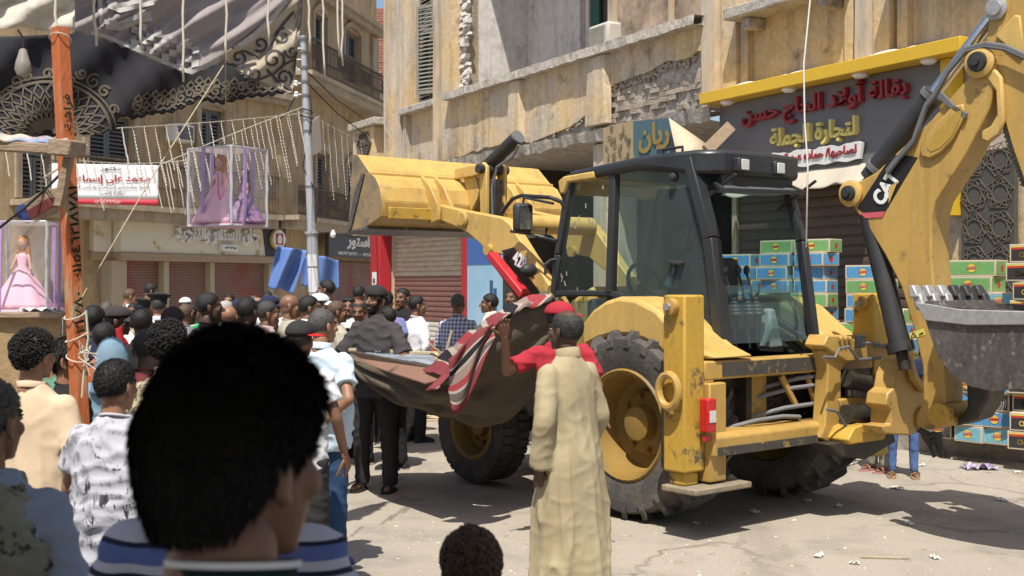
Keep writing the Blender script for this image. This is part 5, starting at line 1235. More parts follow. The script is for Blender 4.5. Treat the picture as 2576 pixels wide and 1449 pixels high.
class PS: pass
PEOPLE = []
def person(label, px, py, Y, face, H=None, skin_='brown', hair='short', hc='black', beard=False, top=None, topk='tee', bottom=None, bk='trousers', shoe=None, shoek='shoe', fat=1.0, hy=0, hp=0, ht=0, arms=None, sleeve=None, hat=None, detail=0, stance=.09, curl=.35, lean=(0, 0), seed=None, loc=None, smile=False, palm=None, group='people watching in the street', bare=False, ztop=None):
    random.seed(seed or (len(PEOPLE) * 13 + 5)); sd_ = len(PEOPLE) * 3.7
    top_z = ZC - (py - HY) / F * Y
    if hat in ('cap', 'officer', 'hood'): top_z -= .012
    if hair in ('curly', 'full'): top_z -= .02
    s = (H or top_z) / 1.735
    rot = R(face)
    base = Vector(((px - CX) / F * Y, Y, 0)) if loc is None else Vector(loc)
    # head offset from the feet, so that the head falls where the photo has it
    off = Matrix.Rotation(rot, 3, 'Z') @ Vector((lean[0], lean[1], 0)) * s
    base = base - Vector((off.x, off.y, 0))
    t = thing('person', label, 'person', base, rot, group)
    PEOPLE.append(t)
    V = lambda x, y, z: Vector((x, y, z)) * s
    lx, ly = lean
    near = detail > 0
    A = {'l': ((-.235, -.03, 1.13), (-.245, .05, .89)), 'r': ((.235, -.03, 1.13), (.245, .05, .89))}
    if arms: A.update(arms)
    sh = {'l': (-.160 + lx * .8, ly * .8, 1.385), 'r': (.160 + lx * .8, ly * .8, 1.385)}
    def T(z): return lx * max(0, z - .9) / .72, ly * max(0, z - .9) / .72
    # --- body: one continuous figure
    bd = MB(); sk = skin(skin_)
    def ring(z, rx, ry, p=2.3): a, b_ = T(z); return [v * s for v in oval((a, b_, z), rx, ry, 18, p)]
    bd.loft([ring(.84, .12, .09), ring(.95, .145, .10), ring(1.05, .13 * fat, .09 * fat), ring(1.2, .145, .098), ring(1.34, .145, .085), ring(1.42, .09, .065), ring(1.47, .055, .055)])
    caps(bd, V(lx * .95, ly * .95 - .02, 1.44), V(lx, ly - .012, 1.53), .055 * s, .05 * s)
    legs = {-1: ((-.085, 0, .88), (-stance, .01, .48), (-stance - .005, -.02, .09)), 1: ((.085, 0, .88), (stance, .01, .48), (stance + .005, -.02, .09))}
    for sd in (-1, 1):
        h, k, a = legs[sd]; caps(bd, V(*h), V(*k), .08 * s, .052 * s); caps(bd, V(*k), V(*a), .052 * s, .036 * s)
        caps(bd, V(a[0], -.04, .04), V(a[0] + sd * .02, .13, .028), .035 * s, .028 * s)
    for key, sgn in (('l', -1), ('r', 1)):
        e, w_ = A[key]; caps(bd, V(*sh[key]), V(*e), .043 * s, .039 * s); caps(bd, V(*e), V(*w_), .040 * s, .027 * s)
    bd = remesh(bd, .011 if near else .019, 2)
    for key, sgn in (('l', -1), ('r', 1)):
        e, w_ = Vector(A[key][0]), Vector(A[key][1]); d = w_ - e
        n = Vector((-sgn, .15, 0)) if not (palm and key in palm) else Vector(palm[key])
        hand(bd, w_ * s, d + (Vector((0, .1, 0)) * d.length if palm is None else Vector()), n, s, curl, side=(-sgn if True else 1))
    bd.m = [0] * len(bd.f)
    hcen = V(lx, ly + .012, 1.615)
    hd, hrot = make_head(hcen, s, R(hy), R(hp), .0052 if near else .0075, beard, True, R(ht), smile)
    bd.add(hd.v, hd.f); bd.m[-len(hd.f):] = hd.m
    bd.build('body', [sk, m_brow, m_lip, m_eye], t, ang=180)
    if hair != 'none':
        hm = hairm(hc); hair_mesh(hcen, s, hrot, hair, sd_, detail if hat is None else 0).build('hair', hm, t, ang=180)
    # --- clothes
    tm = top
    dv = .012 if near else .02
    if topk in ('tee', 'shirt', 'long'):
        m = MB(); hem = .80
        m.loft([ring(hem, .168 * (.5 + .5 * fat), .122 * fat), ring(.88, .172 * (.5 + .5 * fat), .125 * fat), ring(1.02, .166 * fat, .122 * fat), ring(1.2, .178 * (.6 + .4 * fat), .13 * (.6 + .4 * fat)), ring(1.32, .182, .122), ring(1.39, .155, .105), ring(1.43, .122, .09), ring(1.465, .085, .075), ring(1.487, .068, .066)])
        fr_ = sleeve if sleeve is not None else (.62 if topk != 'long' else 1.95)
        for key in 'lr':
            S0, e, w_ = Vector(sh[key]), Vector(A[key][0]), Vector(A[key][1])
            S0 = S0 + Vector((0, 0, -.012))
            if fr_ <= 1: m.ell(S0 * s, .066 * s, .066 * s, .066 * s, 14, 9); m.tube([S0.lerp(e, .02) * s, (S0.lerp(e, fr_ * .5)) * s, S0.lerp(e, fr_) * s], [.065 * s, .068 * s, .074 * s], 14)
            else:
                q = min(.97, fr_ - 1); m.ell(S0 * s, .066 * s, .066 * s, .066 * s, 14, 9); m.tube([S0.lerp(e, .02) * s, S0.lerp(e, .5) * s, e * s], [.065 * s, .062 * s, .056 * s], 12); m.tube([S0.lerp(e, .93) * s, e * s, e.lerp(w_, q * .5) * s, e.lerp(w_, q) * s], [.056 * s, .056 * s, .048 * s, .043 * s], 12)
        m = remesh(m, dv, 2); folds(m, (.014 if near else .009) * s, sd_, 'shirt', s)
        o = m.build('shirt', tm, t, ang=180); t_shirt = o
        if topk == 'shirt':
            c = MB(); c.lathe([(.064 * s, -.012 * s), (.070 * s, .03 * s), (.062 * s, .032 * s), (.058 * s, -.01 * s)], V(lx * .98, ly * .98 - .012, 1.475), (0, .18, 1), 18, cap=False); c.build('collar', tm, o, ang=180)
        else:
            c = MB(); c.tube([V(lx + .066 * math.cos(q), ly - .008 + .062 * math.sin(q), 1.478 - .02 * math.sin(q)) for q in [k * PI / 9 for k in range(19)]], .007 * s, 6); c.build('neckband', tm, o, ang=180)
        t['_shirt'] = o.name
    elif topk == 'robe':
        m = MB(); m.loft([ring(.05, .27, .24, 2), ring(.3, .25, .215, 2), ring(.6, .228, .188, 2.1), ring(.9, .20, .16), ring(1.08, .178 * fat, .138 * fat), ring(1.25, .185, .132), ring(1.33, .178, .12), ring(1.39, .152, .104), ring(1.43, .120, .09), ring(1.465, .085, .075), ring(1.49, .068, .066)])
        fr_ = sleeve if sleeve is not None else 1.9
        for key in 'lr':
            S0, e, w_ = Vector(sh[key]) + Vector((0, 0, -.012)), Vector(A[key][0]), Vector(A[key][1])
            m.ell(S0 * s, .068 * s, .068 * s, .068 * s, 14, 9)
            if fr_ <= 1: m.tube([S0.lerp(e, .02) * s, S0.lerp(e, fr_) * s], [.067 * s, .078 * s], 14)
            else: m.tube([S0.lerp(e, .02) * s, S0.lerp(e, .5) * s, e * s], [.067 * s, .068 * s, .070 * s], 14); m.tube([S0.lerp(e, .9) * s, e * s, e.lerp(w_, .5) * s, e.lerp(w_, fr_ - 1) * s], [.07 * s, .07 * s, .069 * s, .07 * s], 14)
        m = remesh(m, dv, 2); folds(m, (.018 if near else .010) * s, sd_, 'robe', s); o = m.build('robe', tm, t, ang=180); t['_shirt'] = o.name
        c = MB(); k_ = .35 if fr_ <= 1 else 1.0; c.lathe([(.066 * s, -.015 * s), (.073 * s, .04 * s * k_), (.064 * s, .043 * s * k_), (.06 * s, -.01 * s)], V(lx * .98, ly * .98 - .012, 1.478), (0, .18, 1), 18, cap=False); c.build('collar', tm, o, ang=180)
    if bottom is not None:
        m = MB(); m.loft([ring(.80, .155, .11), ring(.88, .158 * (.6 + .4 * fat), .112 * fat), ring(1.0, .15 * fat, .108 * fat)])
        for sd in (-1, 1):
            h, k, a = [Vector(q) for q in legs[sd]]
            if bk == 'shorts': m.tube([h * s, h.lerp(k, .5) * s, k * s, (k + Vector((0, 0, -.05))) * s], [.10 * s, .098 * s, .092 * s, .095 * s], 14)
            else: m.tube([h * s, h.lerp(k, .5) * s, k * s, k.lerp(a, .5) * s, (a + Vector((0, 0, -.03))) * s], [.098 * s, .088 * s, .073 * s, .068 * s, .066 * s] if bk != 'slim' else [.095 * s, .082 * s, .064 * s, .056 * s, .052 * s], 14)
        m = remesh(m, dv, 2); folds(m, .011 * s, sd_ + 9, 'legs', s); m.build('trousers', bottom, t, ang=180)
    for sd in (-1, 1):
        a = legs[sd][2]; m = MB()
        if shoek == 'shoe':
            f_ = lambda y, w_, h_: [V(a[0] + sd * .008 + w_ * math.cos(q), y, max(0.018, .018 + h_ * math.sin(q))) for q in [k * PI / 6 for k in range(12)]]
            m.loft([f_(-.095, .02, .06), f_(-.07, .042, .10), f_(0, .044, .10), f_(.06, .046, .075), f_(.13, .048, .055), f_(.17, .03, .035)]); sh_ = m.build('shoe', shoe or cloth('dark_shoe', (.03, .03, .032)), t, ang=60)
        else: sh_ = None
        m = MB(); m.pz([(v.x, v.y) for v in oval((0, 0, 0), .052 * s, .14 * s, 16)], 0.001, .02 * s)
        for v in m.v: v.x += (a[0] + sd * .01) * s; v.y += .04 * s
        if sh_ is None:
            so_ = m.build('sandal', shoe or cloth('sandal_tan', (.36, .24, .15)), t, ang=60)
            q_ = MB(); q_.tube([V(a[0] + sd * .01 + .05 * math.cos(k * PI / 8), .07, .02 + .045 * math.sin(k * PI / 8)) for k in range(9)], .014 * s, 6, flat=.5); q_.build('strap', shoe or cloth('sandal_tan', (.36, .24, .15)), so_)
        else: m.build('sole', cloth('pale_sole', (.5, .48, .44)), sh_, ang=60)
    if hat == 'cap': pass
    t['_h'] = tuple(hcen); t['_s'] = s
    return t, hcen, s, hrot
def wear_cap(P, mat, bmat=None, byaw=0, name='cap', flat=False):
    t, hcen, s, rot = P; m = cap_mesh(hcen, s, rot, R(byaw), 1, flat); return m.build(name, [mat, bmat or mat], t, ang=60, solid=.004)
def wear_officer(P, mat):
    t, hcen, s, rot = P; m = MB(); ax = rot @ Vector((0, .12, 1)); o = hcen + (rot @ Vector((0, -.01, .055))) * s
    m.lathe([(.088 * s, -.01 * s), (.09 * s, .035 * s), (.128 * s, .06 * s), (.130 * s, .068 * s), (.09 * s, .085 * s), (.001, .088 * s)], o, ax, 26)
    m.grid(lambda u, v: hcen + (rot @ Vector((.08 * math.sin((u - .5) * 2.2), .078 * math.cos((u - .5) * 2.0) + .05 * v * math.cos((u - .5) * 2), .052 - .03 * v))) * s, 10, 4)
    return m.build('peaked_cap', mat, t, ang=40)
def wear_hood(P, mat, drop=.2):
    t, hcen, s, rot = P; m = MB()
    def hd(u, v):
        q = R(38) + (2 * PI - R(76)) * u; z = .125 - v * (.26 + drop * .3); r = .098 * math.sqrt(max(.02, 1 - ((.5 - v * 1.1) / .52) ** 2)) if v < .5 else .098 + .06 * (v - .5)
        p = Vector((r * math.sin(q), -.02 + r * 1.12 * math.cos(q), z)); p += p.normalized() * .006 * noise.noise(p * 28)
        return hcen + (rot @ p) * s
    m.grid(hd, 26, 18); return m.build('hood', mat, t, ang=180, solid=.008)
def on_shirt(P, mb_fn, name, mat, lift=.004):
    """lay flat print on the garment: every print vertex goes to the nearest cloth surface"""
    t = P[0]; o = bpy.data.objects[t['_shirt']]; me = o.data
    bv = BVHTree.FromPolygons([v.co for v in me.vertices], [tuple(p.vertices) for p in me.polygons])
    m = mb_fn(); out = []
    for v in m.v:
        co, n, i, d = bv.find_nearest(v); out.append(co + n * lift if co else v)
    m.v = out; return m.build(name, mat, o, smooth=False)
# ------------------------------------------------------------------ garments
c_beige = cloth('beige_cotton', (.60, .47, .33), (.55, .42, .29)); c_print = cloth('pale_print_cotton', (.50, .50, .55), (.42, .42, .47), dirt=(.24, .24, .27), dsc=20, dth=.58, dsoft=.04)
c_ltblue = cloth('pale_blue_shirt', (.52, .63, .72), (.47, .58, .67)); c_jean = cloth('blue_denim', (.035, .075, .16), (.025, .055, .12), bump=.35); c_jean2 = cloth('mid_denim', (.10, .17, .36), (.075, .13, .30), bump=.35)
c_char = cloth('charcoal_polo', (.060, .055, .055), (.05, .046, .047)); c_blk = cloth('black_cotton', (.022, .021, .022)); c_blk2 = cloth('soft_black', (.035, .033, .035))
c_white = cloth('white_shirt', (.72, .72, .74), (.65, .66, .70)); c_khaki = cloth('khaki_tee', (.40, .37, .29)); c_pink = cloth('pink_shirt', (.66, .50, .50)); c_blue = cloth('blue_sweater', (.055, .15, .31))
c_maroon = cloth('maroon_shirt', (.17, .04, .05)); c_mustard = cloth('mustard_shirt', (.48, .27, .035)); c_purple = cloth('periwinkle_shirt', (.19, .20, .42)); c_mint = cloth('mint_tee', (.45, .60, .54)); c_red = cloth('crimson_tee', (.38, .030, .045)); c_slate = cloth('slate_tee', (.085, .095, .13)); c_gal = cloth('sand_robe', (.40, .34, .215), (.325, .27, .165), dirt=(.30, .24, .15), dsc=3, dth=.60)
c_cream = cloth('cream_robe', (.70, .66, .54)); c_yel = cloth('pale_yellow_shirt', (.60, .54, .30)); c_navy = cloth('navy_cotton', (.025, .03, .07)); c_hood = cloth('dusty_blue_hood', (.19, .29, .37), (.15, .23, .30)); c_redh = cloth('red_hoodie', (.33, .018, .022)); c_green = cloth('green_scarf', (.05, .38, .14)); c_grey = cloth('grey_shirt', (.20, .20, .22)); c_bgrey = cloth('blue_grey_shirt', (.26, .31, .40)); c_camo = cloth('camo_scarf', (.36, .35, .27), (.10, .10, .085), dirt=(.05, .05, .045), dsc=14, dth=.56, dsoft=.03); c_leo = cloth('leopard_print', (.42, .37, .25), (.34, .30, .20), dirt=(.05, .04, .03), dsc=34, dth=.55, dsoft=.03); c_orange = cloth('orange_shirt', (.42, .11, .03)); c_sold = cloth('light_shoe_blue', (.05, .07, .18))
def checks():
    m = bpy.data.materials.new('plaid_shirt'); m.use_nodes = True; nt = m.node_tree; N = nt.nodes; L = nt.links; b = N['Principled BSDF']; b.inputs['Roughness'].default_value = .9
    tc = N.new('ShaderNodeTexCoord'); w = None; outs = []
    for ax, sc in ((0, 150), (2, 150)):
        sp = N.new('ShaderNodeSeparateXYZ'); L.new(tc.outputs['Object'], sp.inputs[0]); a = N.new('ShaderNodeMath'); a.operation = 'MULTIPLY'; L.new(sp.outputs[ax], a.inputs[0]); a.inputs[1].default_value = sc; c = N.new('ShaderNodeMath'); c.operation = 'SINE'; L.new(a.outputs[0], c.inputs[0]); outs.append(c.outputs[0])
    ad = N.new('ShaderNodeMath'); ad.operation = 'ADD'; L.new(outs[0], ad.inputs[0]); L.new(outs[1], ad.inputs[1]); r = N.new('ShaderNodeMapRange'); r.inputs[1].default_value = -.4; r.inputs[2].default_value = .9; L.new(ad.outputs[0], r.inputs[0])
    x = N.new('ShaderNodeMix'); x.data_type = 'RGBA'; x.inputs[6].default_value = (.52, .52, .60, 1); x.inputs[7].default_value = (.10, .10, .20, 1); L.new(r.outputs[0], x.inputs[0]); L.new(x.outputs[2], b.inputs['Base Color']); return m
def stripes_mat():
    m = bpy.data.materials.new('striped_polo'); m.use_nodes = True; nt = m.node_tree; N = nt.nodes; L = nt.links; b = N['Principled BSDF']; b.inputs['Roughness'].default_value = .9
    tc = N.new('ShaderNodeTexCoord'); sp = N.new('ShaderNodeSeparateXYZ'); L.new(tc.outputs['Object'], sp.inputs[0]); nz_ = N.new('ShaderNodeTexNoise'); nz_.inputs['Scale'].default_value = 6; L.new(tc.outputs['Object'], nz_.inputs['Vector'])
    ma = N.new('ShaderNodeMath'); ma.operation = 'MULTIPLY_ADD'; L.new(nz_.outputs[0], ma.inputs[0]); ma.inputs[1].default_value = .02; L.new(sp.outputs[2], ma.inputs[2])
    md = N.new('ShaderNodeMath'); md.operation = 'MULTIPLY'; md.inputs[1].default_value = 10.5; L.new(ma.outputs[0], md.inputs[0]); fr = N.new('ShaderNodeMath'); fr.operation = 'FRACT'; L.new(md.outputs[0], fr.inputs[0])
    cr = N.new('ShaderNodeValToRGB'); cr.color_ramp.interpolation = 'CONSTANT'; e = cr.color_ramp.elements; e[0].position = 0; e[0].color = (.48, .48, .60, 1); e[1].position = .40; e[1].color = (.008, .01, .04, 1)
    for p_, c_ in ((.50, (.48, .48, .60, 1)), (.66, (.10, .14, .36, 1)), (.92, (.008, .01, .04, 1))): q = e.new(p_); q.color = c_
    L.new(fr.outputs[0], cr.inputs[0]); L.new(cr.outputs[0], b.inputs['Base Color']); return m
c_plaid = checks(); c_stripe = stripes_mat(); c_wstr = cloth('white_striped_shirt', (.70, .70, .68), (.50, .52, .50), stretch=(30, 30, 1))
# ------------------------------------------------------------------ the people in front
P = person('boy with thick dark hair and dark green collar filling the foreground, back of head', 592, 838, 1.27, -4, skin_='brown', hair='full', hc='black', top=cloth('dark_green_polo', (.012, .03, .028)), topk='shirt', bottom=c_jean, hy=-30, hp=-4, detail=2)
t, hcen, s, rot = P; m = MB(); m.lathe([(.0725 * s, .030 * s), (.0735 * s, .034 * s), (.0715 * s, .037 * s)], Vector((0, -.012, 1.475)) * s, (0, .18, 1), 24, cap=False); m.build('collar_piping', c_white, t, ang=180)
P = person('person in lilac polo with navy stripes mostly hidden by the foreground boy', 560, 905, 2.05, -4, skin_='tan', hair='short', top=c_stripe, topk='shirt', bottom=c_jean, fat=1.15, detail=1)
P = person('man with black curly hair in long beige robe seen from behind', 84, 822, 5.2, -8, skin_='tan', hair='curly', top=c_beige, topk='robe', sleeve=.85, hy=-18, fat=1.12, detail=1, shoek='sandal')
P = person('youth in black with slicked back hair, face turned right toward orange post', 172, 853, 5.7, -70, skin_='tan', hair='slick', top=c_blk, topk='long', bottom=c_blk, hy=-20, detail=1)
P = person('boy in pale monogram print T-shirt and jeans seen from behind', 291, 906, 4.6, -8, skin_='tan', hair='short', top=c_print, topk='tee', bottom=c_jean2, hy=-16, fat=1.22, detail=2, arms={'l': ((-.25, .05, 1.14), (-.20, .22, .96)), 'r': ((.25, .0, 1.13), (.25, .16, .93))})
rn = random.Random(5)
def prn():
    m = MB()
    t_, h_, s_, r_ = P
    for k in range(330):
        a = rn.uniform(0, 2 * PI); z = rn.uniform(.80, 1.43); c = Vector((.24 * math.sin(a), -.2 * math.cos(a), z)) * s_; tx = Vector((math.cos(a), math.sin(a), 0)); q = rn.uniform(-.5, .5); sz = rn.uniform(.014, .026) * s_
        ex = tx * math.cos(q) + Vector((0, 0, math.sin(q))); ez = tx * -math.sin(q) + Vector((0, 0, math.cos(q)))
        if k % 3 == 0:
            for i in range(4): d = [ex, ez, -ex, -ez][i] * sz * .35; e = [ez, -ex, -ez, ex][i] * sz * .12; m.add([c, c + d + e, c + d * 1.3, c + d - e], [(0, 1, 2, 3)])
        else:
            put_text(m, 'LV' if k % 3 == 1 else 'V', lambda x, z_, d: c + ex * x + ez * z_, sz * (1.4 if k % 3 == 1 else .9), sz * 1.3, False, 0, 0.012)
    return m
on_shirt(P, prn, 'monogram_print', M('print_grey', (.10, .10, .115), .9), .003)
P = person('grey haired old man at the left edge with camouflage vest over blue grey shirt', -30, 955, 2.9, 4, skin_='brown', hair='short', hc='grey', beard=False, top=c_bgrey, topk='long', bottom=c_blk, hy=-22, detail=1, fat=1.1)
t, hcen, s, rot = P; m = MB(); m.loft([[v * s for v in oval((0, 0, z), rx, ry, 20)] for z, rx, ry in ((.78, .205, .16), (.9, .205, .16), (1.1, .20, .152), (1.28, .205, .15), (1.37, .17, .125), (1.43, .12, .10), (1.475, .085, .085))]); m = remesh(m, .012, 1); folds(m, .012, 5, 'shirt', s); m.build('vest', c_camo, t, ang=180)
P = person('man in pale blue shirt and dark jeans, hand behind back, grey hair', 810, 776, 7.40, -22, skin_='tan', hair='crop', hc='grey', top=c_ltblue, topk='shirt', bottom=c_jean, hy=-22, fat=1.32, detail=1, shoe=c_sold, stance=.11, arms={'r': ((.27, -.12, 1.15), (.12, -.17, 1.01)), 'l': ((-.25, -.08, 1.14), (-.06, -.19, 1.0))}, palm={'r': (0, -1, .2), 'l': (0, -1, .2)})
P = person('boy in black cap with red brim, white shirt and dark shorts', 754, 804, 6.7, -12, skin_='brown', hair='crop', top=c_white, topk='tee', bottom=c_blk2, bk='shorts', hat='cap', detail=1, arms={'r': ((.24, .0, 1.14), (.26, .10, .90)), 'l': ((-.23, 0, 1.14), (-.24, .1, .9))})
wear_cap(P, c_blk2, cloth('red_brim', (.55, .02, .025)), -82, flat=True)
P = person('tall man in charcoal polo and black cap smiling toward camera beside the boards', 945, 716, 10.2, 166, skin_='brown', hair='crop', beard=True, top=c_char, topk='shirt', bottom=c_blk2, hat='cap', hy=-14, ht=-6, detail=1, smile=True, fat=1.12, stance=.12, shoek='sandal', shoe=c_blk2, arms={'l': ((-.30, .10, 1.15), (-.30, .34, 1.12)), 'r': ((.28, .06, 1.15), (.30, .30, 1.10))}, palm={'l': (0, 0, -1), 'r': (0, 0, -1)}, sleeve=.95)
wear_cap(P, c_blk2, c_blk2, 180)
def sr():
    m = MB(); t_, h_, s_, r_ = P; c = Vector((-.085, .2, 1.17)) * s_
    put_text(m, 'S.R', lambda x, z, d: c + Vector((-x, 0, z)), .06 * s_, .026 * s_, False, 0, .02)
    for k in (-1, 1):
        c2 = c + Vector((k * .014, 0, -.075)) * s_; m.add([c2 + Vector((-.010, 0, -.022)) * s_, c2 + Vector((.010, 0, -.022)) * s_, c2 + Vector((.010, 0, .022)) * s_, c2 + Vector((-.010, 0, .022)) * s_], [(0, 1, 2, 3)])
    return m
on_shirt(P, sr, 'chest_print', m_decw)
P = person('man in long sand coloured robe seen from behind beside the rear wheel', 1426, 780, 6.35, 44, skin_='dark', hair='balding', hc='salt', top=c_gal, topk='robe', hy=4, hp=4, lean=(-.0, .03), detail=2, shoek='sandal', sleeve=1.93, arms={'l': ((-.26, -.04, 1.12), (-.22, .02, .86)), 'r': ((.25, .02, 1.12), (.24, .16, .90))})
P = person('man in red cap with red and slate T-shirt raising his arm to the blanket', 1412, 757, 8.05, 168, skin_='brown', hair='crop', top=c_red, topk='tee', bottom=c_jean2, hat='cap', hy=88, detail=1, arms={'r': ((.37, .12, 1.25), (.36, .24, 1.50)), 'l': ((-.27, .05, 1.15), (-.28, .2, .98))}, palm={'r': (-.4, 1, 0), 'l': (0, 0, -1)}, sleeve=.75)
wear_cap(P, c_red, c_red, 8)
t, hcen, s, rot = P; m = MB(); m.loft([[v * s for v in oval((0, 0, z), rx, ry, 20)] for z, rx, ry in ((.79, .18, .136), (.9, .183, .138), (1.05, .176, .135), (1.17, .188, .143))]); m = remesh(m, .012, 1); folds(m, .008, 3, 'shirt', s); m.build('lower_shirt_panel', c_slate, t, ang=180)
def te():
    m = MB(); c = Vector((.02, .2, 1.27)) * s; put_text(m, 'TEAM', lambda x, z, d: c + Vector((-x, 0, z)), .085 * s, .03 * s, False, 0, .02, shear=.2)
    c3 = Vector((.085, .2, 1.27)) * s
    for k in range(7): q = k * 2 * PI / 7; d = Vector((math.cos(q), 0, math.sin(q))) * .03 * s; e = Vector((-math.sin(q), 0, math.cos(q))) * .007 * s; m.add([c3 - e, c3 + d, c3 + e], [(0, 1, 2)])
    return m
on_shirt(P, te, 'chest_print', m_decw)
P = person('small child with tousled curly hair at the bottom edge facing the street', 1186, 1318, 2.62, 5, skin_='tan', hair='curly', hc='darkbrown', top=c_grey, topk='tee', bottom=c_jean, detail=2)
P = person('child in blue jeans and tan sandals mostly hidden behind the swing frame', 2272, 815, 10.9, 165, H=1.30, skin_='brown', top=c_navy, topk='tee', bottom=c_jean2, bk='slim', shoek='sandal', stance=.12)
P = person('child in dark patterned trousers and flip flops mostly hidden by the swing frame', 2208, 815, 11.25, 120, H=1.40, skin_='brown', top=c_blk, topk='tee', bottom=c_camo, shoek='sandal', shoe=cloth('pink_flipflop', (.45, .22, .22)))
# ------------------------------------------------------------------ the shaded group on the left
P = person('child under a dusty blue hood between orange post and dark crowd', 283, 846, 6.5, -10, skin_='brown', hair='crop', top=c_hood, topk='long', bottom=c_blk, hat='hood', detail=1); wear_hood(P, c_hood, .3)
P = person('person in red hoodie and dark grey cap with its peak to the right', 292, 768, 8.9, -55, skin_='dark', hair='crop', top=c_redh, topk='long', bottom=c_blk, hat='cap', hy=-20, fat=1.2); wear_cap(P, cloth('dark_grey_cap', (.055, .045, .045)), None, 0)
t, hcen, s, rot = P; m = MB(); m.grid(lambda u, v: Vector((.16 * math.sin(-1.9 + 3.8 * u) * (1 + .4 * v), -.05 - .15 * math.cos(-1.9 + 3.8 * u) * (1 + .2 * v), 1.56 - .16 * v + .02 * math.sin(u * 14))) * s, 20, 8); m.build('lowered_hood', c_redh, t, solid=.012, ang=180)
person('dark haired person in navy just right of the orange post', 236, 768, 8.6, -5, skin_='dark', hair='short', top=c_navy, topk='tee', bottom=c_blk)
person('person in orange shirt behind the blue hooded child', 262, 812, 7.9, -20, skin_='dark', hair='short', top=c_orange, topk='tee', bottom=c_blk)
person('dark haired boy in maroon shirt behind the child with blue hood', 367, 832, 6.6, 0, skin_='dark', hair='short', top=c_maroon, topk='tee', bottom=c_blk)
person('dark haired person in black beside red hoodie, back to camera', 356, 774, 8.4, 5, skin_='dark', hair='short', top=c_blk, topk='tee', bottom=c_blk)
P = person('person in dark round cap standing behind the curly haired man', 434, 770, 8.7, -10, skin_='dark', hair='crop', top=c_grey, topk='tee', bottom=c_blk, hat='cap')
t, hcen, s, rot = P; m = MB(); m.grid(lambda u, v: hcen + (rot @ Vector((.088 * math.sin(2 * PI * u) * math.cos(v * PI / 2), -.01 + .106 * math.cos(2 * PI * u) * math.cos(v * PI / 2), .03 + .1 * math.sin(v * PI / 2)))) * s, 24, 8); m.build('skullcap', cloth('dark_skullcap', (.04, .032, .03)), t, solid=.004)
P = person('man with thick curly black hair in leopard print shirt left of foreground boy', 424, 800, 5.55, -6, skin_='brown', hair='curly', top=c_leo, topk='shirt', bottom=c_blk, detail=1, hy=-20)
person('tall dark haired man in black facing right above the foreground boy', 524, 736, 9.4, -40, skin_='dark', hair='short', top=c_blk, topk='tee', bottom=c_blk, hy=-30)
person('dark haired man with shaved nape seen from behind next to grey haired man', 623, 748, 9.4, -8, skin_='dark', hair='short', top=c_blk, topk='tee', bottom=c_blk, hy=-18)
person('man in pink shirt with greying hair facing right', 672, 757, 10.2, -50, skin_='brown', hair='short', hc='salt', top=c_pink, topk='shirt', bottom=c_blk, hy=-22)
person('bald man in khaki tee facing right', 728, 741, 11.2, -62, skin_='brown', hair='none', top=c_khaki, topk='tee', bottom=c_blk, hy=-16)
P = person('man with sunglasses in white shirt facing right', 777, 744, 10.8, -50, skin_='brown', hair='short', top=c_white, topk='shirt', bottom=c_blk, hy=-25)
t, hcen, s, rot = P; m = MB()
for sd in (-1, 1): m.ell(hcen + (rot @ Vector((sd * .032, .094, .008))) * s, .025 * s, .008 * s, .016 * s); m.tube([hcen + (rot @ Vector(q)) * s for q in ((sd * .055, .088, .012), (sd * .075, .04, .014), (sd * .08, -.01, .012))], .003 * s, 5)
m.build('sunglasses', m_plas, t)
P = person('man in white cap facing right beside silver pole', 803, 737, 12.6, -75, skin_='brown', hair='crop', top=c_navy, topk='tee', bottom=c_blk, hat='cap', hy=-10); wear_cap(P, c_white, None, 0)
person('young man in blue sweater facing left in front of the tarpaulin', 822, 704, 14.6, 68, skin_='brown', hair='short', top=c_blue, topk='long', bottom=c_blk, hy=14)
# ------------------------------------------------------------------ around the man in the charcoal polo
person('brown haired man turned right between jeans man and charcoal polo', 847, 757, 11.6, -60, skin_='brown', hair='short', hc='darkbrown', top=c_khaki, topk='tee', bottom=c_blk, hy=-15)
P = person('man in white striped shirt with sunglasses pushed up on his hair', 878, 746, 12.9, 165, skin_='brown', hair='short', top=c_wstr, topk='shirt', bottom=c_blk, hy=16)
t, hcen, s, rot = P; m = MB()
for sd in (-1, 1): m.ell(hcen + (rot @ Vector((sd * .03, .075, .085))) * s, .024 * s, .012 * s, .012 * s)
m.build('sunglasses', m_plas, t)
person('older man with thin grey hair looking down left of charcoal polo', 905, 755, 11.7, 150, skin_='brown', hair='balding', hc='salt', top=c_blk2, topk='tee', bottom=c_blk, hy=24, hp=-10)
person('youth in maroon shirt looking down before the maroon shutter', 902, 719, 15.4, -20, skin_='brown', hair='short', top=c_maroon, topk='tee', bottom=c_blk, hp=-14)
person('bent person in mustard yellow shirt behind the charcoal polo', 975, 772, 11.4, 60, skin_='brown', hair='short', top=c_mustard, topk='long', bottom=c_blk, fat=1.25, lean=(0.06, .14))
person('person in periwinkle shirt behind the black cap, back turned', 972, 732, 13.2, -15, skin_='brown', hair='short', top=c_purple, topk='tee', bottom=c_blk)
P = person('young man in black lettered T-shirt with crossed arms before red post', 1013, 725, 14.0, 165, skin_='brown', hair='short', top=c_blk, topk='tee', bottom=c_jean, hy=-14, arms={'l': ((-.26, .02, 1.14), (.02, .2, 1.12)), 'r': ((.26, .02, 1.14), (-.02, .22, 1.16))})
s = P[2]
def wh():
    m = MB(); c = Vector((.11, .2, 1.25)) * s; put_text(m, 'WHE', lambda x, z, d: c + Vector((-x, 0, z)), .15 * s, .07 * s, False, 0, .03); return m
on_shirt(P, wh, 'chest_print', m_decw)
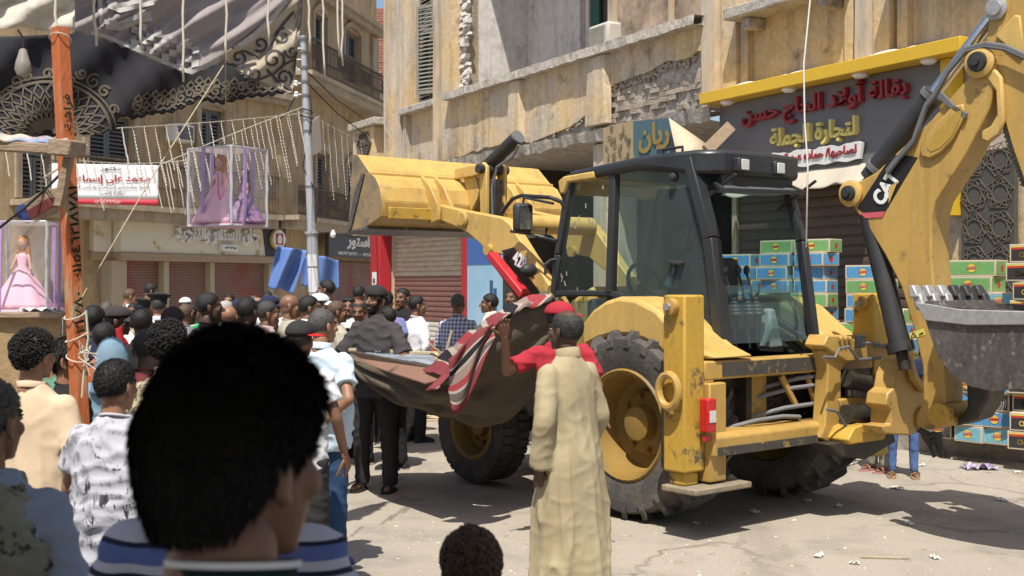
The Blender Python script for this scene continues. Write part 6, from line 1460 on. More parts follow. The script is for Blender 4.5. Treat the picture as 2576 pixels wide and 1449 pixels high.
person('man in plain white shirt facing right before maroon shutter', 1048, 744, 13.2, -52, skin_='brown', hair='short', top=c_white, topk='long', bottom=c_blk, hy=-20)
person('grey haired man in small check shirt and jeans, back to camera', 1152, 738, 13.0, -14, skin_='brown', hair='crop', hc='grey', top=c_plaid, topk='long', bottom=c_jean2, fat=1.18, hy=-12, arms={'r': ((.27, .06, 1.14), (.20, .25, 1.08)), 'l': ((-.25, .04, 1.13), (-.2, .2, 1.0))}, palm={'r': (0, 0, 1), 'l': (0, 0, 1)})
person('man in cream robe facing left with one hand raised beside red post', 1233, 739, 13.5, 78, skin_='brown', hair='short', top=c_cream, topk='robe', hy=10, arms={'l': ((-.22, .12, 1.16), (-.16, .36, 1.26)), 'r': ((.24, .02, 1.14), (.2, .2, 1.02))}, palm={'l': (0, .3, 1), 'r': (0, 0, 1)})
person('youth in mint T-shirt beside the red safety strut', 1290, 725, 14.4, 150, skin_='brown', hair='short', top=c_mint, topk='tee', bottom=c_jean)
# ------------------------------------------------------------------ the far crowd before the corner shop
person('man in grey white polo facing right before the closed shutters', 325, 727, 17.4, -60, skin_='tan', hair='short', hc='darkbrown', top=c_white, topk='shirt', bottom=c_blk, hp=-10)
person('bearded man in pale yellow shirt standing tallest before the shutters', 378, 713, 18.2, -65, skin_='brown', hair='short', beard=True, top=c_yel, topk='shirt', bottom=c_blk, hp=-12)
m_offc = cloth('officer_black', (.03, .032, .036)); c_unif = cloth('white_uniform', (.62, .64, .70))
P = person('police officer in white uniform and black peaked cap, back to camera', 399, 740, 12.2, 0, skin_='tan', hair='crop', hc='salt', top=c_unif, topk='shirt', bottom=c_blk, hat='officer'); wear_officer(P, m_offc)
P = person('police officer in black peaked cap facing right, left of other officer', 364, 752, 13.2, -60, skin_='brown', hair='crop', top=c_khaki, topk='shirt', bottom=c_blk, hat='officer'); wear_officer(P, m_offc)
P = person('man in white skullcap seen from behind in the far crowd', 466, 748, 15.2, -10, skin_='brown', hair='short', top=c_navy, topk='tee', bottom=c_blk, hat='cap')
t, hcen, s, rot = P; m = MB(); m.grid(lambda u, v: hcen + (rot @ Vector((.084 * math.sin(2 * PI * u) * math.cos(v * PI / 2), -.01 + .1 * math.cos(2 * PI * u) * math.cos(v * PI / 2), .06 + .075 * math.sin(v * PI / 2)))) * s, 20, 6); m.build('skullcap', c_white, t, solid=.004)
P = person('man in grey shirt with short brown hair below white skullcap', 466, 764, 12.0, -10, skin_='brown', hair='crop', hc='darkbrown', top=c_grey, topk='tee', bottom=c_blk)
P = person('man facing camera with green scarf in the far crowd', 484, 763, 12.8, 160, skin_='tan', hair='short', beard=True, top=c_white, topk='tee', bottom=c_blk)
t, hcen, s, rot = P; m = MB(); m.tube([Vector((.11 * math.cos(q), .02 + .1 * math.sin(q), 1.46 - .03 * math.sin(q))) * s for q in [k * PI / 10 for k in range(21)]], .035 * s, 8); m.build('scarf', c_green, t, ang=180)
person('bearded man in black facing camera before the shutters', 577, 739, 17.2, 175, skin_='tan', hair='short', beard=True, top=c_blk, topk='tee', bottom=c_blk)
person('white haired man in pale shirt among the far crowd', 568, 757, 13.8, -70, skin_='tan', hair='short', hc='white', top=c_khaki, topk='tee', bottom=c_blk)
person('bald man in periwinkle shirt seen from behind', 576, 769, 10.6, 0, skin_='tan', hair='none', top=c_purple, topk='tee', bottom=c_blk, fat=1.2)
P = person('man in navy cap behind bald man in periwinkle', 598, 752, 14.8, 170, skin_='brown', hair='crop', top=c_navy, topk='tee', bottom=c_blk, hat='cap'); wear_cap(P, c_navy, None, 0)
person('grey haired man far back near the last closed shutter', 638, 745, 17.0, 10, skin_='brown', hair='short', hc='grey', top=c_grey, topk='tee', bottom=c_blk)
person('balding man with sunlit head behind the navy cap', 647, 748, 15.8, -60, skin_='tan', hair='sides', hc='black', top=c_white, topk='tee', bottom=c_blk)
P = person('man in navy cap facing right left of bald man in khaki', 677, 742, 12.8, -65, skin_='brown', hair='crop', top=c_blk2, topk='tee', bottom=c_blk, hat='cap'); wear_cap(P, c_navy, None, 0)
person('dark skinned man under the hanging blue tarpaulin', 674, 733, 19.5, 170, skin_='dark', hair='short', top=c_blk, topk='tee', bottom=c_blk)
person('grey bearded man behind the navy cap under blue tarpaulin', 692, 743, 15.0, 150, skin_='brown', hair='short', hc='grey', top=c_white, topk='tee', bottom=c_blk)
person('clean shaven man between bald man and sunglasses, facing left', 752, 756, 12.4, 70, skin_='tan', hair='short', top=c_pink, topk='tee', bottom=c_blk)
person('dark haired man just right of the white cap', 828, 752, 13.3, 140, skin_='tan', hair='short', top=c_grey, topk='tee', bottom=c_blk)
person('man facing camera with moustache low between post and officers', 335, 763, 14.2, 170, skin_='brown', hair='short', top=c_khaki, topk='tee', bottom=c_blk)
person('man in white and blue between the doll box and orange post', 154, 733, 15.5, -10, skin_='brown', hair='short', top=c_ltblue, topk='tee', bottom=c_blk)
person('man in tan shirt partly behind the grey cap', 268, 760, 13.5, 10, skin_='tan', hair='short', hc='grey', top=c_mustard, topk='tee', bottom=c_blk)
person('grey haired woman shaped figure in cream behind the red hoodie', 312, 772, 11.6, -40, skin_='tan', hair='short', hc='darkbrown', top=c_cream, topk='tee', bottom=c_blk)
# driver, seated in the cab
def driver():
    c = FV.W((-.05, .12, 0)); t = thing('person', 'driver in dark shirt seated inside the black cab', 'person', c, FV.a, 'people watching in the street')
    b_ = MB(); b_.loft([oval((0, 0, z), rx, ry, 16) for z, rx, ry in ((1.43, .15, .12), (1.6, .14, .1), (1.8, .17, .11), (1.92, .12, .08), (1.98, .055, .055))])
    for sd in (-1, 1):
        caps(b_, (sd * .09, .02, 1.48), (sd * .12, .42, 1.50), .08, .06); caps(b_, (sd * .12, .42, 1.50), (sd * .12, .5, 1.12), .055, .04); caps(b_, (sd * .18, 0, 1.88), (sd * .25, .12, 1.64), .055, .045); caps(b_, (sd * .25, .12, 1.64), (sd * .14, .38, 1.70), .045, .03)
    b_ = remesh(b_, .018, 2)
    for sd in (-1, 1): hand(b_, (sd * .14, .38, 1.70), (-sd * .2, 1, .1), (0, .2, -1), 1, .7, side=-sd)
    b_.m = [0] * len(b_.f); hd, rt = make_head(Vector((0, .02, 2.12)), 1, R(20), 0, .008, True); b_.add(hd.v, hd.f); b_.m[-len(hd.f):] = hd.m
    b_.build('body', [skin('dark'), m_brow, m_lip, m_eye], t, ang=180); hair_mesh(Vector((0, .02, 2.12)), 1, rt, 'short', 3, 0).build('hair', hairm('black'), t, ang=180)
    m = MB(); m.loft([oval((0, 0, z), rx, ry, 16) for z, rx, ry in ((1.42, .165, .135), (1.6, .155, .115), (1.8, .185, .125), (1.92, .14, .095), (1.985, .068, .066))])
    for sd in (-1, 1): m.tube([(sd * .17, 0, 1.88), (sd * .235, .08, 1.70)], .07, 12)
    m = remesh(m, .018, 2); folds(m, .006, 2); m.build('shirt', c_slate, t, ang=180)
driver()
for t in PEOPLE:
    for k in ('_h', '_s', '_shirt'):
        if k in t: del t[k]
# ================================================================== STREET THINGS
m_cordc = M('pale_cord', (.66, .61, .52), .9, (.50, .45, .36), 20, .6, .15); m_dcord = M('black_cable', (.02, .02, .02), .7); m_rope = M('jute_rope', (.46, .38, .25), .95, (.36, .29, .19), 30, .6, .2)
m_opost = M('orange_painted_wood', (.50, .135, .04), .75, (.44, .12, .04), 3, .6, .12, 30, .3, 25, dirt=(.40, .28, .16), dsc=6, dth=.57, dsoft=.05, stretch=(2, 2, .6))
m_galv = M('galvanised_pole', (.46, .47, .49), .4, (.38, .39, .41), 2, .6, .1, 20, metal=.35, dirt=(.25, .24, .22), dsc=3, dth=.66)
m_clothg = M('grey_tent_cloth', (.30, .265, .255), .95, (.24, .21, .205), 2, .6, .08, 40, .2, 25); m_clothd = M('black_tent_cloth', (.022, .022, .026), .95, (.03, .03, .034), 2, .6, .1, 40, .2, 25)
m_appr = M('shaded_applique', (.135, .115, .085), .95, (.11, .09, .065), 3, .6, .08, 40); m_appb = M('beige_applique', (.40, .34, .25), .95, (.34, .29, .21), 3, .6, .08, 40); m_apps = M('silver_applique', (.40, .385, .36), .5, (.30, .285, .27), 8, .6, .1, 30); m_appd = M('dark_scroll_cloth', (.075, .065, .065), .95, (.06, .05, .05), 3, .6, .08)  # rear applique is the beige one darkened, shade put into its colour
m_cream = M('cream_tent_cloth', (.56, .52, .44), .95, (.50, .46, .38), 2, .6, .08, 40, .2, 25)
def lerp_t(tab, x):
    if x <= tab[0][0]: return tab[0][1]
    for (a, p), (b_, q) in zip(tab[:-1], tab[1:]):
        if x <= b_: return p + (q - p) * (x - a) / (b_ - a)
    return tab[-1][1]
def strokes(mb, pts, w, fn, mi=0, taper=0):
    pts = [Vector((p[0], p[1])) for p in pts]; n = len(pts); vs = []
    for i, p in enumerate(pts):
        d = pts[min(i + 1, n - 1)] - pts[max(i - 1, 0)]; d.normalize(); k = w * (1 - taper * i / max(1, n - 1)) / 2; q = Vector((-d.y, d.x)) * k
        vs += [fn(*(p + q)), fn(*(p - q))]
    mb.add(vs, [(2 * i, 2 * i + 1, 2 * i + 3, 2 * i + 2) for i in range(n - 1)], mi)
def spiral(cx, cy, r0, r1, a0, turns, n=26): return [(cx + (r0 + (r1 - r0) * k / n) * math.cos(a0 + 2 * PI * turns * k / n), cy + (r0 + (r1 - r0) * k / n) * math.sin(a0 + 2 * PI * turns * k / n)) for k in range(n + 1)]
# ---- front tent curtain, sunlit
FB = [(175, 62), (200, 82), (260, 96), (330, 125), (400, 158), (480, 189), (520, 172), (562, 152), (600, 180), (650, 205), (735, 238), (742, 200), (748, 120), (760, 40)]
def Yfront(px, py): return 6.1 + (px - 175) / 585 * 1.5 + .034 * math.sin((px * .55 + py) * .055 + 1.2 * math.sin(px * .011)) + .014 * math.sin((px * .7 + py) * .15 + 2 * math.sin(px * .017)) + .04 * noise.noise(Vector((px * .010, py * .016, 3)))
def Pf(px, py): return AT(px, py, Yfront(px, py))
tent = thing('tent_curtain', 'grey embroidered tent curtain with silver patches hanging above the street', 'tent cloth', AT(450, 60, 6.8))
s = MB()
def fr(u, v):
    px = 172 + 590 * u; b_ = lerp_t(FB, px) + 3 * math.sin(px * .21); top = -260
    return Pf(px, b_ + (top - b_) * v)
s.grid(fr, 260, 90); s.build('cloth', m_clothg, tent, WF, solid=.004, ang=180)
lift = lambda e: (lambda px, py: AT(px, py, Yfront(px, py) - e))
s = MB()
def fb(u, v):
    px = 566 + 182 * u; b_ = lerp_t(FB, px) - 3; t_ = lerp_t([(566, 130), (600, 110), (650, 80), (700, 40), (748, -10)], px); return lift(.012)(px, b_ + (t_ - b_) * v)
s.grid(fb, 30, 14)
s.build('corner_applique', m_appb, tent, WF, ang=180)
s = MB(); f_ = lift(.020)
for cx, cy, r, a, tn in ((600, 145, 22, .5, 1.3), (640, 185, 26, 2.4, 1.4), (688, 150, 30, 4.0, 1.5), (655, 110, 20, 1.0, 1.2), (712, 92, 22, 3.0, 1.3), (715, 195, 24, 5.4, 1.4), (620, 180, 14, 1.4, 1.1), (735, 130, 18, 2.0, 1.2)):
    strokes(s, spiral(cx, cy, 3, r, a, tn), 6, f_)
for pts in ([(570, 160), (600, 168), (640, 160), (672, 175), (700, 205), (735, 225)], [(585, 120), (620, 130), (650, 145), (680, 120), (705, 70), (740, 30)], [(640, 205), (665, 195), (690, 185), (720, 160), (742, 150)]): strokes(s, pts, 6, f_)
s.build('dark_scrolls', m_appd, tent, WF, ang=180)
s = MB(); f_ = lift(.022)
for i in range(9):
    for j in range(4):
        if (i + j) % 2 == 0 and not (i in (0, 8) and j == 3):
            x = 330 + i * 19; y = lerp_t(FB, x + 9) - 14 - j * 17; yy = lerp_t(FB, x + 19) - 14 - j * 17
            s.grid(lambda u, v: f_(x + 19 * u, y + (yy - y) * u - 17 * v), 5, 5)
strokes(s, [(x, lerp_t(FB, x) - 7) for x in range(230, 560, 12)], 10, f_)
def dense(pts, k=8): return [(p[0] + (q[0] - p[0]) * i / k, p[1] + (q[1] - p[1]) * i / k) for p, q in zip(pts[:-1], pts[1:]) for i in range(k)] + [pts[-1]]
for pts, w_ in (([(600, 118), (640, 88), (690, 40), (720, 0)], 7), ([(262, 60), (300, 66), (345, 48), (380, 40)], 12), ([(270, 8), (300, 20), (340, 10), (385, 0)], 12), ([(255, 62), (252, 20), (250, -20)], 9)):
    for o_ in (-w_ / 2, w_ / 2): strokes(s, [(x + o_ * .3, y + o_) for x, y in dense(pts)], w_, f_)
s.build('silver_applique', m_apps, tent, WF, ang=180)
# ---- rear dark curtain with the sun medallion, in the shade of the first
RB = [(-60, 338), (0, 336), (60, 338), (150, 344), (230, 340), (286, 328), (300, 292), (340, 300), (380, 288), (430, 284), (470, 268), (500, 252), (560, 262), (620, 246), (690, 240), (742, 226)]
def Yrear(px, py): return 7.35 + (px + 60) / 800 * 1.2 + .025 * math.sin(px * .03 + py * .03) + .008 * math.sin(px * .11 - py * .05)
tr = thing('tent_curtain', 'black tent curtain with beige sun medallion hanging behind the orange post', 'tent cloth', AT(300, 200, 7.8))
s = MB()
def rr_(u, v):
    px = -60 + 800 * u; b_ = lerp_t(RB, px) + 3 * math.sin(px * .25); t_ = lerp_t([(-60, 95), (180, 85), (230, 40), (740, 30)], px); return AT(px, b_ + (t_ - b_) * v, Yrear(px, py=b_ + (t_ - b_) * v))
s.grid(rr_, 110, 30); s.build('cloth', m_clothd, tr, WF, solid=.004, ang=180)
f2 = lambda px, py: AT(px, py, Yrear(px, py) - .012)
s = MB(); mc = (120, 336)
def arc(r, a0=PI * 1.02, a1=PI * 1.98, k=1.0): return [(mc[0] + r * 1.15 * math.cos(a0 + (a1 - a0) * i / 30), mc[1] + r * .95 * math.sin(a0 + (a1 - a0) * i / 30)) for i in range(31)]
for r, w_ in ((150, 5), (138, 7), (26, 30)): strokes(s, arc(r), w_, f2)
for ring_ in range(3):
    r0 = 30 + ring_ * 32
    for k in range(14):
        a = PI + PI * (k + .5 * (ring_ % 2)) / 13.5
        if a > 2 * PI: continue
        c0 = (mc[0] + r0 * 1.15 * math.cos(a), mc[1] + r0 * .95 * math.sin(a)); c1 = (mc[0] + (r0 + 40) * 1.15 * math.cos(a), mc[1] + (r0 + 40) * .95 * math.sin(a)); d = PI / 13.5 * .42
        m0 = (mc[0] + (r0 + 20) * 1.15 * math.cos(a - d), mc[1] + (r0 + 20) * .95 * math.sin(a - d)); m1 = (mc[0] + (r0 + 20) * 1.15 * math.cos(a + d), mc[1] + (r0 + 20) * .95 * math.sin(a + d))
        for p, q in ((c0, m0), (m0, c1), (c1, m1), (m1, c0)): strokes(s, [p, q], 4, f2)
for cx, cy, r, a, tn in ((40, 205, 18, 0, 1.4), (70, 190, 13, 2, 1.3), (205, 185, 15, 1, 1.4), (235, 205, 20, 3, 1.4), (262, 230, 16, 4, 1.3), (15, 235, 16, 1, 1.3), (180, 200, 10, 2, 1.2), (120, 185, 14, 5, 1.2), (285, 275, 14, 5, 1.3)): strokes(s, spiral(cx, cy, 3, r, a, tn), 6, f2)
rn = random.Random(9)
for px in range(345, 740, 22):
    b_ = lerp_t(RB, px) - 8
    strokes(s, spiral(px, b_ - 22, 2, 13, rn.uniform(0, 6), 1.3), 6, f2); strokes(s, [(px - 10, b_ - 2), (px, b_ - 8), (px + 11, b_ - 2)], 5, f2)
    if px < 600: strokes(s, [(px - 8, b_ - 40), (px + 4, b_ - 52), (px + 12, b_ - 40), (px + 2, b_ - 34), (px - 8, b_ - 40)], 5, f2)
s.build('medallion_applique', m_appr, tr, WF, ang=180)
# ---- cream cloth in the corner and the roof of the tent overhead (it shades the foreground)
def yc(px, py): return 5.7 + .03 * math.sin(px * .04 + py * .06) + .012 * math.sin(py * .16 + px * .02)
s = MB(); s.grid(lambda u, v: (lambda px, b_: AT(px, b_ + (-280 - b_) * v, yc(px, b_ + (-280 - b_) * v)))(-120 + 308 * u, 62 + 16 * u + 4 * math.sin(u * 19)), 40, 22)
o = s.build('tent_cloth', m_cream, None, WF, solid=.004, ang=180); tag(o, 'cream tent cloth in the upper left corner above the orange post', 'tent cloth')
s = MB(); s.grid(lambda u, v: Vector((-7.0 + 11.5 * u, -7 + 9.3 * v, 4.25 + .25 * math.sin(u * PI * 3) * .4 - .3 * math.sin(v * PI) + .04 * math.sin(u * 30))), 40, 16)
o = s.build('tent_roof', m_cream, None, WF, solid=.004, ang=180); tag(o, 'cream cloth roof of the tent stretched overhead, shading the nearest people', 'tent roof')
# ---- hanging cords
def cord(name, pts, r, mat, label, cat, group=None, knots=0, n=6):
    m = MB(); m.tube(pts, r, n)
    if knots:
        pts = [Vector(p) for p in pts]
        for a, b_ in zip(pts[:-1], pts[1:]):
            k = max(1, int((b_ - a).length / knots))
            for i in range(k): c = a.lerp(b_, (i + .5) / k); m.ell(c, r * 1.7, r * 1.7, r * 2.4, 6, 4)
    o = m.build(name, mat, None, WF, ang=180); return tag(o, label, cat, group)
rn = random.Random(2)
lab = 'pale twisted light cord hanging from the tent edge at the top of the picture'
for x, yb, Y in ((240, 115, 5.9), (356, 122, 6.2), (464, 206, 6.3), (570, 150, 6.5), (675, 112, 6.8), (778, 130, 7.2), (816, 196, 7.4), (851, 140, 7.6), (862, 165, 7.8), (142, 100, 5.5)):
    pts = [AT(x + rn.uniform(-3, 3) + (yb - y) * -.02, y, Y) for y in [yb - (yb + 190) * k / 9 for k in range(10)]]
    cord('light_string', pts, .0068, m_cordc, lab, 'light string', 'light cords hanging from the tent', 0)
cord('white_rope', [AT(2038, -120, 8.6), AT(2038, 0, 8.6), AT(2022, 160, 8.6), AT(2024, 300, 8.6), AT(2032, 420, 8.6), AT(2028, 622, 8.6)], .006, M('white_cord', (.72, .70, .66), .8), 'long thin white cord hanging in front of the grocery sign', 'cord')
cord('guy_rope', [AT(562, 165, 6.9), AT(380, 450, 6.4), AT(206, 748, 5.45)], .0036, m_rope, 'slanted guy rope from the tent curtain down to the orange post', 'rope')
cord('guy_rope', [AT(568, -100, 6.6), AT(567, 80, 6.9), AT(568, 364, 7.4)], .0036, m_rope, 'vertical rope carrying the hanging doll box', 'rope')
# ---- hanging bulb
b = thing('hanging_lamp', 'frosted lamp hanging under cream cloth left of the orange post', 'lamp', AT(58, 160, 5.6)); Yb = 5.6
s = MB(); s.lathe([(.009, .065), (.016, .06), (.022, .038), (.033, 0), (.037, -.03), (.028, -.056), (.001, -.067)], AT(58, 158, Yb), (0, 0, 1), 18); s.build('globe', M('frosted_globe', (.30, .27, .23), .5, (.25, .22, .19), 5, .6), b, WF)
s = MB(); s.tube([AT(58, 130, Yb), AT(58, 95, Yb), AT(45, 75, Yb)], .006, 6); s.build('wire', m_dcord, b, WF)
# ---- orange post
po = thing('wooden_post', 'leaning square orange post with green handwriting tied with white string', 'post', AT(236, 1680, 5.5))
pa, pb = AT(150, 70, 5.5), AT(236, 1680, 5.5)
ax = (pb - pa).normalized(); sx = Vector((.78, -.62, 0)); sx = (sx - ax * sx.dot(ax)).normalized(); sy = ax.cross(sx)
s = MB(); n = 26; hw = .030
for i in range(n):
    a = pa.lerp(pb, i / n); b_ = pa.lerp(pb, (i + 1) / n)
    def rg(p, i): e = [jag(i * 1.3 + q * 9, 1.7, .004) for q in range(4)]; return [p + sx * (hw + e[0]) + sy * (hw + e[1]), p - sx * (hw + e[2]) + sy * (hw + e[1]), p - sx * (hw + e[2]) - sy * (hw + e[3]), p + sx * (hw + e[0]) - sy * (hw + e[3])]
    A_, B_ = rg(a, i), rg(b_, i + 1); s.add(A_ + B_, [(0, 1, 5, 4), (1, 2, 6, 5), (2, 3, 7, 6), (3, 0, 4, 7)])
    if i == 0: s.add(A_, [(0, 1, 2, 3)])
s.build('shaft', m_opost, po, WF, bevel=.004, ang=60)
m_ink = M('dark_green_ink', (.02, .04, .025), .8)
fn_ = [sy, -sy, sx, -sx]; fn_ = min(fn_, key=lambda v: (v.y + v.x * -.3)); tn_ = ax.cross(fn_).normalized()
s = MB()
def post_text(txt, py0, py1, w, ar=True):
    t0 = (py0 - 70) / 1610; t1 = (py1 - 70) / 1610; c = pa.lerp(pb, (t0 + t1) / 2); L_ = (pb - pa).length * (t1 - t0)
    put_text(s, txt, lambda x, z, d: c - ax * x + tn_ * z * (1 if tn_.x < 0 else -1) + fn_ * (hw + .0065), L_, w, ar, 0, .02)
for q_ in (('٠١١٥٤٦٢١٨٧٨١', 470, 700, .045), ('فراشة', 240, 330, .05), ('٢١٧٨٠', 735, 840, .045)):
    s = MB(); post_text(*q_); s.build('handwriting', m_ink, po, WF, smooth=False)
for py in (98, 792, 848, 900):
    t_ = (py - 70) / 1610; c = pa.lerp(pb, t_); s = MB(); s.tube([c + (sx * math.cos(q) + sy * math.sin(q)) * .047 + ax * .02 * math.sin(q * 1.0 + py) for q in [k * PI / 8 for k in range(17)]], .003, 5); s.build('string_tie', m_cordc, po, WF)
s = MB()
for k in range(7): a = AT(214 + k, 880, 5.42); s.tube([a, a + Vector((rn.uniform(-.03, .06), -.02, rn.uniform(-.06, .05))), a + Vector((rn.uniform(-.02, .08), -.01, rn.uniform(-.12, .02)))], .003, 4)
s.tube([AT(216, 780, 5.42), AT(222, 850, 5.42), AT(214, 900, 5.42), AT(206, 1000, 5.42)], .005, 5); s.build('string_knot', m_cordc, po, WF)
# cross beam wrapped in carpet, raw block, brace
s = MB(); s.beam(AT(-60, 364, 5.42), AT(172, 378, 5.35), .06, .045); o = s.build('wooden_crossbar', m_wood, None, WF, bevel=.006); tag(o, 'weathered horizontal beam with carpet strip nailed to the orange post', 'beam')
s = MB(); s.grid(lambda u, v: AT(-60 + 225 * u, 331 + 18 * u + 18 * v + 3 * math.sin(u * 23), 5.36) + Vector((0, .03 * (1 - v), .0)), 40, 4)
m_carp = M('faded_carpet', (.50, .42, .34), .95, (.18, .26, .40), 9, .9, .2, 40, dirt=(.42, .12, .10), dsc=11, dth=.6, dsoft=.04); s.build('carpet_strip', m_carp, o, WF, solid=.01)
s = MB(); s.obox(AT(168, 373, 5.26), (.055, -.02, -.006), (.02, .05, 0), (.004, 0, .036)); o = s.build('wood_block', m_wood, None, WF, bevel=.008); tag(o, 'raw sawn wood block jutting from the orange post at beam height', 'wood block')
s = MB(); s.beam(AT(176, 385, 5.38), AT(148, 520, 5.38), .035, .05, (0, 1, 0)); o = s.build('wooden_brace', m_wood, None, WF, bevel=.004); tag(o, 'short grey wooden brace slanting down from the raw block', 'brace')
# crate hanging on the left, blue bundle
cr = thing('wooden_box', 'tilted grey wooden box with red lower half hanging left of the banner', 'box', AT(120, 515, 6.6))
R1 = Matrix.Rotation(R(-24), 3, 'Y') @ Matrix.Rotation(R(-25), 3, 'Z'); c0 = AT(118, 512, 6.6)
s = MB(); s.obox(c0, R1 @ Vector((.085, 0, 0)), R1 @ Vector((0, .07, 0)), R1 @ Vector((0, 0, .055))); s.build('body', m_wood, cr, WF, bevel=.006)
s = MB(); s.obox(c0 + R1 @ Vector((0, 0, -.024)), R1 @ Vector((.088, 0, 0)), R1 @ Vector((0, .073, 0)), R1 @ Vector((0, 0, .028))); s.build('red_band', M('dull_red_paint', (.17, .03, .028), .7, (.13, .03, .028), 4), cr, WF, bevel=.004)
s = MB()
for k in range(6): s.ell(AT(58 + rn.uniform(-8, 12), 540 + rn.uniform(-22, 18), 6.7), .03, .03, .035, 9, 6)
s = remesh(s, .009, 2); o = s.build('blue_bundle', M('blue_cloth', (.02, .035, .14), .9), None, WF, ang=180); tag(o, 'small dark blue cloth bundle tied left of the tilted box', 'bundle')
cord('side_cable', [AT(-10, 580, 6.5), AT(60, 525, 6.5), AT(115, 475, 6.5), AT(150, 440, 6.4)], .007, m_dcord, 'black cable running from the left edge to the tilted box', 'cable')  # a black cable slung to the tilted box
cord('twine', [AT(110, 448, 6.5), AT(152, 420, 6.4), AT(160, 455, 6.4), AT(167, 560, 6.45)], .006, m_cordc, 'pale cord hanging from the brace to the left doll box', 'cord')
# ---- stall plinth
pl = thing('stall_plinth', 'rough plastered stall counter with peeling turquoise paint beneath the left doll box', 'stall', AT(100, 1000, 6.7) * 1)
m_pl = M('peeling_plaster', (.36, .25, .135), .95, (.28, .19, .10), 3, .7, .2, 25, .8, 12, dirt=(.16, .38, .28), dsc=1.7, dth=.585, dsoft=.012)
zt_ = AT(0, 800, 6.5).z; xr_ = AT(158, 800, 6.5).x
s = MB(); s.grid(lambda u, v: Vector((-6 + (xr_ + 6) * u, 6.5 + jag(u * 9 + v * 3, 2, .012), zt_ * v)), 60, 24); s.add([(xr_, 6.5, 0), (xr_, 6.82, 0), (xr_, 6.82, zt_), (xr_, 6.5, zt_)], [(0, 1, 2, 3)]); s.build('front', m_pl, pl, WF, ang=180)
s = MB(); s.box(-6, xr_ + .01, 6.46, 6.84, zt_ + .001, zt_ + .03); s.build('top_board', m_wood, pl, WF, bevel=.004)
# ---- doll boxes
m_film = glassy('clear_film', (1, .985, 1), .09, .05, .05, .85); m_lilac = M('lilac_ribbon', (.44, .30, .56), .5, (.36, .24, .47), 9, .6, .1); m_silv = M('silver_tape', (.62, .63, .66), .3, (.5, .5, .54), 12, .6, .1, metal=.4)
m_gown = M('pink_gown', (.76, .47, .56), .8, (.70, .40, .50), 8, .6, .06, 30, .3, 20); m_dhair = M('ginger_doll_hair', (.42, .17, .04), .6, (.36, .13, .03), 20, .6, .2); m_doll = M('doll_skin', (.55, .34, .25), .4); m_dblue = M('doll_blue_dress', (.05, .05, .15), .5, (.40, .20, .30), 30, .8); m_pinkb = M('pink_garland', (.70, .12, .25), .6)
def doll_box(label, c, rz, w, d, h, tilt=0):
    fr_ = Frame((c.x, c.y), rz); t = thing('doll_box', label, 'display box', (c.x, c.y, c.z)); z0, z1 = c.z, c.z + h
    s = MB(); s.box(-w / 2, w / 2, -d / 2, d / 2, z0, z0 + .012); s.build('base', m_gown, t, fr_)
    s = MB(); s.box(-w / 2, w / 2, -d / 2, d / 2, z1 - .008, z1); s.build('lid', m_film, t, fr_)
    for a, b_ in (((-1, -1), (1, -1)), ((1, -1), (1, 1)), ((1, 1), (-1, 1)), ((-1, 1), (-1, -1))):
        p, q = Vector((a[0] * w / 2, a[1] * d / 2, 0)), Vector((b_[0] * w / 2, b_[1] * d / 2, 0)); s = MB(); s.grid(lambda u, v: p.lerp(q, u) + Vector((0, 0, z0 + (z1 - z0) * v)) + Vector((.004 * math.sin(v * 9 + u * 7), .004 * math.sin(v * 11), 0)), 10, 10); s.build('film_side', m_film, t, fr_, ang=180)
        for zz in (z0, z1): s = MB(); s.beam(p + Vector((0, 0, zz)), q + Vector((0, 0, zz)), .010, .010); s.build('edge_tape', m_silv, t, fr_, bevel=.003)
        s = MB(); s.tube([p + Vector((0, 0, z0 + (z1 - z0) * k / 8)) + Vector((.003 * math.sin(k * 2), .003, 0)) for k in range(9)], .009, 8); s.build('corner_post', m_silv, t, fr_)
        c2 = p.lerp(q, .36); c2 = c2 * 1.03; s = MB(); s.beam(c2 + Vector((0, 0, z0)), c2 + Vector((.01, 0, z1)), .025, .006, (q - p).cross(Vector((0, 0, 1)))); s.build('ribbon', m_lilac, t, fr_)
    return t, fr_
def doll(label, fr_, x, y, z0, k, dress, hair_, bare=False):
    t = thing('doll', label, 'doll', fr_.W((x, y, z0)))
    n = 28
    def rg(r, z, am): return [Vector((x + r * (1 + am * math.sin(j * 2 * PI / n * 7)) * math.cos(2 * PI * j / n), y + r * (1 + am * math.sin(j * 2 * PI / n * 7)) * math.sin(2 * PI * j / n), z0 + z)) for j in range(n)]
    s = MB(); s.loft([rg(.165 * k, .005, .07), rg(.155 * k, .03 * k, .07), rg(.115 * k, .11 * k, .08), rg(.06 * k, .2 * k, .06), rg(.026 * k, .255 * k, 0), rg(.034 * k, .30 * k, 0), rg(.02 * k, .325 * k, 0)]); s.build('gown', dress, t, fr_, ang=180)
    s = MB(); caps(s, (x, y, z0 + .32 * k), (x, y, z0 + .36 * k), .012 * k, .012 * k); s.ell((x, y, z0 + .385 * k), .03 * k, .032 * k, .038 * k)
    for sd in (-1, 1): caps(s, (x + sd * .035 * k, y, z0 + .31 * k), (x + sd * .06 * k, y - .02, z0 + .23 * k), .011 * k, .008 * k)
    s = remesh(s, .005, 1); s.build('body', m_doll, t, fr_, ang=180)
    s = MB(); s.ell((x, y + .008, z0 + .395 * k), .036 * k, .036 * k, .036 * k); s.loft([[Vector((x + r * math.cos(q), y + .014 + r * .6 * math.sin(q), z0 + z * k)) for q in [j * PI / 6 for j in range(12)]] for r, z in ((.034 * k, .39), (.042 * k, .34), (.045 * k, .27), (.03 * k, .23))]); s.build('hair', hair_, t, fr_, ang=180)
c = AT(572, 570, 7.4)
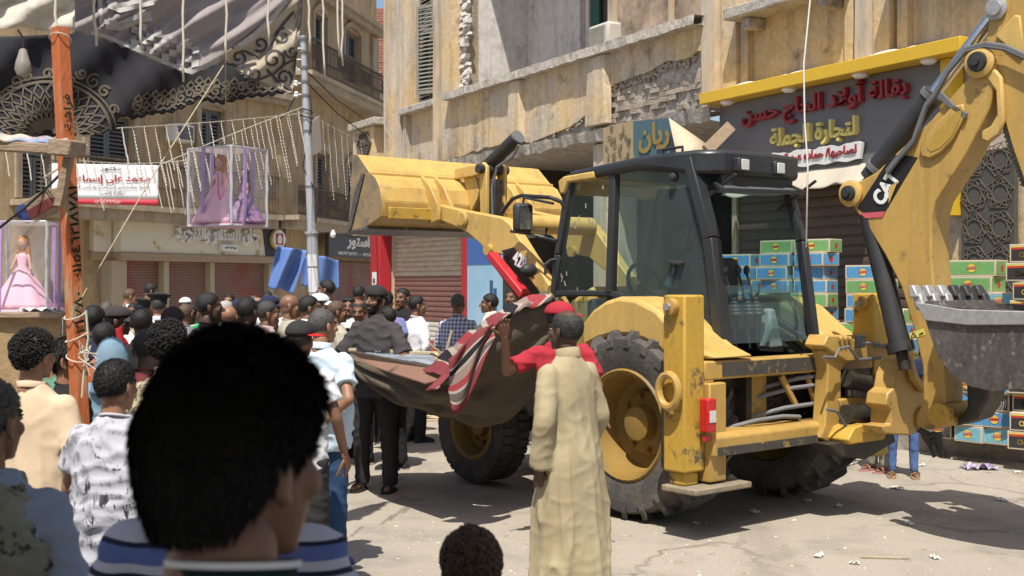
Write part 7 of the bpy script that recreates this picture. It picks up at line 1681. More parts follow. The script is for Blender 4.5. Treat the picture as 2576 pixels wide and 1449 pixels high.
t, f3 = doll_box('clear film box with lilac ribbons hanging in midair, holding pink dolls', c, R(-32), .36, .30, .47)
doll('ginger haired doll in pink gown inside the hanging film box', f3, -.05, -.01, c.z + .013, 1.0, m_gown, m_dhair)
doll('dark haired doll in blue dress at the back of the hanging film box', f3, .09, .05, c.z + .013, .8, m_dblue, hairm('black'))
s = MB(); s.tube([f3.W((.02 + .10 * u, -.1 - .03 * math.sin(u * 3), c.z + .32 - .18 * math.sin(u * PI) * .9)) for u in [k / 12 for k in range(13)]], .006, 5); o = s.build('bead_garland', m_pinkb, t, WF); 
s = MB()
for k in range(40): a = f3.W((.05 + rn.uniform(-.12, .13), rn.uniform(-.15, .1), c.z + .48)); s.tube([a, a + Vector((rn.uniform(-.03, .03), rn.uniform(-.03, .03), rn.uniform(-.01, .035)))], .004, 4)
s.build('straw_fringe', m_rope, t, WF)
c = AT(66, 783, 6.75); c.z = zt_ + .032
t, f3 = doll_box('clear film box with lilac ribbons standing on the stall counter at left', c, R(-6), .42, .36, .49)
doll('ginger haired doll in pink gown inside the film box on the stall', f3, -.02, 0, c.z + .013, .95, m_gown, m_dhair)
s = MB(); s.grid(lambda u, v: Vector((AT(45, 0, 6.5).x + .18 * u, 6.5 + .1 * v, zt_ + .034 + .02 * abs(math.sin(u * 9 + v * 4)))), 14, 6); o = s.build('white_cloth', c_white, None, WF, solid=.004, ang=180); tag(o, 'crumpled white cloth on the stall edge under the left doll box', 'cloth')
# ---- doctor's banner
bn = thing('banner', 'white and red doctor banner with Arabic lettering hanging before the balcony', 'banner', AT(265, 465, 29))
YB = 29.0
def bf(px, py, e=0): return AT(px, py, YB + .05 * math.sin(px * .04) - e)
s = MB(); s.grid(lambda u, v: bf(130 + 268 * u, (411 + 5 * u) + (499 + 2 * u - 411 - 5 * u) * v), 24, 8); s.build('white_field', M('banner_white', (.66, .67, .70), .6, fine=.04), bn, WF, solid=.004)
s = MB(); s.grid(lambda u, v: bf(130 + 268 * u, (500 + 2 * u) + (12 + 3 * u) * v), 24, 2); s.build('red_field', M('banner_red', (.46, .03, .05), .6, fine=.04), bn, WF, solid=.004)
m_bred = M('banner_red_ink', (.50, .05, .05), .6); m_bgrey = M('banner_grey_ink', (.12, .11, .11), .6)
for txt, cx, cy, w_, h_, mm in (('دكتور', 278, 424, 52, 13, m_bgrey), ('محمد على إسماعيل', 270, 451, 215, 24, m_bred), ('أستاذ واستشاري الروماتيزم وأمراض المفاصل', 268, 472, 215, 9, m_bgrey), ('بكلية الطب', 280, 486, 60, 9, m_bgrey), ('٠١٢٢٤٩٩٩١٥٠', 270, 507, 70, 10, m_white)):
    s = MB(); put_text(s, txt, lambda x, z, d: bf(cx + x, cy - z, .03), w_, h_, True, 0, .03 if h_ > 12 else .02); s.build('lettering', mm, bn, WF, smooth=False)
for x in (130, 398):
    s = MB(); s.tube([bf(x, 412), bf(x + (20 if x > 200 else -30), 398)], .015, 5); s.build('tie', m_dcord, bn, WF)
# ---- garlands
def garland(label, ends, Y0, Y1, sag, drops, slant, rnd, r=.0054):
    t = thing('light_garland', label, 'garland', AT(*ends[0], Y0))
    def at(u): x = ends[0][0] + (ends[1][0] - ends[0][0]) * u; y = ends[0][1] + (ends[1][1] - ends[0][1]) * u + sag * 4 * u * (1 - u); return x, y, Y0 + (Y1 - Y0) * u
    s = MB(); s.tube([AT(*at(k / 20)) for k in range(21)], r * 1.1, 5); s.build('main_rope', m_cordc, t, WF)
    for u, L_ in drops:
        x, y, Y = at(u); L2 = L_ * rnd.uniform(.85, 1.12); s = MB(); k = 10
        pts = [AT(x + slant * L2 * i / k + rnd.uniform(-1, 1), y + L2 * i / k, Y) for i in range(k + 1)]; s.tube(pts, r * .75, 4)
        for a, b_ in zip(pts[:-1], pts[1:]):
            for q in (.25, .75): s.ell(a.lerp(b_, q), r * 1.5, r * 1.5, r * 3.5, 5, 4)
        s.build('light_string', m_cordc, t, WF, ang=180)
rn = random.Random(21)
garland('upper light garland with long slanting drops from tent edge to silver pole', ((296, 322), (768, 284)), 12, 20, 4, [(k / 17 + .02, rn.uniform(95, 190)) for k in range(17)], .20, rn)
garland('middle light garland rising to the silver pole behind the hanging doll box', ((410, 412), (766, 268)), 14, 20.5, -4, [(k / 15 + .02, rn.uniform(90, 175)) for k in range(15)], .18, rn)
garland('right light garland from the silver pole toward ochre block with straight drops', ((784, 288), (918, 358)), 21, 26, 4, [(.08, 70), (.2, 120), (.30, 185), (.42, 140), (.55, 170), (.66, 190), (.78, 200), (.92, 180)], .08, rn)
garland('lower light garland crossing over the white doctor banner', ((205, 404), (480, 402)), 16, 18, 8, [(k / 13 + .03, rn.uniform(60, 130)) for k in range(13)], .22, rn)
garland('left light garland with drops beyond the crossbeam', ((-20, 345), (220, 365)), 13, 13.5, 6, [(.12, 100), (.35, 110), (.5, 130), (.68, 90), (.85, 120)], .16, rn)
# ---- silver pole
YP = 21.0
po2 = thing('utility_pole', 'silver utility pole with insulators, white light box and torn posters', 'utility pole', AT(800, 966, YP))
pp = lambda py: AT(762 + (py - 90) * (792 - 762) / 660, py, YP)
s = MB(); s.tube([pp(90), pp(300), pp(585)], [.05, .066, .078], 18); s.tube([pp(585), pp(760), pp(966)], [.095, .1, .105], 18); s.build('shaft', m_galv, po2, WF)
s = MB(); s.cyl(pp(582), pp(588), .125, n=18); s.build('joint_ring', m_galv, po2, WF)
for py in (98, 130, 170, 205, 240, 330, 470):
    s = MB(); s.cyl(pp(py - 3), pp(py + 3), .078, n=16); s.build('band', m_hose, po2, WF)
s = MB(); s.tube([pp(100) + Vector((-.03, 0, 0)), pp(96) + Vector((-.12, 0, .05)), AT(752, 78, YP), AT(746, 62, YP)], .022, 7); s.build('lamp_arm', m_galv, po2, WF)
for py in (122, 150, 175, 210, 238):
    c = pp(py) + Vector((-.16, -.02, 0)); s = MB(); s.lathe([(.03, -.05), (.045, -.03), (.03, 0), (.04, .02), (.02, .05)], c, (.1, 0, 1), 10); s.cyl(c, pp(py), .012, n=5); s.build('insulator', m_white, po2, WF)
s = MB(); a = AT(788, 300, YP - .1); s.hexa([AT(786, 392, YP - .1), AT(811, 378, YP + .6), AT(811, 378, YP + .66), AT(786, 392, YP - .04), AT(786, 303, YP - .1), AT(803, 291, YP + .6), AT(803, 291, YP + .66), AT(786, 303, YP - .04)]); lbx = s.build('light_box', m_white, po2, WF, bevel=.01)
m_post = M('torn_poster', (.55, .58, .60), .8, (.62, .62, .62), 4, .6, .1, dirt=(.03, .22, .42), dsc=5, dth=.60, dsoft=.02)
for py in (655, 690, 720):
    s = MB(); s.grid(lambda u, v: pp(py - 15 + 30 * v) + Vector((.106 * math.sin(-1.1 + 1.9 * u), -.106 * math.cos(-1.1 + 1.9 * u), 0)), 10, 3); s.build('poster', m_post, po2, WF, ang=180)
s = MB(); s.tube([pp(240) + Vector((.08, 0, 0)), pp(300) + Vector((.1, -.05, 0)), pp(420) + Vector((-.1, -.05, 0)), pp(480) + Vector((.1, -.06, 0)), pp(560) + Vector((.09, -.05, 0))], .012, 5); s.tube([pp(300) + Vector((.1 * math.cos(k), -.1 * math.sin(k), .02 * k)) for k in range(12)], .012, 5); s.build('loose_cable', m_dcord, po2, WF)
for a, b_, l in (((772, 180), (918, 300), 'upper'), ((776, 212), (918, 338), 'lower'), ((744, 240), (705, 300), 'short looped'), ((770, 250), (748, 300), 'left hand')):
    m_ = ((a[0] + b_[0]) / 2, (a[1] + b_[1]) / 2 + 9); cord('overhead_cable', [AT(*a, YP), AT(*m_, YP + 3), AT(*b_, YP + 6)], .012, m_dcord, l + ' overhead cable leaving the silver pole', 'cable')
blb = thing('light_bulb', 'white bulb hanging before the black store sign', 'bulb', AT(838, 588, 30))
s = MB(); s.lathe([(.02, .12), (.04, .08), (.075, 0), (.06, -.06), (.001, -.085)], AT(838, 590, 30), (0, 0, 1), 14); s.build('glass', m_white, blb, WF)
s = MB(); s.tube([AT(838, 586, 30), AT(838, 570, 30)], .012, 5); s.build('cord', m_dcord, blb, WF)
# ---- blue tarpaulin
m_tarp = M('blue_tarpaulin', (.10, .18, .42), .6, (.085, .155, .37), 3, .6, .06, 30, .15, 12)
def tp(u, v):
    L0, L1 = (697, 619), (674, 722); R0, R1_ = (772, 630), (738, 737)
    x = (L0[0] * (1 - v) + L1[0] * v) * (1 - u) + (R0[0] * (1 - v) + R1_[0] * v) * u; y = (L0[1] * (1 - v) + L1[1] * v) * (1 - u) + (R0[1] * (1 - v) + R1_[1] * v) * u + 3 * math.sin(u * 9) * v
    return AT(x, y, 23 + .12 * math.sin(u * 9 + v * 2) + .25 * u)
s = MB(); s.grid(tp, 24, 16); ta = s.build('tarpaulin', m_tarp, None, WF, solid=.006, ang=180); tag(ta, 'sunlit blue tarpaulin hanging left of the silver pole', 'tarpaulin')
s = MB(); s.grid(lambda u, v: AT(757 + 95 * u, 640 + 12 * u + (78 - 6 * u) * v + 3 * math.sin(u * 8), 24.2 + .15 * math.sin(u * 8 + v)), 22, 12); o = s.build('tarpaulin', m_tarp, None, WF, solid=.006, ang=180); tag(o, 'shaded blue tarpaulin hanging behind the silver pole', 'tarpaulin')
# ---- broken shop board, cloth and plank above the cab
sb = thing('shop_board', 'old tan and teal shop board with yellow Arabic letters above cab roof', 'sign board', FR.W((-3.7, -1.0, 3.5)))
qx = lambda px, py, e=0: Vector((*(lambda r: (r[0], -1.0 - e, r[1]))(FR.px(px, py, -1.0 - e)),))
m_tan = M('tan_board', (.38, .29, .17), .85, (.33, .25, .15), 3, .6, .12); m_teal = M('teal_board', (.055, .12, .15), .8, (.07, .13, .15), 3, .6, .12, dirt=(.3, .24, .15), dsc=5, dth=.68)
s = MB(); P4 = [qx(1518, 424), qx(1592, 408), qx(1592, 305), qx(1518, 322)]; s.hexa(P4 + [p + Vector((0, .04, 0)) for p in P4]); s.build('tan_panel', m_tan, sb, FR)
s = MB(); P4 = [qx(1593, 408), qx(1700, 386), qx(1688, 296), qx(1593, 305)]; s.hexa(P4 + [p + Vector((0, .04, 0)) for p in P4]); s.build('teal_panel', m_teal, sb, FR)
s = MB(); e0, e1 = qx(1606, 352, .02), qx(1684, 336, .02); put_text(s, 'ريان', lambda x, z, d: e0.lerp(e1, x + .5) + Vector((0, 0, z)), 1.0, .42, True, 0, .04); s.build('lettering', M('faded_yellow_letter', (.50, .37, .13), .7), sb, FR)
s = MB(); rn = random.Random(8)
for k in range(26):
    c = qx(rn.uniform(1526, 1584), rn.uniform(330, 410), .015); a = rn.uniform(0, 6.28); d = Vector((math.cos(a), 0, math.sin(a))); e = Vector((-math.sin(a), 0, math.cos(a)))
    s.add([c, c + d * .06 + e * .025, c + d * .14, c + d * .06 - e * .025], [(0, 1, 2, 3)])
s.build('leaf_print', M('olive_leaf', (.17, .145, .085), .85), sb, FR)
s = MB(); V3 = [qx(1682, 296, .1), qx(1786, 368, -.5), qx(1742, 386, .1), qx(1702, 388, .2)]; s.add(V3 + [sum(V3, Vector()) / 4 + Vector((0, .12, 0))], [(0, 1, 4), (1, 2, 4), (2, 3, 4), (3, 0, 4)]); o = s.build('canvas_sheet', M('pale_canvas', (.52, .43, .31), .9, (.46, .37, .26), 3), None, FR, solid=.006); tag(o, 'pale triangular canvas flap behind the cab roof beside the old shop board', 'canvas flap')
s = MB(); s.beam(qx(1778, 378, .05), qx(1838, 318, -.5), .05, .16, (0, -1, 0)); o = s.build('plank', m_wood, None, FR, bevel=.005); tag(o, 'weathered plank leaning between cab roof and grey grocery sign', 'plank')
ab = thing('advertising_banner', 'sky blue advertising banner with tower picture right of the red post', 'banner', FR.W((-8.3, -.35, 1.5)))
s = MB(); s.box(-8.9, -7.5, -.36, -.33, .4, 2.72); s.build('field', M('sky_blue_print', (.22, .42, .58), .5, (.34, .50, .62), 1.2, .7, .03), ab, FR)
s = MB(); s.box(-8.9, -7.5, -.366, -.361, 2.1, 2.72); s.build('dark_header', M('header_blue', (.05, .13, .36), .5), ab, FR)
s = MB()
for k, (a, h_) in enumerate(((-8.1, 1.5), (-7.95, 1.8), (-7.8, 1.65))): s.box(a, a + .12, -.368, -.361, .9, h_)
s.build('tower_picture', M('tower_blue', (.03, .09, .19), .5), ab, FR)
# ---- the sheet full of boards
ca = thing('canvas_sheet', 'sagging brown canvas sheet with striped blanket lining full of boards', 'canvas sheet', AT(1150, 1000, 9.2))
m_canv = M('brown_canvas', (.115, .090, .062), .95, (.085, .066, .046), 1.5, .7, .12, 25, .35, 14, stretch=(.6, 1, 2.2))
def poly(tab, u):
    n = len(tab) - 1; k = min(n - 1, int(u * n)); f = u * n - k; p0 = Vector(tab[max(0, k - 1)]); p1 = Vector(tab[k]); p2 = Vector(tab[k + 1]); p3 = Vector(tab[min(n, k + 2)])
    return .5 * ((2 * p1) + (p2 - p0) * f + (2 * p0 - 5 * p1 + 4 * p2 - p3) * f * f + (3 * p1 - p0 - 3 * p2 + p3) * f ** 3)
RIM = [AT(*q) for q in ((884, 890, 9.8), (930, 915, 9.3), (1000, 938, 8.9), (1070, 958, 8.65), (1135, 948, 8.5), (1185, 905, 8.5), (1228, 850, 8.55), (1275, 800, 8.7), (1330, 770, 8.85), (1400, 752, 9.0))]
BOT = [AT(*q) for q in ((884, 902, 9.9), (925, 958, 9.6), (990, 1002, 9.4), (1060, 1030, 9.3), (1120, 1052, 9.25), (1180, 1062, 9.2), (1240, 1066, 9.15), (1290, 1045, 9.15), (1345, 985, 9.2), (1410, 860, 9.2))]
BCK = [AT(*q) for q in ((884, 882, 10.4), (930, 890, 10.5), (1000, 896, 10.6), (1070, 900, 10.6), (1130, 890, 10.5), (1185, 860, 10.4), (1240, 815, 10.2), (1290, 780, 10.0), (1340, 760, 9.9), (1404, 748, 9.8))]
def face(u, v):
    p = poly(RIM, u).lerp(poly(BOT, u), v); bl = math.sin(v * PI) * .16
    f_ = .03 * math.sin(v * 16 + u * 6) + .02 * math.sin(v * 29 - u * 14) + .02 * math.sin(u * 34 + v * 7) * v
    return p + Vector((-.25, -1, -.5)) * (bl * .55 + f_) * .8
s = MB(); s.grid(face, 80, 30); s.build('outer_face', m_canv, ca, WF, solid=.012, ang=180)
s = MB(); s.grid(lambda u, v: poly(BOT, u).lerp(poly(BCK, u), v) + Vector((0, .1, -.12)) * math.sin(v * PI), 60, 14); s.build('back_face', m_canv, ca, WF, solid=.012, ang=180)
def stripe_blanket():
    m = bpy.data.materials.new('striped_blanket'); m.use_nodes = True; nt = m.node_tree; N = nt.nodes; L = nt.links; b = N['Principled BSDF']; b.inputs['Roughness'].default_value = .95; b.inputs['Specular IOR Level'].default_value = .1
    at_ = N.new('ShaderNodeUVMap'); sp = N.new('ShaderNodeSeparateXYZ'); L.new(at_.outputs[0], sp.inputs[0]); fr_ = N.new('ShaderNodeMath'); fr_.operation = 'FRACT'; ml = N.new('ShaderNodeMath'); ml.operation = 'MULTIPLY'; ml.inputs[1].default_value = 1.9; L.new(sp.outputs[0], ml.inputs[0]); L.new(ml.outputs[0], fr_.inputs[0])
    cr_ = N.new('ShaderNodeValToRGB'); cr_.color_ramp.interpolation = 'CONSTANT'; e = cr_.color_ramp.elements; e[0].position = 0; e[0].color = (.19, .045, .05, 1); e[1].position = .22; e[1].color = (.33, .28, .235, 1)
    for p_, c_ in ((.27, (.022, .02, .025, 1)), (.40, (.33, .28, .235, 1)), (.45, (.24, .17, .15, 1)), (.62, (.27, .045, .05, 1)), (.74, (.33, .28, .235, 1)), (.79, (.10, .085, .08, 1)), (.95, (.33, .28, .235, 1))): q = e.new(p_); q.color = c_
    nz_ = N.new('ShaderNodeTexNoise'); nz_.inputs['Scale'].default_value = 60; mx = N.new('ShaderNodeMix'); mx.data_type = 'RGBA'; mx.blend_type = 'OVERLAY'; mx.inputs[0].default_value = .35; L.new(fr_.outputs[0], cr_.inputs[0]); L.new(cr_.outputs[0], mx.inputs[6]); L.new(nz_.outputs[0], mx.inputs[7]); L.new(mx.outputs[2], b.inputs['Base Color']); return m
m_blk = stripe_blanket()
def uvgrid(s, nu, nv, name, mat, parent, **k):
    o = s.build(name, mat, parent, WF, **k); me = o.data; uv = me.uv_layers.new(name='UVMap')
    for p in me.polygons:
        for li, vi in zip(p.loop_indices, p.vertices): uv.data[li].uv = ((vi % (nu + 1)) / nu, (vi // (nu + 1)) / nv)
    return o
def blk(u, v):
    uu = .40 + .60 * u; p = poly(RIM, uu); w_ = (.36 - .16 * u) * (.9 + .25 * math.sin(u * 7))
    q = p + Vector((-.15, -.10, -.02)) * 0
    out_ = Vector((-.45, -.55, -.35)).normalized(); in_ = Vector((-.35, .75, .15)).normalized()
    k = (v - .35); r_ = p + (out_ * (-k) if k < 0 else in_ * k) * w_ * 1.6 + Vector((0, -.035, .02)) * math.cos(k * 2.2)
    return r_ + Vector((.012, -.012, .015)) * math.sin(u * 40 + v * 5) + Vector((0, 0, .02)) * noise.noise(Vector((u * 9, v * 4, 1)))
s = MB(); s.grid(blk, 70, 14); uvgrid(s, 70, 14, 'striped_blanket', m_blk, ca, solid=.012, ang=180)
def blk2(u, v): return poly([AT(*q) for q in ((1128, 905, 8.34), (1165, 868, 8.32), (1205, 832, 8.34), (1240, 812, 8.4))], u) + Vector((.02, -.05, -.38)) * v * (.85 + .3 * math.sin(u * 5)) * (1.05 - .35 * u) + Vector((.01, -.03, 0)) * math.sin(v * 8 + u * 9)
s = MB(); s.grid(blk2, 30, 16); o = uvgrid(s, 30, 16, 'striped_blanket', m_blk, ca, solid=.012, ang=180)
for p in o.data.uv_layers[0].data: p.uv = (p.uv[1] * .62, p.uv[0])
m_panel = M('brown_panel', (.25, .135, .095), .6, (.21, .115, .08), 2, .6, .1, 15); m_dwood = M('dark_stained_wood', (.05, .035, .026), .8, (.08, .055, .04), 5, .6, .2, 20, stretch=(.5, 3, 3)); m_pale = M('pale_lath', (.50, .40, .26), .9, (.42, .33, .21), 6, .6, .15, 20, stretch=(.6, 4, 4))
def slab(name, pts, th, mat, label, cat):
    s = MB(); P_ = [AT(*p) for p in pts]; n = len(P_); s.add(P_ + [p - Vector((0, 0, th)) for p in P_], [tuple(range(n)), tuple(range(2 * n - 1, n - 1, -1))] + [(i, (i + 1) % n, (i + 1) % n + n, i + n) for i in range(n)])
    o = s.build(name, mat, None, WF, bevel=.003); return tag(o, label, cat)
slab('plywood_sheet', [(884, 902, 9.6), (900, 896, 9.9), (1180, 938, 8.85), (1070, 962, 8.45), (1000, 940, 8.8)], .015, m_panel, 'broad reddish brown panel lying on the sagging canvas sheet', 'panel')
s = MB(); s.beam(AT(884, 890, 9.85), AT(1146, 942, 8.95), .05, .05); o = s.build('timber', m_dwood, None, WF, bevel=.004); tag(o, 'dark stained beam lying across the reddish brown panel', 'beam')
slab('patterned_board', [(915, 888, 10.0), (1040, 908, 9.5), (1138, 925, 9.2), (1130, 895, 9.9), (940, 882, 10.3)], .012, M('grey_checked_board', (.30, .33, .37), .5, (.16, .19, .23), 5, .95, .1), 'grey blue patterned board lying behind the dark beam', 'board')
s = MB(); s.beam(AT(870, 879, 10.2), AT(1006, 884, 10.1), .08, .03); o = s.build('lath', m_pale, None, WF, bevel=.003); tag(o, 'pale lath at the left, nearest the man in charcoal polo', 'lath')
s = MB(); s.beam(AT(1004, 886, 10.1), AT(1145, 890, 9.9), .07, .025); o = s.build('lath', m_pale, None, WF, bevel=.003); tag(o, 'pale lath at right behind the patterned board, ending at broken slats', 'lath')
rn = random.Random(31)
for k in range(9):
    a = AT(rn.uniform(1105, 1150), rn.uniform(905, 935), 9.1); d = Vector((rn.uniform(-.4, .5), rn.uniform(-.3, .3), rn.uniform(.0, .5))).normalized(); s = MB(); s.beam(a, a + d * rn.uniform(.1, .28), .022, .014); o = s.build('broken_slat', m_pale, None, WF); tag(o, 'small broken pale slat heaped at the end of the dark beam', 'slat', 'broken slats on the canvas sheet')
# ---- reed bundle on the road
re = thing('reed_bundle', 'flat bundle of straw coloured reeds on the road behind the charcoal polo', 'reed bundle', GND(1045, 1052))
s = MB(); g0 = GND(1045, 1052)
for k in range(46):
    z = rn.uniform(.02, .26); y = rn.uniform(-.35, .35); s.tube([g0 + Vector((-.62 + rn.uniform(-.1, .1), y, z)), g0 + Vector((0, y + rn.uniform(-.05, .05), z + rn.uniform(-.02, .02))), g0 + Vector((.62 + rn.uniform(-.1, .1), y + rn.uniform(-.1, .1), max(.01, z + rn.uniform(-.08, .02))))], .016, 5)
s.build('reeds', m_pale, re, WF)
# ---- pavement step with cartons
q0, q1 = GND(2230, 1128), GND(2680, 1176); dk_ = (q1 - q0).normalized(); nk = Vector((dk_.y, -dk_.x, 0)); nk = -nk if nk.y > 0 else nk
hk = .19
s = MB(); n = 60
for i in range(n):
    a = q0.lerp(q1, i / n * 1.6 - .55); b_ = q0.lerp(q1, (i + 1) / n * 1.6 - .55); e0, e1 = jag(i * .7, 1.3, .02), jag((i + 1) * .7, 1.3, .02); h0, h1 = hk + jag(i, 1, .012), hk + jag(i + 1, 1, .012)
    for (pa_, pb_, ea, eb) in ((a, b_, e0, e1),):
        s.add([pa_ + nk * ea, pb_ + nk * eb, pb_ + nk * (eb * .5) + Vector((0, 0, h1)), pa_ + nk * (ea * .5) + Vector((0, 0, h0)), pb_ - nk * 6 + Vector((0, 0, h1)), pa_ - nk * 6 + Vector((0, 0, h0))], [(0, 1, 2, 3), (3, 2, 4, 5)])
struct(s.build('pavement', m_kerb, smooth=False))
CW = {}
def carton_proto(kind):
    pr, ring_c, w, h, d = {'green': ((.20, .40, .14), (.12, .31, .10), .47, .155, .30), 'blue': ((.12, .34, .56), (.05, .19, .42), .42, .155, .30), 'aqua': ((.24, .50, .58), (.14, .38, .48), .30, .16, .30), 'black': ((.035, .033, .033), (.10, .10, .10), .36, .17, .30), 'grey': ((.05, .05, .055), (.35, .33, .28), .29, .17, .30)}[kind]
    t = thing('carton', 'x', 'carton', (0, 0, 0))
    s = MB(); s.box(-w / 2, w / 2, 0, d, 0, h); s.build('box', M('carton_board', (.56, .49, .36), .85, (.50, .43, .31), 4, .6, .08), t, bevel=.004)
    mp_ = M('carton_print_' + kind, pr, .6, tuple(c * .85 for c in pr), 3, .6, .05); b_ = .016
    s = MB(); s.add([(-w / 2 + b_, -.002, b_), (w / 2 - b_, -.002, b_), (w / 2 - b_, -.002, h - b_), (-w / 2 + b_, -.002, h - b_)], [(0, 1, 2, 3)])
    s.add([(w / 2 + .002, .012, b_), (w / 2 + .002, d - .012, b_), (w / 2 + .002, d - .012, h - b_), (w / 2 + .002, .012, h - b_)], [(0, 1, 2, 3)]); fp = s.build('printed_face', mp_, t, smooth=False)
    s = MB(); hh = h / 2
    for k in range(2, 11):
        r = .022 * k
        for q in range(40):
            a0, a1 = 2 * PI * q / 40, 2 * PI * (q + 1) / 40; v_ = [(r * math.cos(a0), r * math.sin(a0)), ((r + .009) * math.cos(a0), (r + .009) * math.sin(a0)), ((r + .009) * math.cos(a1), (r + .009) * math.sin(a1)), (r * math.cos(a1), r * math.sin(a1))]
            if all(abs(x) < w / 2 - b_ and abs(z) < hh - b_ for x, z in v_): s.add([(x, -.003, hh + z) for x, z in v_], [(0, 1, 2, 3)])
    if kind != 'black': s.build('ring_print', M('carton_ring_' + kind, ring_c, .6), fp, smooth=False)
    if kind != 'black':
        s = MB(); s.lathe([(.042, 0), (.042, .001)], (0, -.004, hh), (0, -1, 0), 20); s.build('logo_disc', M('logo_yellow', (.66, .48, .08), .6), fp)
        s = MB(); s.add([(-.045, -.007, hh - .012), (.045, -.007, hh - .008), (.045, -.007, hh + .018), (-.045, -.007, hh + .012)], [(0, 1, 2, 3)]); s.build('logo_band', M('logo_red', (.50, .05, .03), .6), fp)
        s = MB(); put_text(s, 'Chipsy', lambda x, z, d_: (x, -.0085, hh + .003 + z), .07, .016, False, 0, .01); s.build('logo_lettering', m_decw, fp)
        s = MB(); s.lathe([(.001, .0041), (.034, .004)], (w / 2, d / 2, hh), (1, 0, 0), 18, cap=False); s.build('side_logo', M('logo_red', (.50, .05, .03), .6), fp)
    else:
        s = MB(); s.add([(-w / 2 + b_, -.003, h - .05), (w / 2 - b_, -.003, h - .04), (w / 2 - b_, -.003, h - b_), (-w / 2 + b_, -.003, h - b_)], [(0, 1, 2, 3)]); s.build('red_stripe', M('logo_red', (.50, .05, .03), .6), fp, smooth=False)
        s = MB(); s.add([(-w / 2 + b_, -.004, h - .03), (w / 2 - b_, -.004, h - .024), (w / 2 - b_, -.004, h - b_), (-w / 2 + b_, -.004, h - b_)], [(0, 1, 2, 3)]); s.build('yellow_stripe', M('logo_yellow', (.66, .48, .08), .6), fp, smooth=False)
        s = MB(); put_text(s, 'Cheetos', lambda x, z, d_: (x, -.005, h * .42 + z), w * .5, .05, False, 0, .03); s.build('logo_lettering', M('logo_yellow', (.66, .48, .08), .6), fp)
    CW[kind] = (t, w, h, False); return t
ORD = ['bottom', 'second', 'third', 'fourth', 'fifth', 'sixth', 'seventh', 'eighth', 'ninth', 'tenth', 'eleventh', 'twelfth', 'thirteenth', 'fourteenth', 'fifteenth']
USED = set()
def carton(kind, p, z, ang, label):
    if kind not in CW: carton_proto(kind)
    t, w, h, used = CW[kind]
    o = t if not used else copy_tree(t); CW[kind] = (t, w, h, True)
    o.location = (p.x, p.y, z); o.rotation_euler = (0, 0, ang + rn.uniform(-.13, .13)); o['label'] = label; o['group'] = 'snack cartons stacked before the grocery'
    return h
ka = math.atan2(dk_.y, dk_.x)
def column(px, Y, kinds, where, ang=ka, z0=hk + .012):
    base = Vector(((px - CX) / F * Y, Y, 0)); z = z0
    for k, kd in enumerate(kinds):
        if kd: z += carton(kd, base + Vector((rn.uniform(-.035, .035), rn.uniform(-.035, .035), 0)), z, ang, f"{ {'green': 'green', 'blue': 'sky blue', 'aqua': 'pale aqua', 'black': 'black and red', 'grey': 'black ringed'}[kd]} snack carton, {ORD[k] if k < len(kinds) - 1 else 'topmost'} of the stack {where}") + .004
        else: z += .165
B_, G_, A_, K_, Q_ = 'blue', 'green', 'aqua', 'black', 'grey'
column(2436, 11.75, [A_, B_, B_, Q_, A_, B_, G_, B_, B_, G_, G_], 'behind the raised rear bucket teeth')
column(2508, 11.55, [A_, B_, Q_, B_, A_, B_, B_, G_, A_], 'half hidden by the rear bucket')
column(2590, 11.2, [K_, K_, K_, K_, K_, K_, K_, K_, K_, K_, K_], 'at the right edge of the picture')
column(2362, 12.1, [Q_, A_, B_], 'low behind the boom foot')
column(2168, 13.3, [G_, B_, G_, B_, G_, G_, G_, B_, B_, G_, B_], 'between stabilizer and boom cylinder')
column(2228, 13.1, [B_, G_, G_, B_, G_, B_, B_, G_], 'just right of the boom cylinder')
column(2036, 14.2, [G_, B_, B_, G_, B_, B_, G_, B_, G_, B_, B_, B_, G_], 'right of the black cab')
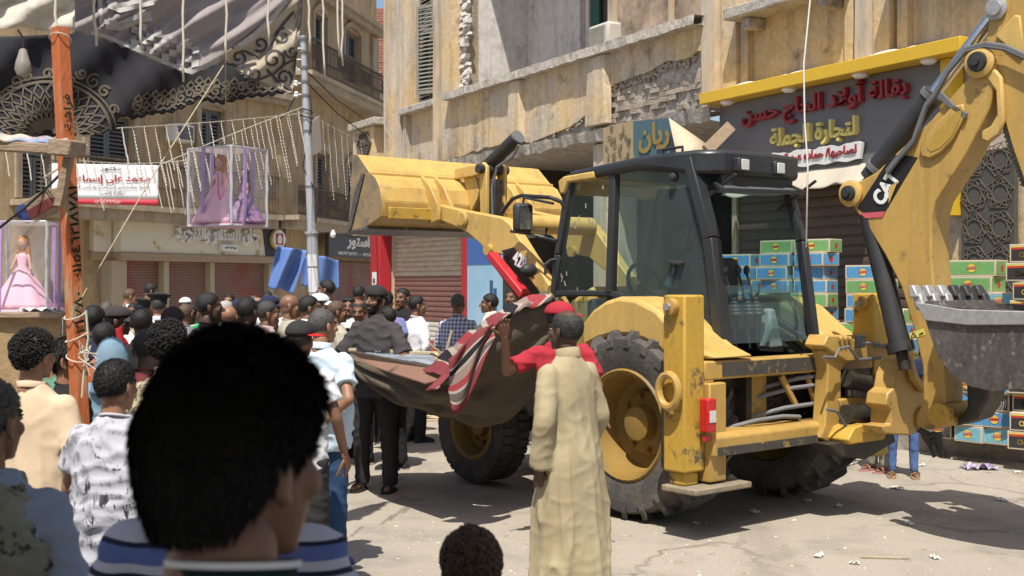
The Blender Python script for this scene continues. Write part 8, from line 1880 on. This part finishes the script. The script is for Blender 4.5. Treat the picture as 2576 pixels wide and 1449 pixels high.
column(1946, 14.6, [B_, G_, B_, B_, G_, B_, B_, B_, G_, B_, B_, B_, G_], 'seen through the cab, right row')
column(1852, 15.0, [G_, B_, B_, G_, B_, B_, G_, B_, B_, B_, B_, B_], 'seen through the cab, left row')
# ---- litter
rn = random.Random(77)
m_paper = M('litter_paper', (.60, .58, .54), .8, (.5, .47, .42), 20, .6, .1)
for k, (px, py) in enumerate(((2255, 1230), (2288, 1320), (2480, 1180), (2445, 1182), (2110, 1275), (2520, 1260), (2150, 1420), (2350, 1405), (1900, 1290), (2030, 1262), (1060, 1110), (2400, 1155), (2320, 1172), (2560, 1190), (2060, 1400), (1750, 1320))):
    g0 = GND(px, py); sz = rn.uniform(.03, .075); a = rn.uniform(0, 6); m = MB()
    m.grid(lambda u, v: g0 + Vector(((u - .5) * sz * 2 * math.cos(a) - (v - .5) * sz * math.sin(a), (u - .5) * sz * 2 * math.sin(a) + (v - .5) * sz * math.cos(a), .006 + .035 * abs(noise.noise(Vector((u * 4, v * 4, k)))))), 6, 5)
    o = m.build('paper_scrap', m_paper, None, WF, smooth=False, solid=.002); tag(o, 'small crumpled scrap of pale paper lying on the dusty road', 'paper scrap', 'paper scraps on the road')
m = MB(); g0 = GND(2463, 1180); m.grid(lambda u, v: g0 + Vector(((u - .5) * .3, (v - .5) * .2, .008 + .10 * abs(noise.noise(Vector((u * 3, v * 3, 4)))))), 12, 9); o = m.build('snack_wrapper', M('purple_wrapper', (.45, .43, .50), .4, (.12, .07, .20), 9, .9, .1), None, WF, smooth=False, solid=.002); tag(o, 'crumpled white and purple wrapper on the road near the pavement', 'wrapper')
cord('string_scrap', [GND(2075, 1183) + Vector((0, 0, .01)), GND(2110, 1180) + Vector((0, 0, .01)), GND(2150, 1168) + Vector((0, 0, .012)), GND(2185, 1152) + Vector((0, 0, .01))], .008, m_cordc, 'pale string lying on the road behind the rear tyre', 'string')
cord('stick', [GND(2165, 1405) + Vector((0, 0, .01)), GND(2290, 1408) + Vector((0, 0, .012))], .006, m_pale, 'thin pale stick lying on the road at lower right', 'stick')
